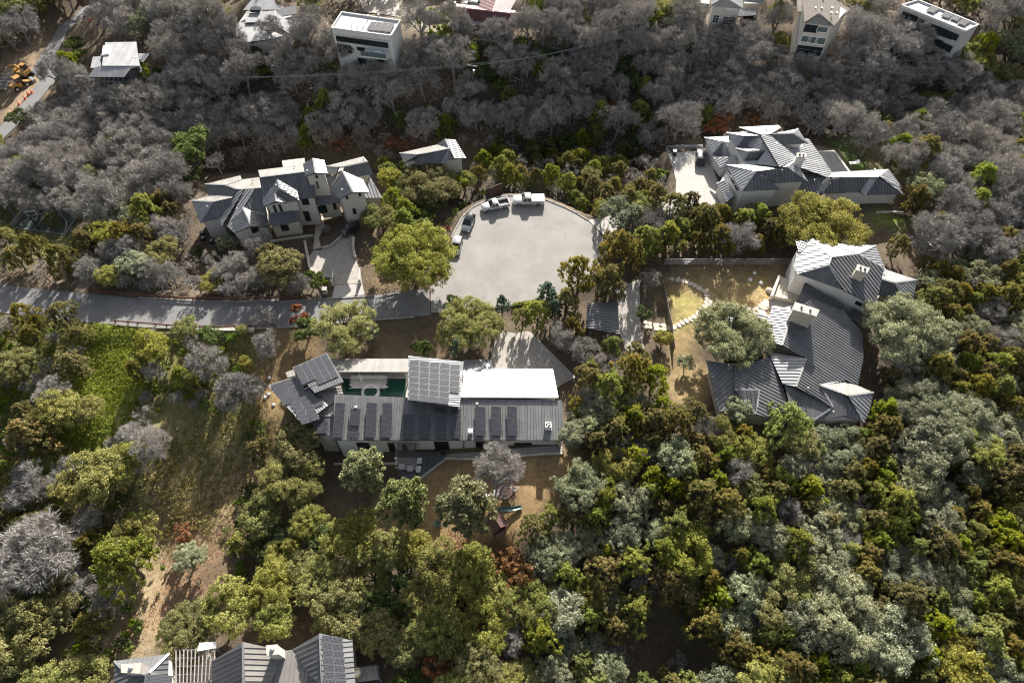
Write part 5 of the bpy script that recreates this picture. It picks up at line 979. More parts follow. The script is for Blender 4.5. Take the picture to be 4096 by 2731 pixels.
# agaves
for i, (x, y, s) in enumerate(((1010,890,.9),(915,975,.75),(810,1000,.8),(770,1010,.7))):
    p = G(zS(x, y)); r = thing('agave', p, 'blue green agave at the lower lawn edge, %s' % ('largest one', 'second from the right', 'third from the right', 'leftmost')[i], 'agave', 'agaves at the lawn edge')
    for k in range(22):
        a = k * 2.4; el = .35 + .9 * (k / 22); L = s * (1.15 - .3 * k / 22); d = Vector((math.cos(a) * math.cos(el), math.sin(a) * math.cos(el), math.sin(el))); sd = Vector((-math.sin(a), math.cos(a), 0)) * .09 * s
        MB().add([d * .05 + sd, d * .05 - sd, d * L * .5 - sd * 1.1 + Vector((0, 0, .05)), d * L, d * L * .5 + sd * 1.1 + Vector((0, 0, .05)), d * L * .5 - Vector((0, 0, .04))], [(0, 1, 2, 4), (4, 2, 3), (1, 0, 5), (0, 4, 5), (1, 5, 2), (5, 4, 3), (2, 5, 3)]).build('leaf', M['agave'] if 'agave' in M else M.setdefault('agave', simple('agave leaf', (.16, .23, .19), .6, 0, .15, 3)), r)
# ------------------------------------------------------------------ guard rail, fences, walls
def posts_rail(name, label, cat, uvs, hp, spacing, mp, rails, mrail, zf, pw=.16, base=None):
    w = [G(zf(*q)) for q in uvs]; r = thing(name, w[len(w) // 2], label, cat); o_ = r.location.copy()
    for a, b2 in zip(w[:-1], w[1:]):
        L = (b2 - a).length; n_ = max(1, int(round(L / spacing)))
        for i in range(n_ + 1 if b2 is w[-1] else n_): q = a.lerp(b2, i / n_); q.z = Tz(q.x, q.y); MB(o_).box(q + Vector((0, 0, hp / 2 - .2)), (pw, pw, hp + .4)).build('post', M[mp], r)
        for h, ww, hh in rails: MB(o_).bar(a + Vector((0, 0, h)), b2 + Vector((0, 0, h)), ww, hh).build('rail', M[mrail], r)
    return r
posts_rail('guard_rail', 'rusty guard rail on the lower side of the road above the bright grass', 'guard rail', [(838,978),(930,985),(1000,990),(1130,1000),(1210,1008),(1300,1012),(1450,1018),(1600,1020),(1700,1016),(1850,1014),(1990,1008)], .75, 2.2, 'rust', [(.6, .1, .32)], 'rust', zR)
posts_rail('guard_rail', 'dark guard rail along the upper side of the road', 'guard rail', [(660,758),(900,778),(1150,800),(1400,812),(1700,815),(2000,806),(2250,798)], .7, 2.4, 'rust', [(.55, .1, .3)], 'rust', zR)
# stone walling below guard rail
r = thing('stone_wall', G(zR(1700,1045)), 'low limestone block wall under the guard rail', 'wall'); o_ = r.location.copy(); a, b2 = G(zR(1560,1040)), G(zR(1850,1040))
for i in range(14):
    for j in range(2): q = a.lerp(b2, (i + .5 + .3 * j) / 14.5); MB(o_).box(q + Vector((0, 0, .1 + j * .36)), ((b2 - a).length / 14 - .04, .5, .33), random.uniform(-.04, .04)).build('block', M['stone'], r)
def wall_run(name, label, uvs, zf, h, t, m, cat='wall', block=1.2):
    w = [G(zf(*q)) for q in uvs]; r = thing(name, w[len(w) // 2], label, cat); o_ = r.location.copy()
    for a, b2 in zip(w[:-1], w[1:]):
        n_ = max(1, int((b2 - a).length / block))
        for i in range(n_): q0, q1 = a.lerp(b2, i / n_), a.lerp(b2, (i + 1) / n_ - .01); up = Vector((0, 0, h / 2 - .15)); MB(o_).bar(q0 + up, q1 + up, t, h + .3 + random.uniform(-.03, .03)).build('block', M[m], r)
    return r
wall_run('retaining_wall', 'pale stone wall on the left side of the curved driveway', [(1168,940),(1185,1040),(1195,1080),(1210,1170),(1245,1230)], zC, .6, .45, 'stone'); wall_run('retaining_wall', 'pale kerb wall sweeping along the upper driveway', [(1320,1000),(1400,975),(1470,915),(1540,845),(1650,750)], zC, .45, .35, 'concrete'); wall_run('retaining_wall', 'pale stone wall on the right side of the curved driveway', [(1605,910),(1600,990),(1618,1085)], zC, .7, .45, 'stone'); wall_run('retaining_wall', 'low pale garden wall across the front lawn of the two storey house', [(860,940),(1000,915),(1240,885)], zC, .4, .4, 'stone')
for i, (x, y) in enumerate(((1425,1270),(1665,1260))):
    p = G(zC(x, y)); r = thing('driveway_gate', p, '%s leaf of the open gate at the curved driveway' % ('left', 'right')[i], 'gate', None, 1.62); MB().box((0, 0, .7), (2.6, .06, .08)).build('bottom_rail', M['white_paint'], r); MB().box((0, 0, 1.3), (2.6, .08, .08)).build('top_rail', M['white_paint'], r)
    for k in range(12): MB().box((-1.25 + k * .227, 0, .95), (.03, .03, .75)).build('bar', M['black'], r)
    MB().box((-1.35, 0, .7), (.4, .4, 1.5)).build('pier', M['stone'], r)
p = G(zC(1352,1395)); r = thing('mailbox_pier', p, 'pale stone mailbox pier left of the driveway apron', 'mailbox'); MB().box((0, 0, .65), (.7, .7, 1.3)).build('pier', M['stone'], r); MB().box((0, 0, 1.33), (.8, .8, .08)).build('cap', M['concrete'], r); MB().box((0, -.36, .95), (.36, .04, .3)).build('mailbox_door', M['black'], r)
drape('entrance_path', [zC(*q) for q in ((1270,720),(1330,705),(1340,800),(1290,900),(1310,990),(1240,1010),(1250,880),(1260,800))], 'flag', .1)
for i, (x, y) in enumerate(((1580,745),(1605,740),(1630,735))):
    o = drape('stepping_slab', [zC(x - 8, y - 14), zC(x + 8, y - 18), zC(x + 14, y + 12), zC(x - 2, y + 16)], 'white_paint', .12)
# brown corner fence at the turning circle
fp = [(632,150),(700,135),(740,105),(808,85)]; w = [P(zV(a, b2), 2.2) for a, b2 in fp]; r = thing('board_fence', (w[1].x, w[1].y, 0), 'dark red brown board fence at the far edge of the turning circle', 'fence'); o_ = r.location.copy()
for a, b2 in zip(w[:-1], w[1:]):
    n_ = max(2, int((b2 - a).xy.length / .3))
    for i in range(n_): q0, q1 = a.lerp(b2, i / n_), a.lerp(b2, (i + .93) / n_); MB(o_).add([(q0.x, q0.y, -.8), (q1.x, q1.y, -.8), (q1.x, q1.y, 2.2), (q0.x, q0.y, 2.2), (q0.x, q0.y + .06, -.8), (q1.x, q1.y + .06, -.8), (q1.x, q1.y + .06, 2.2), (q0.x, q0.y + .06, 2.2)], [(0, 1, 2, 3), (5, 4, 7, 6), (3, 2, 6, 7), (1, 5, 6, 2), (4, 0, 3, 7), (0, 4, 5, 1)]).build('board', M['fence_brown'], r)
MB(o_).bar(w[0], w[-1], .12, .08).build('cap_rail', M['fence_brown'], r)
# fence panels in the right hand garden
fp = [(1452,110),(1475,210),(1490,300),(1510,400),(1530,480),(1545,620),(1555,690)]; w = [G(zG(*q)) for q in fp]; r = thing('slat_fence', w[3], 'pale weathered panel fence between the right hand drive and the flagstone garden', 'fence'); o_ = r.location.copy()
for a, b2 in zip(w[:-1], w[1:]):
    for i in range(9): q0, q1 = a.lerp(b2, i / 9), a.lerp(b2, (i + .85) / 9); MB(o_).bar(q0 + Vector((0, 0, .8)), q1 + Vector((0, 0, .8)), .05, 1.6).build('board', M['wood_pale'], r)
    MB(o_).box(a + Vector((0, 0, .85)), (.12, .12, 1.8)).build('post', M['wood_pale'], r)
w = [P(zE(*q), .3) for q in ((-80,290),(80,292),(240,290),(390,290),(520,292),(700,292),(850,290))]; r = thing('wire_fence', w[3], 'grey wire mesh fence along the top of the flagstone garden', 'fence'); o_ = r.location.copy()
for a, b2 in zip(w[:-1], w[1:]):
    MB(o_).box(a + Vector((0, 0, .7)), (.08, .08, 1.9)).build('post', M['steel'], r)
    for z in (.1, .8, 1.5): MB(o_).bar(a + Vector((0, 0, z)), b2 + Vector((0, 0, z)), .04).build('rail', M['steel'], r)
    mbw = MB(o_); n_ = 26
    for i in range(n_): q = a.lerp(b2, i / n_); mbw.bar(q + Vector((0, 0, .05)), q + Vector((0, 0, 1.5)), .02)
    for i in range(8): mbw.bar(a + Vector((0, 0, .15 + i * .18)), b2 + Vector((0, 0, .15 + i * .18)), .015)
    o = mbw.build('wire_mesh', M['steel'], r); o['kind'] = 'stuff'
# flagstone path
pth = [(-40,395),(40,408),(110,425),(160,455),(205,480),(235,510),(245,555),(230,590),(190,640),(130,690),(70,715),(10,745),(-60,770)]; r = thing('flagstone_path', G(zE(200,600)), 'curving flagstone path through the dry garden lawn', 'path'); o_ = r.location.copy(); rnd = random.Random(4)
def stones(uvs, zf, wd, nper, nacross=1):
    w = [G(zf(*q)) for q in uvs]
    for a, b2 in zip(w[:-1], w[1:]):
        d = (b2 - a).xy; L = d.length; d /= L; nn = Vector((-d.y, d.x)); n_ = max(1, int(round(L / nper)))
        for i in range(n_):
            for j in range(nacross):
                c = a.xy + d * (L * (i + .5) / n_) + nn * wd * ((j + .5) / nacross - .5) + Vector((rnd.uniform(-.08, .08), rnd.uniform(-.08, .08))); hx, hy = L / n_ * .45, wd / nacross * .46; q = []
                for k in range(7): an = 2 * math.pi * (k + rnd.uniform(-.25, .25)) / 7; e = d * math.cos(an) * hx * rnd.uniform(1.0, 1.25) + nn * math.sin(an) * hy * rnd.uniform(.95, 1.2); q.append((c.x + e.x, c.y + e.y))
                z = Tz(c.x, c.y); MB(o_).prism(q, z - .08, z + rnd.uniform(.09, .13)).build('flagstone', M['flag'], r)
stones(pth, zE, 1.15, .9); stones([(235,575),(330,600),(430,615),(520,625),(600,640),(690,570)], zE, 1.6, 1.0, 2); stones([(640,660),(655,600),(690,560)], zE, 1.6, 1.1, 1); stones([(-230,735),(-170,745),(-110,750),(-60,760)], zE, 1.7, 1.0, 2)
# boulders and garden things
for i, (x, y, s) in enumerate(((585,358,.35),(553,408,.4),(633,432,.4),(693,490,.6))):
    p = G(zE(x, y)); mb = MB(); mb.sm = True; rg = [[Vector((math.cos(2 * math.pi * k / 12) * math.cos(a) * s, math.sin(2 * math.pi * k / 12) * math.cos(a) * s, math.sin(a) * s * .9)) for k in range(12)] for a in (-1.2, -.6, 0, .5, .9, 1.3)]; o = mb.loft(rg).build('boulder', M['white_paint'] if i < 3 else M['stone'], None, p + Vector((0, 0, s * .3))); tag(o, 'pale rounded boulder on the dry garden lawn, %s' % ('uppermost', 'second from the top', 'third from the top', 'largest near the patio wall')[i], 'boulder', 'boulders in the dry garden')
for i, (x, y) in enumerate(((222,603),(98,718),(215,793),(172,832),(272,915))):
    p = G(zA(x, y)); mb = MB(); mb.sm = True; rg = [[Vector((math.cos(2 * math.pi * k / 10) * math.cos(a) * .3, math.sin(2 * math.pi * k / 10) * math.cos(a) * .3, math.sin(a) * .26)) for k in range(10)] for a in (-1.2, -.5, 0, .5, 1.0, 1.4)]; o = mb.loft(rg).build('globe_stone', M['white_paint'], None, p + Vector((0, 0, .12))); tag(o, 'round white stone in the brown yard left of the solar pavilion, %s' % ('first from the top', 'second from the top', 'third from the top', 'fourth from the top', 'lowest')[i], 'stone', 'round white stones in the brown yard')
pw_ = [P(zE(*q), 1.0) for q in ((770,372),(945,445),(900,560),(715,520))]; flat('patio', pw_, 'stone', 1.0, 1.2); wq = [P(zE(*q), 1.4) for q in ((762,372),(780,372),(725,525),(705,520))]; tag(MB().prism([tuple(p.xy) for p in wq], -.5, 1.5).build('patio_wall', M['stucco']), 'cream patio wall beside the angular house', 'wall')
flat('terrace_paving', [P(zE(*q), .25) for q in ((690,545),(905,560),(880,640),(690,620))], 'concrete', .3, .3)
# yellow hedge and hedge shrubs are planted with the trees; clipped hedge here
r = [G(zV(*q)) for q in ((925,1370),(1020,1352),(1180,1325))]; mbh = MB(); rs_ = np.random.RandomState(8); cc = []
for a, b2 in zip(r[:-1], r[1:]):
    for i in range(900): t = rs_.rand(); q = a.lerp(b2, t); cc.append((q.x + rs_.uniform(-.35, .35), q.y + rs_.uniform(-.35, .35), q.z + rs_.uniform(.05, .6)))
HEDGE = np.array(cc)
# ------------------------------------------------------------------ basketball court
court_z = -2.2; flat('sports_court', COURT, 'court_green' if 'court_green' in M else M.setdefault('court_green', asphalt('green sports paint', (.05, .07, .058), (.08, .10, .08), False)) and 'court_green', court_z + .01, .06)
c0, c1, c2, c3 = [Vector((p.x, p.y, court_z + .02)) for p in COURT]; cu_ = lambda u, v: (c0 * (1 - u) + c3 * u) * (1 - v) + (c1 * (1 - u) + c2 * u) * v
def line(pts, w=.06):
    mb = MB()
    for a, b2 in zip(pts[:-1], pts[1:]): d = (b2 - a).normalized(); n_ = Vector((-d.y, d.x, 0)) * w / 2; mb.add([a - n_, b2 - n_, b2 + n_, a + n_], [(0, 1, 2, 3)])
    o = mb.build('court_line', M['white_paint'], bpy.data.objects['sports_court']); return o
line([cu_(.04, .02), cu_(.04, .98), cu_(.96, .98), cu_(.96, .02), cu_(.04, .02)]); line([cu_(.5 + .42 * math.cos(a), .12 + .62 * math.sin(a)) for a in np.linspace(0, math.pi, 24)]); line([cu_(.38, .03), cu_(.38, .5), cu_(.62, .5), cu_(.62, .03)]); line([cu_(.5 + .14 * math.cos(a), .5 + .2 * math.sin(a)) for a in np.linspace(0, math.pi, 16)])
hb = P(zR(285,300), court_z); r = thing('basketball_hoop', hb, 'white basketball backboard on a dark post at the green court', 'basketball hoop', None, .2); MB().bar((0, 0, 0), (0, 0, 2.9), .16).build('post', M['black'], r); MB().bar((0, 0, 2.8), (0, 1.0, 3.2), .12).build('arm', M['black'], r)
mb = MB(); 
for a, b2 in (((-.9, 1, 2.7), (.9, 1, 2.7)), ((.9, 1, 2.7), (.9, 1, 3.75)), ((.9, 1, 3.75), (-.9, 1, 3.75)), ((-.9, 1, 3.75), (-.9, 1, 2.7))): mb.bar(a, b2, .1, .06)
mb.build('backboard_frame', M['white_paint'], r); MB().box((0, 1, 3.22), (1.75, .03, 1.0)).build('backboard', M['glass_green'], r); MB().tube([(.23 * math.cos(a), 1.3 + .23 * math.sin(a), 3.05) for a in np.linspace(0, 6.28, 14)], .02, 5).build('rim', M['cone'], r)
tag(MB().prism([tuple(P(zR(*q), -2.2).xy) for q in ((85,285),(185,155),(195,162),(100,290))], -3.2, -1.4).build('court_wall', M['concrete']), 'pale low wall on the left side of the basketball court', 'wall')
# ------------------------------------------------------------------ pool garden of the pale house
flat('pool_coping', [P(zN(*q), .12) for q in ((1430,328),(1582,322),(1720,510),(1540,520))], 'stucco', .14, .3); flat('pool_water', [P(zN(*q), .12) for q in ((1442,338),(1572,334),(1695,505),(1552,512))], 'water_dark', .152, .01)
p = P(zN(1740,440), .1); r = thing('sun_lounger', p, 'white sun lounger on the green strip beside the dark pool', 'sun lounger', None, .15); MB().box((0, 0, .32), (1.9, .7, .1)).build('mattress', M['white_paint'], r); MB().box((.75, 0, .55), (.6, .7, .1), M=Matrix.Rotation(-.7, 4, 'Y')).build('backrest', M['white_paint'], r)
for sx in (-.8, .8):
    for sy in (-.3, .3): MB().box((sx, sy, .14), (.06, .06, .28)).build('leg', M['white_paint'], r)
p = P(zN(205,362), .11); r = thing('waste_bin', p, 'black waste bin with pale lid at the corner of the pale driveway', 'waste bin'); MB().box((0, 0, .5), (.6, .7, 1.0), taper=1.15).build('body', M['black'], r); MB().box((0, 0, 1.05), (.72, .84, .08)).build('lid', M['white_paint'], r)
for s in (-.28, .28): MB().tube([(s - .03, .32, .1), (s + .03, .32, .1)], .1, 8).build('wheel', M['rubber'], r)
wall_run('garden_wall', 'grey retaining wall on the left side of the pale driveway', [(135,320),(205,470)], zN, .9, .2, 'stucco_grey', block=3); wall_run('garden_wall', 'grey retaining wall along the far side of the pale driveway', [(140,318),(300,312),(450,310)], zN, .9, .2, 'stucco_grey', block=3); wall_run('garden_wall', 'pale low wall in front of the right wing of the pale house', [(1930,862),(2080,858),(2200,870)], zN, .4, .4, 'stone')
# ------------------------------------------------------------------ power line
pp = G(zM(893,230)); r = thing('utility_pole', pp, 'dark wooden utility pole in the shaded creek wood', 'utility pole'); MB().tube([(0, 0, -.5), (0, 0, 11)], [.18, .11], 8).build('pole', M['bark'], r); MB().bar((-1.1, .3, 10.5), (1.1, -.3, 10.5), .12, .14).build('crossarm', M['wood_pale'], r); MB().tube([(.3, 0, 8.7), (.3, 0, 9.5)], .2, 10).build('transformer', M['steel'], r)
for k in (-1.0, 0, 1.0): MB().tube([(k, -.27 * k, 10.55), (k, -.27 * k, 10.8)], .06, 6).build('insulator', M['white_paint'], r)
ptop = pp + Vector((0, 0, 10.8)); p2 = G(zL(1040,1150)); r = thing('utility_pole', p2, 'wooden utility pole below the hillside house', 'utility pole'); MB().tube([(0, 0, -.5), (0, 0, 9)], [.16, .1], 8).build('pole', M['wood_pale'], r); MB().bar((-1.0, 0, 8.6), (1.0, 0, 8.6), .12, .14).build('crossarm', M['wood_pale'], r)
ends = [P(zU(0, 100), 10), P(zU(0, 150), 9)]; far = P(zU(1500, 480), 4)
def wire(a, b2, sag, label):
    pts = [a.lerp(b2, t) - Vector((0, 0, 4 * sag * t * (1 - t))) for t in np.linspace(0, 1, 14)]; tag(MB().tube(pts, .022, 4, cap=False).build('power_line', M['black'] if 'wire' not in M else M['wire']), label, 'power line')
M['wire'] = simple('aluminium cable', (.4, .4, .41), .5, .5)
for k in (-1, 0, 1): wire(p2 + Vector((k * .9, 0, 8.8)), ptop + Vector((k, -.27 * k, 0)), 1.6, 'power line from the hillside house to the creek pole, %s wire' % ('left', 'middle', 'right')[k + 1])
for k in (-1, 0, 1): wire(ptop + Vector((k, -.27 * k, 0)), P(zU(60, 95), 13) + Vector((0, k * 1.2, 0)), 2.0, 'power line from the creek pole to the upper edge, %s wire' % ('near', 'middle', 'far')[k + 1])
for k in (0, 1, 2): wire(P(zU(-100, 110 + 26 * k), 12), P(zU(1750, 420 + 45 * k), 6), 2.0, 'power line crossing in front of the tall houses, %s wire' % ('upper', 'middle', 'lower')[k])
# ------------------------------------------------------------------ road works at the upper left
p = G(zL(270,800)); r = thing('excavator', p, 'yellow orange tracked excavator beside the upper road', 'excavator', None, -.3)
for s in (-1, 1): MB().loft([[Vector((x, s * 1.0 - .22, z)), Vector((x, s * 1.0 + .22, z)), Vector((x, s * 1.0 + .22, zt)), Vector((x, s * 1.0 - .22, zt))] for x, z, zt in ((-1.6, .25, .55), (-1.35, 0, .8), (1.35, 0, .8), (1.6, .25, .55))]).build('track', M['rubber'], r)
MB().box((0, 0, 1.25), (2.6, 2.0, .8)).build('body', M['yellow'], r); MB().box((-1.2, 0, 1.5), (.7, 2.0, 1.0)).build('counterweight', M['yellow'], r); MB().box((.4, .55, 2.1), (1.2, .9, 1.3), taper=.85).build('cab', M['glass'], r); MB().box((.4, .55, 2.78), (1.15, .9, .08)).build('cab_roof', M['yellow'], r); MB().bar((1.0, -.3, 1.5), (-.4, -.6, 3.2), .3, .4).build('boom', M['yellow'], r); MB().bar((-.4, -.6, 3.2), (-3.0, -.6, 2.2), .26, .34).build('stick', M['yellow'], r); MB().box((-3.2, -.6, 1.7), (.7, .9, .8), taper=.7).build('bucket', M['steel'], r)
p = G(zL(230,920)); r = thing('wheel_loader', p, 'orange wheel loader with pale cab roof beside the excavator', 'loader', None, .9)
MB().box((-.8, 0, 1.1), (2.2, 1.5, .9)).build('body', M['yellow'], r); MB().box((.2, 0, 2.0), (1.2, 1.3, 1.3), taper=.88).build('cab', M['glass'], r); MB().box((.2, 0, 2.7), (1.3, 1.4, .1)).build('cab_roof', M['yellow'], r); MB().bar((.9, 0, 1.2), (2.4, 0, .6), .8, .25).build('lift_arm', M['yellow'], r); MB().box((2.8, 0, .5), (.9, 2.0, .8), taper=.8).build('bucket', M['steel'], r)
for x in (-1.2, 1.1):
    for s in (-1, 1): wheel(r, x, s * .8, .62, .45)
for i, (x, y) in enumerate(((335,970),(298,990),(265,1035),(200,1095),(145,1170),(948,215))):
    p = G(zL(x, y)); r = thing('traffic_cone', p, ('orange traffic cone on the edge of the upper road, %s' % ('first beside the loader', 'second from the loader', 'third from the loader', 'fourth from the loader', 'nearest to the left edge')[i]) if i < 5 else 'lone orange traffic cone far up the road', 'traffic cone', 'traffic cones'); MB().box((0, 0, .04), (.55, .55, .08)).build('base', M['cone'], r); MB().tube([(0, 0, .06), (0, 0, .95)], [.26, .05], 10).build('cone_body', M['cone'], r); MB().tube([(0, 0, .5), (0, 0, .68)], [.165, .12], 10).build('reflective_band', M['white_paint'], r)
rs_ = np.random.RandomState(12); mb = MB(); p = G(zL(40,860))
for i in range(160): q = Vector((rs_.normal() * 1.6, rs_.normal() * 1.8, abs(rs_.normal()) * .6)); s = rs_.uniform(.2, .55); mb.box(q, (s, s * rs_.uniform(.6, 1.2), s * .6), rs_.uniform(0, 3), taper=.8)
o = mb.build('rubble', M['concrete'], None, p); tag(o, 'pale heap of broken concrete at the left edge of the upper road', 'rubble', kind='stuff')

drape('upper_driveway', [zT(*q) for q in ((1040,-60),(1400,-60),(1350,20),(1345,130),(1210,105),(1105,95),(1085,60))], 'drive', .15)

# ------------------------------------------------------------------ trees
def leaves_mesh(name, c, size, lv, material, rs, nrm=None, aspect=.55):
    n = len(c); a = rs.normal(size=(n, 3))
    if nrm is not None: a = a * .75 + nrm * 1.0
    a /= np.linalg.norm(a, axis=1, keepdims=True) + 1e-9
    b = rs.normal(size=(n, 3)); u = np.cross(a, b); u /= np.linalg.norm(u, axis=1, keepdims=True) + 1e-9; v = np.cross(a, u)
    l = size[:, None]; V = np.stack([c - u * l, c + v * l * aspect, c + u * l, c - v * l * aspect], 1).reshape(-1, 3)
    me = bpy.data.meshes.new(name); me.vertices.add(4 * n); me.vertices.foreach_set('co', V.ravel()); me.loops.add(4 * n); me.loops.foreach_set('vertex_index', np.arange(4 * n))
    me.polygons.add(n); me.polygons.foreach_set('loop_start', np.arange(0, 4 * n, 4)); me.update(calc_edges=True)
    at = me.attributes.new('lv', 'FLOAT', 'FACE'); at.data.foreach_set('value', lv.astype(np.float32)); me.materials.append(material); return me
def sph(rs, n): d = rs.normal(size=(n, 3)); return d / np.linalg.norm(d, axis=1, keepdims=True)
def limbs(name, rs, base_h, targets, r0, material, lean=.0):
    mb = MB(); top = Vector((lean, rs.uniform(-.2, .2), base_h)); mb.tube([(0, 0, -.6), (lean * .3, 0, base_h * .5), top], [r0 * 1.25, r0, r0 * .8], 7)
    for t in targets:
        t = Vector(t); m = top.lerp(t, .5) + Vector((rs.uniform(-.3, .3), rs.uniform(-.3, .3), -.1 * (t - top).length)); mb.tube([top - Vector((0, 0, .2)), m, t], [r0 * .6, r0 * .38, r0 * .1], 5, cap=False)
    return mb.mesh(name, material)
def oak(seed, R, H, nl, ncl, nlv, ls, spread=.68, flat=.6, lr=(.24, .42)):
    rs = np.random.RandomState(seed); lobes = []
    for i in range(nl):
        a = 2 * math.pi * (i + rs.uniform(-.3, .3)) / nl * 2.0; rr = R * spread * math.sqrt(rs.uniform(.05, 1)); lobes.append((rr * math.cos(a), rr * math.sin(a), H * (rs.uniform(.5, .8) - .22 * (rr / R) ** 2), R * rs.uniform(*lr)))
    C = []; Nn = []
    for (x, y, z, r) in lobes:
        d = sph(rs, ncl // nl); d[:, 2] = np.where(d[:, 2] < -.35, -d[:, 2], d[:, 2]); q = np.array([x, y, z]) + d * np.array([r, r, r * flat * 1.35]) * rs.uniform(.8, 1.08, (len(d), 1)); C.append(q); Nn.append(d)
    C = np.concatenate(C); Nn = np.concatenate(Nn); k = len(C); cr = min(R, 5.5) * rs.uniform(.05, .13, k); cv = rs.uniform(0, 1, k)
    idx = np.repeat(np.arange(k), nlv); d = sph(rs, len(idx)); pos = C[idx] + d * cr[idx][:, None] * rs.uniform(.35, 1.15, (len(idx), 1)) * np.array([1.15, 1.15, .8])
    lv = np.clip(.55 * rs.uniform(0, 1, len(idx)) + .35 * cv[idx] + .1 * rs.uniform(0, 1, len(idx)), 0, 1)
    return rs, pos, ls * rs.uniform(.6, 1.3, len(idx)), lv, d * .6 + Nn[idx] * .3 + np.array([0, 0, .5]), lobes
def juniper(seed, R, H, ncl, nlv, ls, point=.9):
    rs = np.random.RandomState(seed); k = ncl; t = rs.uniform(.12, 1, k) ** .8; a = rs.uniform(0, 2 * math.pi, k)
    prof = np.sin(np.clip(t, 0, 1) * math.pi * .92 + .18) ** .7 * (1 - .35 * point * t); wob = 1 + .28 * np.sin(3 * a + seed) + .18 * np.sin(5 * a + 2 * seed + 4 * t)
    rr = R * prof * wob * np.sqrt(rs.uniform(.35, 1, k)); C = np.stack([rr * np.cos(a), rr * np.sin(a), H * (.1 + .88 * t)], 1); cr = R * rs.uniform(.06, .14, k); cv = rs.uniform(0, 1, k)
    idx = np.repeat(np.arange(k), nlv); d = sph(rs, len(idx)); sc = np.array([.85, .85, 1.55]); pos = C[idx] + d * sc * cr[idx][:, None] * rs.uniform(.2, 1.1, (len(idx), 1)); pos[:, 2] += cr[idx] * .4
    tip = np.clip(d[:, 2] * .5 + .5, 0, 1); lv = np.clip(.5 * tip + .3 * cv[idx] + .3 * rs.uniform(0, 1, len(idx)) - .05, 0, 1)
    return rs, pos, ls * rs.uniform(.6, 1.3, len(idx)), lv, d * .7 + np.array([0, 0, .4]), C[rs.choice(k, 9)]
def bare(seed, R, H, n1=7, n2=5, n3=6, n4=7, ntw=4, tw=.019, droop=0.0):
    rs = np.random.RandomState(seed); seg = []; tips = []
    def ring(d, spread, k):
        out = []; d = np.array(d) / np.linalg.norm(d)
        for i in range(k):
            p = rs.normal(size=3); p -= d * p.dot(d); p /= np.linalg.norm(p) + 1e-9; e = d * math.cos(spread) + p * math.sin(spread); out.append(e / np.linalg.norm(e))
        return out
    r0 = .028 * H; top = np.array([rs.uniform(-.4, .4), rs.uniform(-.4, .4), H * .3]); main = [(np.array([0, 0, -.6]), top * .5, r0 * 1.2, r0), (top * .5, top, r0, r0 * .8)]; cur = []
    for i in range(n1):
        a = 2 * math.pi * (i + rs.uniform(-.25, .25)) / n1; el = rs.uniform(.55, 1.25); d = np.array([math.cos(a) * math.cos(el), math.sin(a) * math.cos(el), math.sin(el)]); L = (R * .5 if el < .9 else H * .32) * rs.uniform(.8, 1.15); e = top + d * L; main.append((top, e, r0 * .55, r0 * .3)); cur.append((e, d, r0 * .3)); cur.append((top + d * L * .55, d, r0 * .28))
    for lev, (k, sp, Ls) in enumerate(((n2, .65, .34), (n3, .75, .22), (n4, .85, .14))):
        nxt = []
        for (p, d, r) in cur:
            for e in ring(d, sp * rs.uniform(.5, 1.2), k if lev else max(2, k // 2 + 1)):
                e = e + np.array([0, 0, .18 - droop * lev]); e /= np.linalg.norm(e); L = R * Ls * rs.uniform(.6, 1.25); q = p + e * L; seg.append((p, q, r * .7, r * .35)); nxt.append((q, e, max(r * .42, .008)))
        if lev == 2: break
        cur = nxt if len(nxt) < 420 else [nxt[i] for i in rs.choice(len(nxt), 420, replace=False)]
    ends = nxt if len(nxt) < 1900 else [nxt[i] for i in rs.choice(len(nxt), 1900, replace=False)]
    mb = MB()
    for a, b2, ra, rb in main: mb.tube([a, b2], [ra, rb], 6, cap=False)
    tm = mb.mesh('trunk', M['bark_pale'])
    a = np.array([s[0] for s in seg]); b2 = np.array([s[1] for s in seg]); ra = np.maximum(np.array([s[2] for s in seg]) * 1.25, .016); rb = np.maximum(np.array([s[3] for s in seg]) * 1.25, .010); d = b2 - a; d /= np.linalg.norm(d, axis=1, keepdims=True)
    x = np.cross(d, [.3, .5, .81]); x /= np.linalg.norm(x, axis=1, keepdims=True); y = np.cross(d, x); n = len(a); V = []
    for p, r in ((a, ra), (b2, rb)):
        for k in range(3): an = 2 * math.pi * k / 3; V.append(p + (x * math.cos(an) + y * math.sin(an)) * r[:, None])
    V = np.stack(V, 1).reshape(-1, 3); base_i = (np.arange(n) * 6)[:, None]; q = np.array([[0, 1, 4, 3], [1, 2, 5, 4], [2, 0, 3, 5]]); F = (base_i[:, :, None] + q[None]).reshape(-1, 4)
    # last twigs: slender three-cornered blades
    P0 = np.repeat(np.array([e[0] for e in ends]), ntw, 0); D0 = np.repeat(np.array([e[1] for e in ends]), ntw, 0) + rs.normal(size=(len(ends) * ntw, 3)) * .75 + np.array([0, 0, .25 - droop]); D0 /= np.linalg.norm(D0, axis=1, keepdims=True)
    st = P0 - D0 * 0 + rs.normal(size=P0.shape) * .06; L = R * .13 * rs.uniform(.5, 1.3, (len(P0), 1)); xx = np.cross(D0, rs.normal(size=D0.shape)); xx /= np.linalg.norm(xx, axis=1, keepdims=True)
    W = np.stack([st - xx * tw, st + xx * tw, st + D0 * L + xx * tw * .3, st + D0 * L - xx * tw * .3], 1).reshape(-1, 3); nb = len(V); F2 = np.arange(len(W)).reshape(-1, 4) + nb; VV = np.concatenate([V, W]); FF = np.concatenate([F, F2])
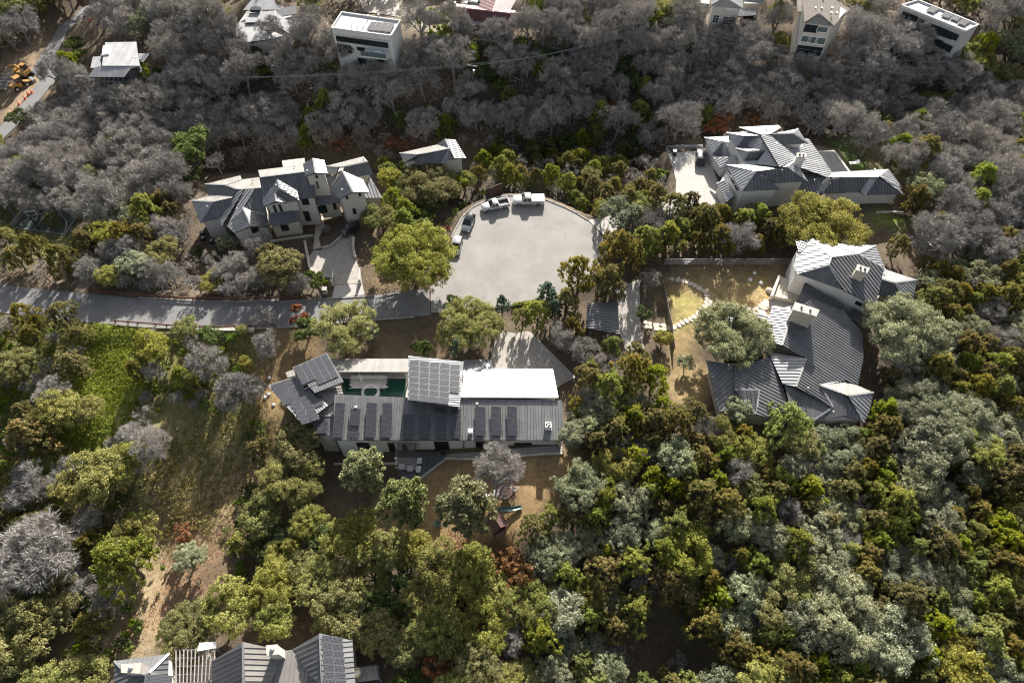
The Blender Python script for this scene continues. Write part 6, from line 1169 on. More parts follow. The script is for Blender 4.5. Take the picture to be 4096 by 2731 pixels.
    me = bpy.data.meshes.new('crown'); me.vertices.add(len(VV)); me.vertices.foreach_set('co', VV.ravel()); me.loops.add(FF.size); me.loops.foreach_set('vertex_index', FF.ravel()); me.polygons.add(len(FF)); me.polygons.foreach_set('loop_start', np.arange(0, FF.size, 4)); me.update(calc_edges=True)
    lv = np.concatenate([np.repeat(rs.uniform(.1, .7, n), 3), rs.uniform(.3, 1, len(F2))]).astype(np.float32); at = me.attributes.new('lv', 'FLOAT', 'FACE'); at.data.foreach_set('value', lv); me.materials.append(M['twig']); return tm, me, R * 1.1, H
SPEC = {}                                            # kind -> [(trunk mesh, crown mesh, crown radius, height)]
def mk_oak(kind, seeds, R, H, material, nl=15, ncl=300, nlv=60, ls=.115, **kw):
    for s in seeds:
        rs, pos, size, lv, nr, lobes = oak(s, R, H, nl, ncl, nlv, ls, **kw); SPEC.setdefault(kind, []).append((limbs('trunk', rs, H * .32, [l[:3] for l in lobes], R * .055, M['bark'], rs.uniform(-.4, .4)), leaves_mesh('crown', pos, size, lv, M[material], rs, nr), R * 1.02, H))
def mk_jun(kind, seeds, R, H, material, ncl=140, nlv=60, ls=.13, **kw):
    for s in seeds:
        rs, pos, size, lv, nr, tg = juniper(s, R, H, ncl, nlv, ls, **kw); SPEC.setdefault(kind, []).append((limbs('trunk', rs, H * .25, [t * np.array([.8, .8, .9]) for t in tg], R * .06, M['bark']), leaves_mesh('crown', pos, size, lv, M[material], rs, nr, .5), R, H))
mk_oak('oak', (1, 2, 3, 4), 4.0, 6.8, 'oak'); mk_oak('silver', (11, 12, 13), 4.0, 6.8, 'oak_silver'); mk_oak('deep', (21, 22), 3.2, 5.5, 'oak_deep', 8, 200, 60)
mk_oak('big', (31, 32), 8.0, 9.5, 'oak', 46, 920, 60, .13, spread=.82, lr=(.14, .25)); mk_oak('bigsilver', (41, 42), 8.0, 9.5, 'oak_silver', 46, 920, 60, .13, spread=.82, lr=(.14, .25))
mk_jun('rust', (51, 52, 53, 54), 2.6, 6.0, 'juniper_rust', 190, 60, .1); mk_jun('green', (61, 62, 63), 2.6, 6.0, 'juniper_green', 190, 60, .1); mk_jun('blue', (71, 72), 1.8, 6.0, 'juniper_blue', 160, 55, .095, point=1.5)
mk_oak('rustleaf', (81, 82), 3.4, 6.5, 'leaf_rust', 8, 90, 55, .17); mk_oak('redleaf', (85,), 2.4, 4.5, 'leaf_red', 6, 80, 55, .14); mk_oak('shrub', (91, 92, 93), 1.3, 1.9, 'shrub_bright', 5, 45, 50, .13, flat=.8); mk_oak('darkshrub', (95, 96), 1.4, 2.0, 'oak_deep', 5, 45, 50, .12, flat=.8)
mk_oak('upright', (97, 98), 2.4, 6.5, 'oak_cream', 12, 220, 55, .11, spread=.5, flat=1.0, lr=(.26, .42))
for s in (101, 102, 103, 104, 105, 106): SPEC.setdefault('bare', []).append(bare(s, 4.0, 8.0))
for s in (111, 112): SPEC.setdefault('barebig', []).append(bare(s, 4.6, 7.0, 9, 6, 7, 8, 7, .022))
for s in (121, 122): SPEC.setdefault('bareshrub', []).append(bare(s, 2.0, 3.2, 6, 4, 5, 5, 4, .016))
NAME = dict(oak='live_oak', silver='silvery_oak', deep='evergreen_tree', big='spreading_oak', bigsilver='spreading_oak', rust='rusty_juniper', green='green_juniper', blue='blue_conifer', rustleaf='brown_leaved_tree', redleaf='red_leaved_tree', shrub='bright_shrub', darkshrub='dark_shrub', upright='upright_tree', bare='bare_tree', barebig='bare_tree', bareshrub='bare_shrub')
CATN = dict(oak='oak tree', silver='oak tree', deep='tree', big='oak tree', bigsilver='oak tree', rust='juniper', green='juniper', blue='conifer', rustleaf='tree', redleaf='tree', shrub='shrub', darkshrub='shrub', upright='tree', bare='bare tree', barebig='bare tree', bareshrub='shrub')
LOOK = dict(oak='olive live oak', silver='silvery green oak', deep='deep green evergreen', big='wide spreading olive green oak', bigsilver='wide spreading silvery oak', rust='rust tipped juniper', green='dark green juniper', blue='blue green conifer', rustleaf='tree with dry brown leaves', redleaf='red brown leaved tree', shrub='bright green shrub', darkshrub='dark green shrub', upright='upright pale green tree', bare='leafless grey tree', barebig='broad leafless grey tree', bareshrub='leafless grey shrub')
TREES = []                                           # x, y, radius
_tr = np.random.RandomState(17)
def plant(kind, xy, rad, label, group=None, hs=1.0):
    v = SPEC[kind][_tr.randint(len(SPEC[kind]))]; s = rad / v[2]; z = Tz(*xy)
    r = thing(NAME[kind], (xy[0], xy[1], z - .05), label, CATN[kind], group, _tr.uniform(0, 6.28)); h = s * hs * _tr.uniform(.92, 1.1) * (1.15 if kind == 'upright' else 1.0); r.scale = (s, s, h)
    link(bpy.data.objects.new('trunk', v[0]), r); link(bpy.data.objects.new('crown', v[1]), r); TREES.append((xy[0], xy[1], rad)); return r
def spot(uv, kind, rad):                             # ground point of a tree whose crown middle is seen at uv
    v = SPEC[kind][0]; hc = v[3] * (rad / v[2]) * (.45 if kind in ('rust', 'green', 'blue') else .58); p = P(uv, 0)
    for _ in range(4): p = P(uv, Tz(p.x, p.y) + hc)
    return p
def radpx(uv, w): p = P(uv, 3); return w * 1.7415 / 2 / FPX * (Vector((0, 0, CAM_H)) - p).length * .97
# trees one can pick out, each with its place
HAND = [(955,592,215,'big','broad olive oak shading the left side of the turning circle'),(650,615,125,'oak','olive oak at the roadside left of the curved driveway'),(740,650,36,'shrub','bright green shrub beside the driveway gate'),(715,640,60,'deep','dark evergreen at the driveway gate'),
 (790,752,165,'big','olive oak between the road and the solar pavilion'),(702,752,75,'deep','dark small evergreen below the red leaved tree'),(687,722,58,'redleaf','red brown leaved tree at the road edge'),(1082,742,170,'big','yellow green oak above the raised solar roof'),(1046,700,62,'deep','small evergreen left of the blue conifer by the turning circle'),
 (1153,704,48,'blue','blue green conifer at the near edge of the turning circle'),(1200,735,58,'green','squat olive conifer at the tip of the paved drive'),(1256,685,66,'blue','blue conifer right of the clipped yellow hedge'),(1275,720,50,'blue','small blue conifer next to the junipers'),(850,770,44,'blue','small blue conifer right of the oak by the gallery'),(1050,806,46,'blue','blue conifer touching the raised solar roof'),(970,800,58,'deep','small dark tree above the gallery roof'),
 (1330,640,105,'rust','rusty juniper leaning over the right edge of the turning circle'),(1300,700,80,'rust','rusty juniper above the carport'),(1420,592,125,'rust','tallest rusty juniper right of the turning circle'),(1395,660,100,'rust','dark juniper between turning circle and carport'),(1478,572,95,'green','green juniper left of the wire fence'),(1432,488,105,'silver','pale oak at the mouth of the right hand drive'),(1480,720,44,'deep','clipped dark round tree beside the right hand drive'),(1522,775,52,'oak','small oak growing over the white fence panels'),(1440,560,90,'bare','leafless tree among the junipers by the turning circle'),
 (1685,762,195,'bigsilver','grey green oak spreading over the angular house entrance'),(1698,945,92,'silver','pale oak in front of the ribbed garage roof'),(1800,985,110,'green','juniper below the angular house'),(2085,762,195,'bigsilver','rounded dark oak right of the angular house'),(1892,508,200,'big','large light green oak between the two right hand houses'),(1830,500,90,'oak','left lobe oak beside the large light green oak'),(1930,1030,140,'bigsilver','loose grey oak below the angular house'),(2110,920,150,'bigsilver','feathery grey oak right of the angular house, nearest to it'),(2200,960,170,'bigsilver','feathery grey oak right of the angular house, outer one'),(2140,1040,150,'silver','feathery grey oak right of the angular house, lowest one'),(1575,830,48,'silver','small loose tree on the tan lawn by the garage'),
 (838,1085,86,'upright','pale upright tree in front of the long house wall'),(932,1165,96,'upright','yellow green upright tree in the middle of the yard'),(1073,1178,108,'upright','whitish leaved bushy tree beside the playhouse'),(1147,1078,128,'barebig','wide leafless tree over the picnic table'),
 (690,1015,140,'oak','olive oak at the left end of the long house'),(668,1100,170,'big','big dark oak left of the sunken yard'),(545,898,118,'barebig','leafless fan shaped tree left of the solar pavilion'),(349,797,88,'oak','olive oak at the right edge of the bright grass'),(425,752,62,'oak','oak overlapping the guard rail'),(483,772,66,'deep','dark evergreen below the guard rail'),(554,760,36,'oak','small round tree under the guard rail'),(563,833,38,'oak','small upright tree in the brown yard'),(604,725,62,'bare','white twigged tree beside the road'),(612,800,84,'bare','white twigged tree in the brown yard'),(480,827,100,'bare','leafless tree under the road bank'),
 (422,870,58,'green','twin juniper in the slope, left trunk'),(445,882,50,'green','twin juniper in the slope, right trunk'),(319,853,52,'rust','juniper standing in the bright grass'),(354,856,60,'bare','leafless tree in the bright grass'),(188,774,52,'rust','small rusty juniper at the grass edge'),(147,730,68,'rust','rusty juniper by the road above the grass'),(56,725,55,'rust','juniper by the road at the left edge'),(94,738,30,'rust','smallest juniper by the road'),(173,841,70,'rust','rusty juniper in the upper grass'),(29,830,90,'oak','oak at the left edge in the grass'),(126,941,110,'oak','oak in the middle of the left slope'),(192,938,78,'oak','smaller oak on the left slope'),(126,903,78,'bare','leafless tree on the left slope'),(79,1011,118,'rust','rusty juniper clump at the left edge'),(18,1079,52,'green','green juniper at the left edge'),(226,1085,140,'oak','oak below the bright grass'),(293,1058,108,'oak','oak right of the one below the grass'),(352,1026,110,'bare','leafless tree below the bright grass'),(67,1123,116,'bare','leafless tree at the lower left'),(180,1120,110,'oak','oak behind the lower leafless tree'),
 (91,1273,185,'barebig','widest leafless tree at the lower left edge'),(211,1255,82,'rust','tall rust topped juniper at the lower left'),(293,1300,145,'green','broad green juniper at the lower left'),(311,1232,125,'oak','olive oak above the broad green juniper'),(422,1226,56,'rustleaf','dead brown leaved bush on the litter slope'),(434,1279,88,'silver','leaning silvery oak on the litter slope'),(82,1387,180,'big','big oak at the lower left edge'),(45,1470,150,'oak','oak in the lower left corner'),(440,1446,150,'big','sunny oak above the pergola'),(525,1400,140,'oak','oak beside the sunny one above the pergola'),(557,1250,72,'green','green juniper on the litter slope'),
 (1182,1314,118,'rustleaf','brown leaved tree below the playhouse'),(1010,1545,105,'rustleaf','brown leaved tree at the lower edge'),(1174,1475,84,'bare','leafless grey tree among olive oaks at the lower edge'),(2070,1308,135,'bigsilver','left one of two silver oaks at the lower right'),(2182,1337,125,'bigsilver','right one of two silver oaks at the lower right'),(1956,1431,200,'bigsilver','wide oak over the lower right clearing'),(1870,1440,130,'silver','left part oak of the lower right clearing'),(2060,1480,150,'silver','oak at the lower right edge'),
 (520,555,55,'silver','pale round tree at the corner of the two storey house'),(592,560,70,'bare','leafless tree in front of the two storey house'),(750,525,26,'bareshrub','purple twigged conical tree by the entrance path'),(785,332,68,'rustleaf','pinkish thin leaved tree behind the two storey house'),(915,335,78,'rustleaf','orange brown tree left of the guest house'),(985,420,160,'big','oak in front of the guest house'),(855,500,70,'oak','oak at the right corner of the two storey house'),(1650,282,70,'rustleaf','copper brown tree behind the pale house, left one'),(1730,275,50,'rustleaf','copper brown tree behind the pale house, right one'),(1520,405,48,'shrub','bright bush at the left end of the pale driveway'),(430,345,130,'deep','green oak clump left of the dark creek'),(270,500,90,'silver','pale silver oak right of the basketball court'),(345,500,80,'green','dark juniper right of the basketball court'),(1450,262,40,'shrub','lime green tree below the red leaved bush'),(235,225,90,'bare','leafless tree in front of the hillside house, left one'),(300,228,95,'bare','leafless tree in front of the hillside house, right one'),(560,150,66,'bare','leafless tree in front of the low metal roofed house, left one'),(645,150,66,'bare','leafless tree in front of the low metal roofed house, right one'),(795,178,90,'bare','leafless tree at the foot of the white terraced house, left one'),(885,188,95,'bare','leafless tree at the foot of the white terraced house, right one'),(1070,98,66,'bare','leafless tree in front of the maroon roofed house, left one'),(1165,98,66,'bare','leafless tree in front of the maroon roofed house, right one'),(1665,112,80,'bare','leafless tree below the pale tower house, left one'),(1725,115,80,'bare','leafless tree below the pale tower house, right one'),(1835,168,75,'bare','leafless tree below the shingled tower house, left one'),(1900,172,75,'bare','leafless tree below the shingled tower house, right one'),(2075,128,95,'bare','leafless tree below the slab house, left one'),(2150,165,85,'bare','leafless tree below the slab house, right one'),(1328,1110,135,'silver','pale silvery oak at the right edge of the tan lawn'),(1222,1222,85,'rust','rusty juniper covering the right side of the playhouse'),(1265,1190,70,'green','green juniper between playhouse and silvery oak'),(1010,1300,140,'oak','broad olive oak below the agaves'),(890,1262,120,'oak','olive oak left of the agaves'),(1085,1300,120,'oak','olive oak below the playhouse'),(1320,1000,90,'silver','loose grey oak touching the right end of the long house'),(1370,960,110,'silver','feathery oak right of the long house'),(1400,900,100,'green','green juniper in the clump right of the long house'),(1450,860,110,'rust','rusty juniper in the clump right of the long house'),(985,45,62,'shrub','tall yellow green clump right of the white terraced house, left one'),(1022,38,52,'shrub','tall yellow green clump right of the white terraced house, right one'),(1004,75,46,'shrub','tall yellow green clump right of the white terraced house, lower one'),(1031,508,22,'shrub','bright hedge bush left of the turning circle, lowest'),(1046,486,24,'shrub','bright hedge bush left of the turning circle, second from below'),(1064,468,24,'shrub','bright hedge bush left of the turning circle, third from below'),(1106,443,26,'shrub','bright hedge bush left of the turning circle, uppermost'),(1026,524,22,'redleaf','reddish hedge bush left of the turning circle'),(1215,428,28,'darkshrub','low dark bush behind the large pickup, first from the left'),(1262,436,30,'darkshrub','low dark bush behind the turning circle kerb, second from the left'),(1312,452,30,'darkshrub','low dark bush behind the turning circle kerb, third from the left'),(1352,474,30,'darkshrub','low dark bush behind the turning circle kerb, last one'),(1290,772,84,'bare','dark leafless tree beside the paved tip of the long house drive'),(1340,805,92,'bare','dark leafless tree between the paved drive and the carport'),(1392,838,80,'bare','leafless tree below the carport'),(1495,640,60,'bareshrub','leafless shrub at the top of the pale panel fence'),(122,508,36,'rust','small juniper in front of the basketball hoop'),(70,462,70,'bare','leafless tree above the basketball court, left one'),(135,460,76,'bare','leafless tree above the basketball court, middle one'),(195,470,72,'bare','leafless tree above the basketball court, right one'),(1400,242,75,'rustleaf','red leaved bush in the leafless wood')]
for x, y, w, k, lab in HAND:
    r_ = radpx(zD(x, y), w) * (1.6 if k == 'upright' else 1.0); p = spot(zD(x, y), k, r_); plant(k, p.xy, r_, lab)
# the woods between, by stretch of slope
CLEAR = [[(610,895),(680,830),(750,808),(1130,812),(1275,840),(1305,1010),(1300,1045),(1100,1065),(765,1065),(755,1000),(640,990)],[(860,1120),(1000,1055),(1300,1040),(1300,1120),(1240,1180),(1190,1230),(1130,1250),(1000,1245),(900,1180)],[(1130,762),(1225,758),(1325,870),(1270,850),(1130,830)],
 [(1030,700),(1035,600),(1045,480),(1090,448),(1180,428),(1290,465),(1395,520),(1370,600),(1280,655),(1230,695),(1100,705)],[(-200,610),(0,640),(300,672),(700,685),(900,665),(1045,645),(1045,722),(700,758),(420,752),(250,748),(0,720),(-200,700)],[(438,465),(465,410),(640,360),(850,355),(875,440),(850,520),(700,580),(600,560),(470,570)],[(690,560),(830,510),(845,690),(760,700),(700,620)],[(910,350),(1040,315),(1080,368),(1000,385)],
 [(1535,340),(1620,300),(1780,280),(1880,320),(1960,345),(2085,440),(1990,475),(1840,465),(1700,475),(1640,465),(1555,440)],[(1815,560),(1990,555),(2110,640),(2095,705),(1995,745),(2005,935),(1955,980),(1640,945),(1615,835),(1600,770),(1760,700)],[(1510,590),(1815,590),(1790,700),(1600,790),(1625,900),(1550,905),(1495,765)],[(1340,695),(1425,695),(1460,620),(1485,800),(1425,775),(1345,760)],
 [(250,1515),(490,1465),(560,1470),(760,1445),(890,1530),(900,1600),(250,1600)],[(205,95),(345,95),(315,185),(210,185)],[(535,-20),(690,-20),(670,85),(540,95)],[(752,25),(925,25),(908,140),(775,130)],[(1030,-20),(1195,-20),(1185,60),(1030,60)],[(1635,-20),(1755,-20),(1735,80),(1640,75)],[(1828,-20),(1950,-20),(1895,120),(1830,120)],[(2055,-20),(2245,55),(2180,110),(2050,60)],[(25,535),(65,468),(205,478),(150,550)],[(-60,350),(-60,200),(65,125),(150,0),(205,0),(130,115),(95,215),(0,310)],
 [(215,745),(325,755),(340,840),(310,910),(240,970),(210,1040),(110,1060),(80,1020),(180,850)],[(370,960),(550,960),(570,1090),(510,1200),(460,1350),(400,1430),(330,1400),(380,1250),(330,1150)],[(1880,335),(1945,335),(2000,395),(1900,400)],[(870,-20),(1000,-20),(1000,70),(880,55)],[(400,1300),(520,1280),(440,1400),(330,1480)],[(2000,488),(2110,492),(2110,522),(2000,520)],[(560,760),(720,765),(740,810),(640,985),(560,900)],[(400,1080),(520,1080),(480,1180),(400,1230)],[(1130,1000),(1340,1045),(1320,1100),(1180,1150)],[(1000,1245),(1180,1235),(1150,1300),(1050,1290)]]
SHADE = [(1420,1440),(1500,1390),(1610,1400),(1640,1568),(1430,1568)]
REG = [([(-300,-300),(130,-300),(120,60),(60,140),(-300,200)], dict(oak=.4,green=.2,bare=.25,shrub=.15), 'in the upper left corner above the digger', 3.6),
 ([(-300,180),(420,215),(500,400),(445,470),(200,460),(-300,470)], dict(bare=.88,green=.05,rust=.04,deep=.03), 'in the leafless wood above the basketball court', 4.0),
 ([(-300,470),(445,465),(470,590),(440,650),(-300,620)], dict(bare=.36,rust=.24,silver=.16,oak=.14,shrub=.05,darkshrub=.05), 'in the mixed wood between basketball court and road', 3.2),
 ([(430,560),(720,560),(760,690),(-300,690),(430,640)], dict(bare=.42,oak=.2,rust=.18,darkshrub=.1,bareshrub=.1), 'along the upper side of the road', 3.0),
 ([(100,-300),(2700,-300),(2700,90),(2200,95),(120,90)], dict(bare=.62,oak=.16,green=.14,silver=.08), 'around the houses on the far ridge', 4.0),
 ([(60,90),(1600,90),(1560,330),(1100,310),(880,300),(440,320),(400,220),(100,240)], dict(bare=.82,green=.09,deep=.09), 'on the shaded slope beyond the creek', 3.9),
 ([(1500,90),(2250,90),(2250,280),(1900,280),(1500,330)], dict(bare=.86,oak=.06,green=.08), 'on the slope behind the pale hip roofed house', 3.9),
 ([(2000,60),(2700,60),(2700,250),(2200,260)], dict(silver=.3,oak=.25,bare=.45), 'at the upper right corner beside the slab house', 4.0),
 ([(1880,250),(2700,250),(2700,600),(2090,600),(2080,420),(1900,310)], dict(bare=.6,rust=.13,green=.12,silver=.15), 'in the leafless wood right of the pale house', 3.9),
 ([(2000,560),(2700,560),(2700,1060),(1990,1060),(2010,760),(2110,680)], dict(bare=.16,rust=.30,silver=.26,oak=.14,green=.14), 'on the right hand slope beyond the angular house', 3.4),
 ([(440,300),(1100,290),(1080,330),(900,380),(800,350),(640,350),(470,410)], dict(bare=.55,deep=.2,green=.25), 'between the creek and the two storey house', 3.2),
 ([(1000,290),(1560,320),(1560,470),(1400,510),(1290,455),(1120,430),(1080,380),(1020,330)], dict(rust=.33,green=.2,oak=.17,bare=.3), 'behind the turning circle', 2.9),
 ([(830,380),(1110,370),(1130,430),(1040,530),(860,560)], dict(oak=.5,green=.2,deep=.3), 'between the guest house and the turning circle', 2.8),
 ([(1500,440),(1850,470),(1815,600),(1500,600),(1420,540)], dict(rust=.35,green=.3,bare=.35), 'above the wire fence', 3.7),
 ([(1240,640),(1340,640),(1345,760),(1500,790),(1560,880),(1640,960),(1600,1060),(1330,1060),(1290,900),(1220,740)], dict(rust=.34,green=.36,bare=.08,silver=.22), 'between the long house and the angular house', 2.9),
 ([(1290,1000),(2700,1000),(2700,1700),(1230,1700),(1240,1240)], dict(rust=.26,green=.26,silver=.30,oak=.15,bare=.03), 'in the evergreen wood at the lower right', 3.0),
 ([(560,1170),(960,1230),(1250,1230),(1250,1700),(560,1700)], dict(oak=.86,silver=.08,deep=.06), 'in the olive oak wood below the yard', 3.8),
 ([(-300,1080),(620,980),(640,1200),(560,1300),(560,1700),(-300,1700)], dict(oak=.4,rust=.16,bare=.12,green=.1,shrub=.14,darkshrub=.08), 'on the litter covered slope at the lower left', 3.0),
 ([(-300,690),(640,740),(640,1000),(-300,1090)], dict(rust=.22,oak=.24,bare=.22,shrub=.2,bareshrub=.12), 'on the grassy slope below the road', 2.9)]
def inpoly(p, poly):
    x, y = p; c = False
    for i in range(len(poly)):
        (ax, ay), (bx, by) = poly[i], poly[i - 1]
        if (ay > y) != (by > y) and x < (bx - ax) * (y - ay) / (by - ay) + ax: c = not c
    return c
RADK = dict(oak=(3.0, 4.8), silver=(2.8, 4.6), deep=(2.2, 3.4), rust=(2.2, 3.7), green=(2.2, 3.7), bare=(3.8, 5.8), shrub=(.8, 1.6), darkshrub=(1.0, 1.8), bareshrub=(1.2, 2.2))
cells = {}
def near(x, y, rad, f):
    for i in range(int(x // 8) - 1, int(x // 8) + 2):
        for j in range(int(y // 8) - 1, int(y // 8) + 2):
            for (a, b2, r) in cells.get((i, j), ()):
                if (a - x) ** 2 + (b2 - y) ** 2 < ((r + rad) * f) ** 2: return True
    return False
for t_ in TREES: cells.setdefault((int(t_[0] // 8), int(t_[1] // 8)), []).append(t_)
SPARSE = {'on the grassy slope below the road': 1.55, 'on the litter covered slope at the lower left': 1.35}; COUNT = {}; FILL = []; BARE = []
PAVED = [CULDESAC, ROAD, LDRIVE, LAPRON, NDRIVE, EDRIVE, NEDRIVE, NELINK, COURT, UPROAD]
_fr = np.random.RandomState(5); NT = 34000
cu = _fr.uniform(-190, 2540, NT); cv = _fr.uniform(-110, 1640, NT) ; cv = 1640 - (1640 + 110) * _fr.uniform(0, 1, NT) ** .85 if False else cv
for x, y in zip(cu, cv):
    if not (-90 < x < 2440 and -70 < y < 1605): continue
    reg = next((g_ for g_ in REG if inpoly((x, y), g_[0])), None)
    if reg is None or any(inpoly((x, y), c_) for c_ in CLEAR): continue
    ks = list(reg[1]); k = ks[int(np.searchsorted(np.cumsum(list(reg[1].values())), _fr.uniform(0, .9999) * sum(reg[1].values())))]
    if COUNT.get(k, 0) >= 295 and k != 'bare': continue
    if 'shrub' in k and not (-10 < x < 2362 and -10 < y < 1578): continue
    lo, hi = RADK[k] if not (k == 'bare' and reg[3] < 3.6) else (2.0, 3.6)
    rad = _fr.uniform(lo, hi) * (1.0 if reg[3] > 3.5 else .9 if reg[2] != 'behind the turning circle' else .72)
    if inpoly((x, y), SHADE) and (k != 'bare' or _fr.rand() < .8): continue
    p = spot(zD(x, y), k, rad)
    if near(p.x, p.y, rad, (.40 if k == 'bare' else .49) * SPARSE.get(reg[2], 1.0) if k not in ('shrub', 'darkshrub', 'bareshrub') else .5): continue
    hc = P(zD(x, y), 0); bad = False; ctr = Vector((p.x, p.y, p.z))
    for a in np.arange(0, 6.28, .785):
        q = proj(ctr + Vector((math.cos(a) * rad * .85, math.sin(a) * rad * .5, math.sin(a) * rad * .6))); q = (q[0] / 1.7415, q[1] / 1.7415)
        if any(inpoly(q, c_) for c_ in CLEAR): bad = True; break
    if bad or any(inpoly((p.x, p.y), f_) for f_ in FOOT) or any(inpoly((p.x, p.y), [(q_[0], q_[1]) for q_ in f_]) for f_ in PAVED): continue
    COUNT[k] = COUNT.get(k, 0) + 1
    if k == 'bare': BARE.append((rad / (Vector((0, 0, CAM_H)) - p).length * (1 if -20 < x < 2372 and -10 < y < 1580 else .3), p.copy(), rad, reg[2], (x, y)))
    else: FILL.append((plant(k, p.xy, rad, 'x', LOOK[k] + 's ' + reg[2]), k, rad, (x, y)))
    cells.setdefault((int(p.x // 8), int(p.y // 8)), []).append((p.x, p.y, rad))
# the 280 leafless trees that show largest stand singly, the rest reads as one wood
BARE.sort(key=lambda q: -q[0])
for sz, p, rad, rg_, xy_ in BARE[:280]: FILL.append((plant('bare', p.xy, rad, 'x', LOOK['bare'] + 's ' + rg_), 'bare', rad, xy_))
lite = [bare(s, 4.0, 8.0, 5, 3, 3, 4, 4, .04) for s in (131, 132, 133)]; VS, FS, LV = [], [], []; nv = 0; rs_ = np.random.RandomState(77)
for sz, p, rad, rg_, xy_ in BARE[280:]:
    tm, cm, R0, H0 = lite[rs_.randint(3)]; a = rs_.uniform(0, 6.28); s = rad / R0; z = Tz(p.x, p.y)
    for me_, isc in ((cm, 1), (tm, 0)):
        co = np.empty(len(me_.vertices) * 3); me_.vertices.foreach_get('co', co); co = co.reshape(-1, 3) * s; co = np.stack([co[:, 0] * math.cos(a) - co[:, 1] * math.sin(a) + p.x, co[:, 0] * math.sin(a) + co[:, 1] * math.cos(a) + p.y, co[:, 2] + z], 1)
        lp = np.empty(len(me_.loops), int); me_.loops.foreach_get('vertex_index', lp); VS.append(co); FS.append(lp.reshape(-1, 4) + nv); nv += len(co); lv = np.full(len(me_.polygons), .35, np.float32)
        if isc: me_.attributes['lv'].data.foreach_get('value', lv)
        LV.append(lv)
if VS:
    VV, FF, LV = np.concatenate(VS), np.concatenate(FS), np.concatenate(LV); me = bpy.data.meshes.new('bare_woodland'); c_ = VV.mean(0); me.vertices.add(len(VV)); me.vertices.foreach_set('co', (VV - c_).ravel()); me.loops.add(FF.size); me.loops.foreach_set('vertex_index', FF.ravel()); me.polygons.add(len(FF)); me.polygons.foreach_set('loop_start', np.arange(0, FF.size, 4)); me.update(calc_edges=True)
    me.attributes.new('lv', 'FLOAT', 'FACE').data.foreach_set('value', LV); me.materials.append(M['twig']); o = link(bpy.data.objects.new('bare_woodland', me)); o.location = c_; tag(o, 'mass of smaller leafless grey trees filling the far wood', 'woodland', kind='stuff'); print('WOODLAND', len(BARE) - 280, len(FF) * 2)
# brushwood: thin sticks and low twigs nobody could count under the leafless trees
rs_ = np.random.RandomState(31); cc = []
for o, k, rad, (x, y) in FILL:
    if k != 'bare': continue
    n_ = 240; a = rs_.uniform(0, 6.28, n_); rr = rad * 1.25 * np.sqrt(rs_.rand(n_)); px, py = o.location.x + rr * np.cos(a), o.location.y + rr * np.sin(a)
    cc.append(np.stack([px, py, o.location.z + rs_.uniform(0, 1, n_) ** 1.5 * 3.4], 1))
cc = np.concatenate(cc); ok_ = np.ones(len(cc), bool)
for f_ in FOOT + [[(q_[0], q_[1]) for q_ in f2_] for f2_ in PAVED]: ok_ &= sdist(f_, cc[:, 0], cc[:, 1]) > .4
cc = cc[ok_]; bm_ = leaves_mesh('brushwood', cc - cc.mean(0), rs_.uniform(.3, .8, len(cc)), rs_.uniform(0, 1, len(cc)), M['twig'], rs_, None, .05)
o = link(bpy.data.objects.new('brushwood', bm_)); o.location = cc.mean(0); tag(o, 'thin grey brushwood under the leafless trees', 'brushwood', kind='stuff')
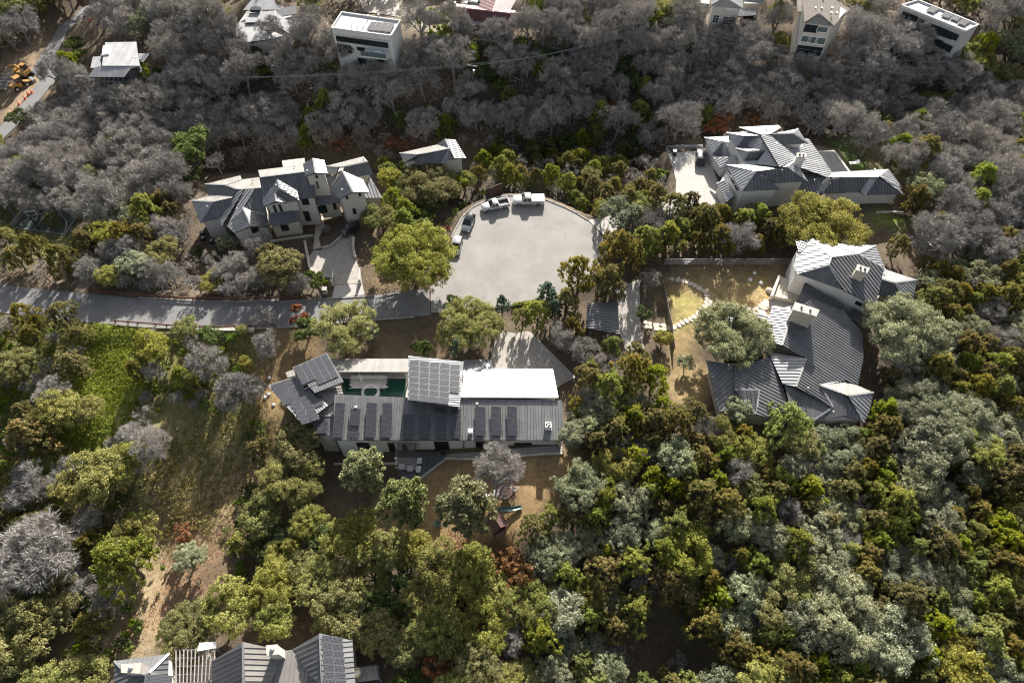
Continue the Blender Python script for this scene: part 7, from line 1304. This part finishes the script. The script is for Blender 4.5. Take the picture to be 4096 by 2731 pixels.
# labels: look, nearest landmark on that side, rank by nearness
LANDS = [(955,640,'the turning circle oak'),(1180,560,'the turning circle'),(1330,690,'the junipers by the carport'),(1385,730,'the carport'),(1450,760,'the right hand drive'),(1560,700,'the flagstone garden'),(1650,610,'the wire fence'),(1950,640,'the chimneyed upper roof of the angular house'),(1880,850,'the big striped roof of the angular house'),(1720,900,'the ribbed garage roof'),(2085,762,'the rounded dark oak'),(2150,960,'the feathery grey oaks'),
 (1892,508,'the large light green oak'),(1780,400,'the pale hip roofed house'),(1980,430,'the right wing of the pale house'),(1600,390,'the pale driveway'),(2000,360,'the dark pool lawn'),(2150,80,'the slab house'),(1860,90,'the shingled tower house'),(1690,60,'the pale tower house'),(1110,30,'the maroon roofed house'),(840,100,'the white terraced house'),(620,60,'the low metal roofed house'),(270,150,'the hillside house'),(95,170,'the upper road'),(50,110,'the excavator'),(110,505,'the basketball court'),(560,470,'the low wing of the two storey house'),(750,440,'the two storey house'),(985,355,'the guest house'),
 (775,610,'the curved driveway'),(1000,420,'the guest house oak'),(1150,440,'the white pickups'),(200,700,'the left stretch of road'),(500,720,'the guard rail'),(330,860,'the bright grass'),(687,722,'the red leaved tree'),(900,850,'the gallery roof'),(700,920,'the solar pavilion'),(1000,970,'the long solar roof'),(1290,980,'the right end of the long house'),(1150,1080,'the picnic table tree'),(1140,1220,'the playhouse'),(930,1160,'the yellow green yard tree'),(838,1085,'the pale upright tree'),(668,1100,'the big dark oak by the sunken yard'),(440,1300,'the litter clearing'),(91,1273,'the widest leafless tree'),(82,1400,'the big lower left oak'),(400,1520,'the pergola'),(620,1540,'the gabled roof at the lower edge'),(860,1510,'the balcony'),(1182,1314,'the brown leaved tree'),(1010,1545,'the brown bush at the lower edge'),
 (1500,1470,'the dark hollow'),(1956,1431,'the lower right clearing'),(2110,1310,'the two silver oaks'),(1185,90,'the top of the creek slope'),(1070,270,'the creek pole'),(1450,262,'the lime green tree'),(430,345,'the green clump by the creek'),(750,280,'the dark creek bend'),(1690,275,'the copper brown trees'),(2250,300,'the right edge of the leafless wood'),(2250,600,'the right edge above the angular house'),(2300,820,'the right edge beside the grey oaks'),(1700,1180,'the middle of the juniper wood'),(1420,1180,'the near corner of the juniper wood'),(1400,1330,'the lower middle of the juniper wood'),(2000,1150,'the upper right of the juniper wood'),(2300,1150,'the right edge of the juniper wood'),(1700,1330,'the heart of the evergreen wood'),(2300,1500,'the lower right corner'),(760,1300,'the upper olive oak wood'),(1000,1380,'the middle of the olive oak wood'),(200,330,'the middle of the leafless wood'),(350,430,'the lower edge of the leafless wood'),(30,420,'the left edge of the leafless wood'),(250,590,'the hedge above the road'),(600,640,'the roadside oak'),(180,1000,'the left slope oaks'),(1430,120,'the far ridge gap')]
ORD = ['', ', second nearest', ', third nearest', ', fourth nearest', ', fifth nearest', ', sixth nearest', ', seventh nearest', ', eighth nearest', ', ninth nearest', ', tenth nearest', ', eleventh nearest', ', twelfth nearest', ', thirteenth nearest', ', fourteenth nearest', ', fifteenth nearest', ', sixteenth nearest', ', seventeenth nearest', ', eighteenth nearest', ', nineteenth nearest', ', twentieth nearest']
bag = {}
for o, k, rad, (x, y) in FILL:
    lx, ly, ln = min(LANDS, key=lambda l: (l[0] - x) ** 2 + ((l[1] - y) * 1.25) ** 2); dx, dy = x - lx, (y - ly) * 1.25
    side = ('right of' if dx > 0 else 'left of') if abs(dx) > abs(dy) else ('below' if dy > 0 else 'above'); bag.setdefault((k, side, ln), []).append((dx * dx + dy * dy, o))
for (k, side, ln), L_s in bag.items():
    L_s.sort(key=lambda q: q[0])
    for i, (_, o) in enumerate(L_s): o['label'] = LOOK[k] + ' ' + side + ' ' + ln + (ORD[i] if i < len(ORD) else ORD[-1])
print('TREES', COUNT, len(TREES), max(len(v) for v in bag.values()))
# clipped hedge
rs_ = np.random.RandomState(9); hm = leaves_mesh('hedge', HEDGE - HEDGE.mean(0), .1 * rs_.uniform(.6, 1.3, len(HEDGE)), rs_.uniform(.3, 1, len(HEDGE)), M['shrub_bright'], rs_); o = link(bpy.data.objects.new('clipped_hedge', hm)); o.location = HEDGE.mean(0); tag(o, 'low clipped yellow green hedge at the near edge of the turning circle', 'hedge')


# ------------------------------------------------------------------ grass and litter as loose blades on the ground
def cover(name, label, polys, n, material, size, hmax, seed, soft=1.5, clump=0, aspect=.28, avoid=PAVED):
    rs = np.random.RandomState(seed); out = []
    for poly in polys:
        xs = [p[0] for p in poly]; ys = [p[1] for p in poly]; k = n // len(polys); m_ = max(1, k // max(1, clump)) if clump else k
        x = rs.uniform(min(xs) - soft, max(xs) + soft, m_ * 3); y = rs.uniform(min(ys) - soft, max(ys) + soft, m_ * 3); s = sdist(poly, x, y) + rs.uniform(-soft, soft, len(x)); ok = s < 0
        for f_ in avoid + FOOT: ok &= sdist(f_, x, y) > .15
        x, y = x[ok][:m_], y[ok][:m_]
        if clump: x = np.repeat(x, clump) + rs.normal(size=len(x) * clump) * .16; y = np.repeat(y, clump) + rs.normal(size=len(y) * clump) * .16
        z = np.array([Tz(a, b_) for a, b_ in zip(x, y)]) + rs.uniform(.02, 1, len(x)) ** 1.5 * hmax; out.append(np.stack([x, y, z], 1))
    c = np.concatenate(out); me = leaves_mesh(name, c - c.mean(0), size * rs.uniform(.5, 1.4, len(c)), rs.uniform(0, 1, len(c)), M[material], rs, np.tile([0, 0, .1], (len(c), 1)) if hmax > .15 else np.tile([0, 0, 1.5], (len(c), 1)), aspect)
    o = link(bpy.data.objects.new(name, me)); o.location = c.mean(0); tag(o, label, name.replace('_', ' '), kind='stuff'); return o
gpoly = lambda pts: [G(zD(*q)) for q in pts]
cover('rough_grass', 'bright rough grass on the slope below the road', [GREEN1], 42000, 'grass_leaf', .17, .42, 41, 2.5, 14)
cover('mixed_grass', 'yellowish rough grass and weeds on the left slope', [gpoly([(-60,720),(230,750),(180,850),(120,960),(-60,1000)]), gpoly([(430,780),(560,800),(600,1000),(420,1060),(320,1040),(480,940)]), gpoly([(320,1030),(600,1040),(480,1220),(400,1240),(300,1120)]), gpoly([(0,1100),(200,1130),(330,1200),(200,1330),(0,1330)])], 70000, 'dry_mix', .17, .4, 42, 3, 12)
cover('dry_grass', 'dormant tan grass blades of the yard lawn', [LAWN], 26000, 'tan_leaf', .07, .09, 43, .6, 0, .3)
cover('garden_grass', 'dry grass of the flagstone garden', [TAN2, TAN1], 22000, 'tan_leaf', .08, .1, 44, 1.0, 0, .3)
cover('leaf_litter', 'brown leaf litter on the lower left slope', [gpoly([(420,1080),(640,1020),(600,1180),(520,1300),(420,1430),(250,1568),(150,1568),(330,1350)]), gpoly([(1050,1250),(1160,1260),(1180,1500),(1050,1500)])], 26000, 'leaf_rust', .085, .1, 45, 3, 0, .6)
cover('forest_litter', 'fallen leaves between the trees', [gpoly([(-60,470),(440,480),(440,660),(-60,640)]), gpoly([(1300,1050),(2352,1050),(2352,1568),(1250,1568)]), gpoly([(850,540),(1050,480),(1040,670),(850,670)]), gpoly([(1500,470),(1830,480),(1800,600),(1500,595)])], 30000, 'tan_leaf', .1, .12, 46, 2, 0, .6)
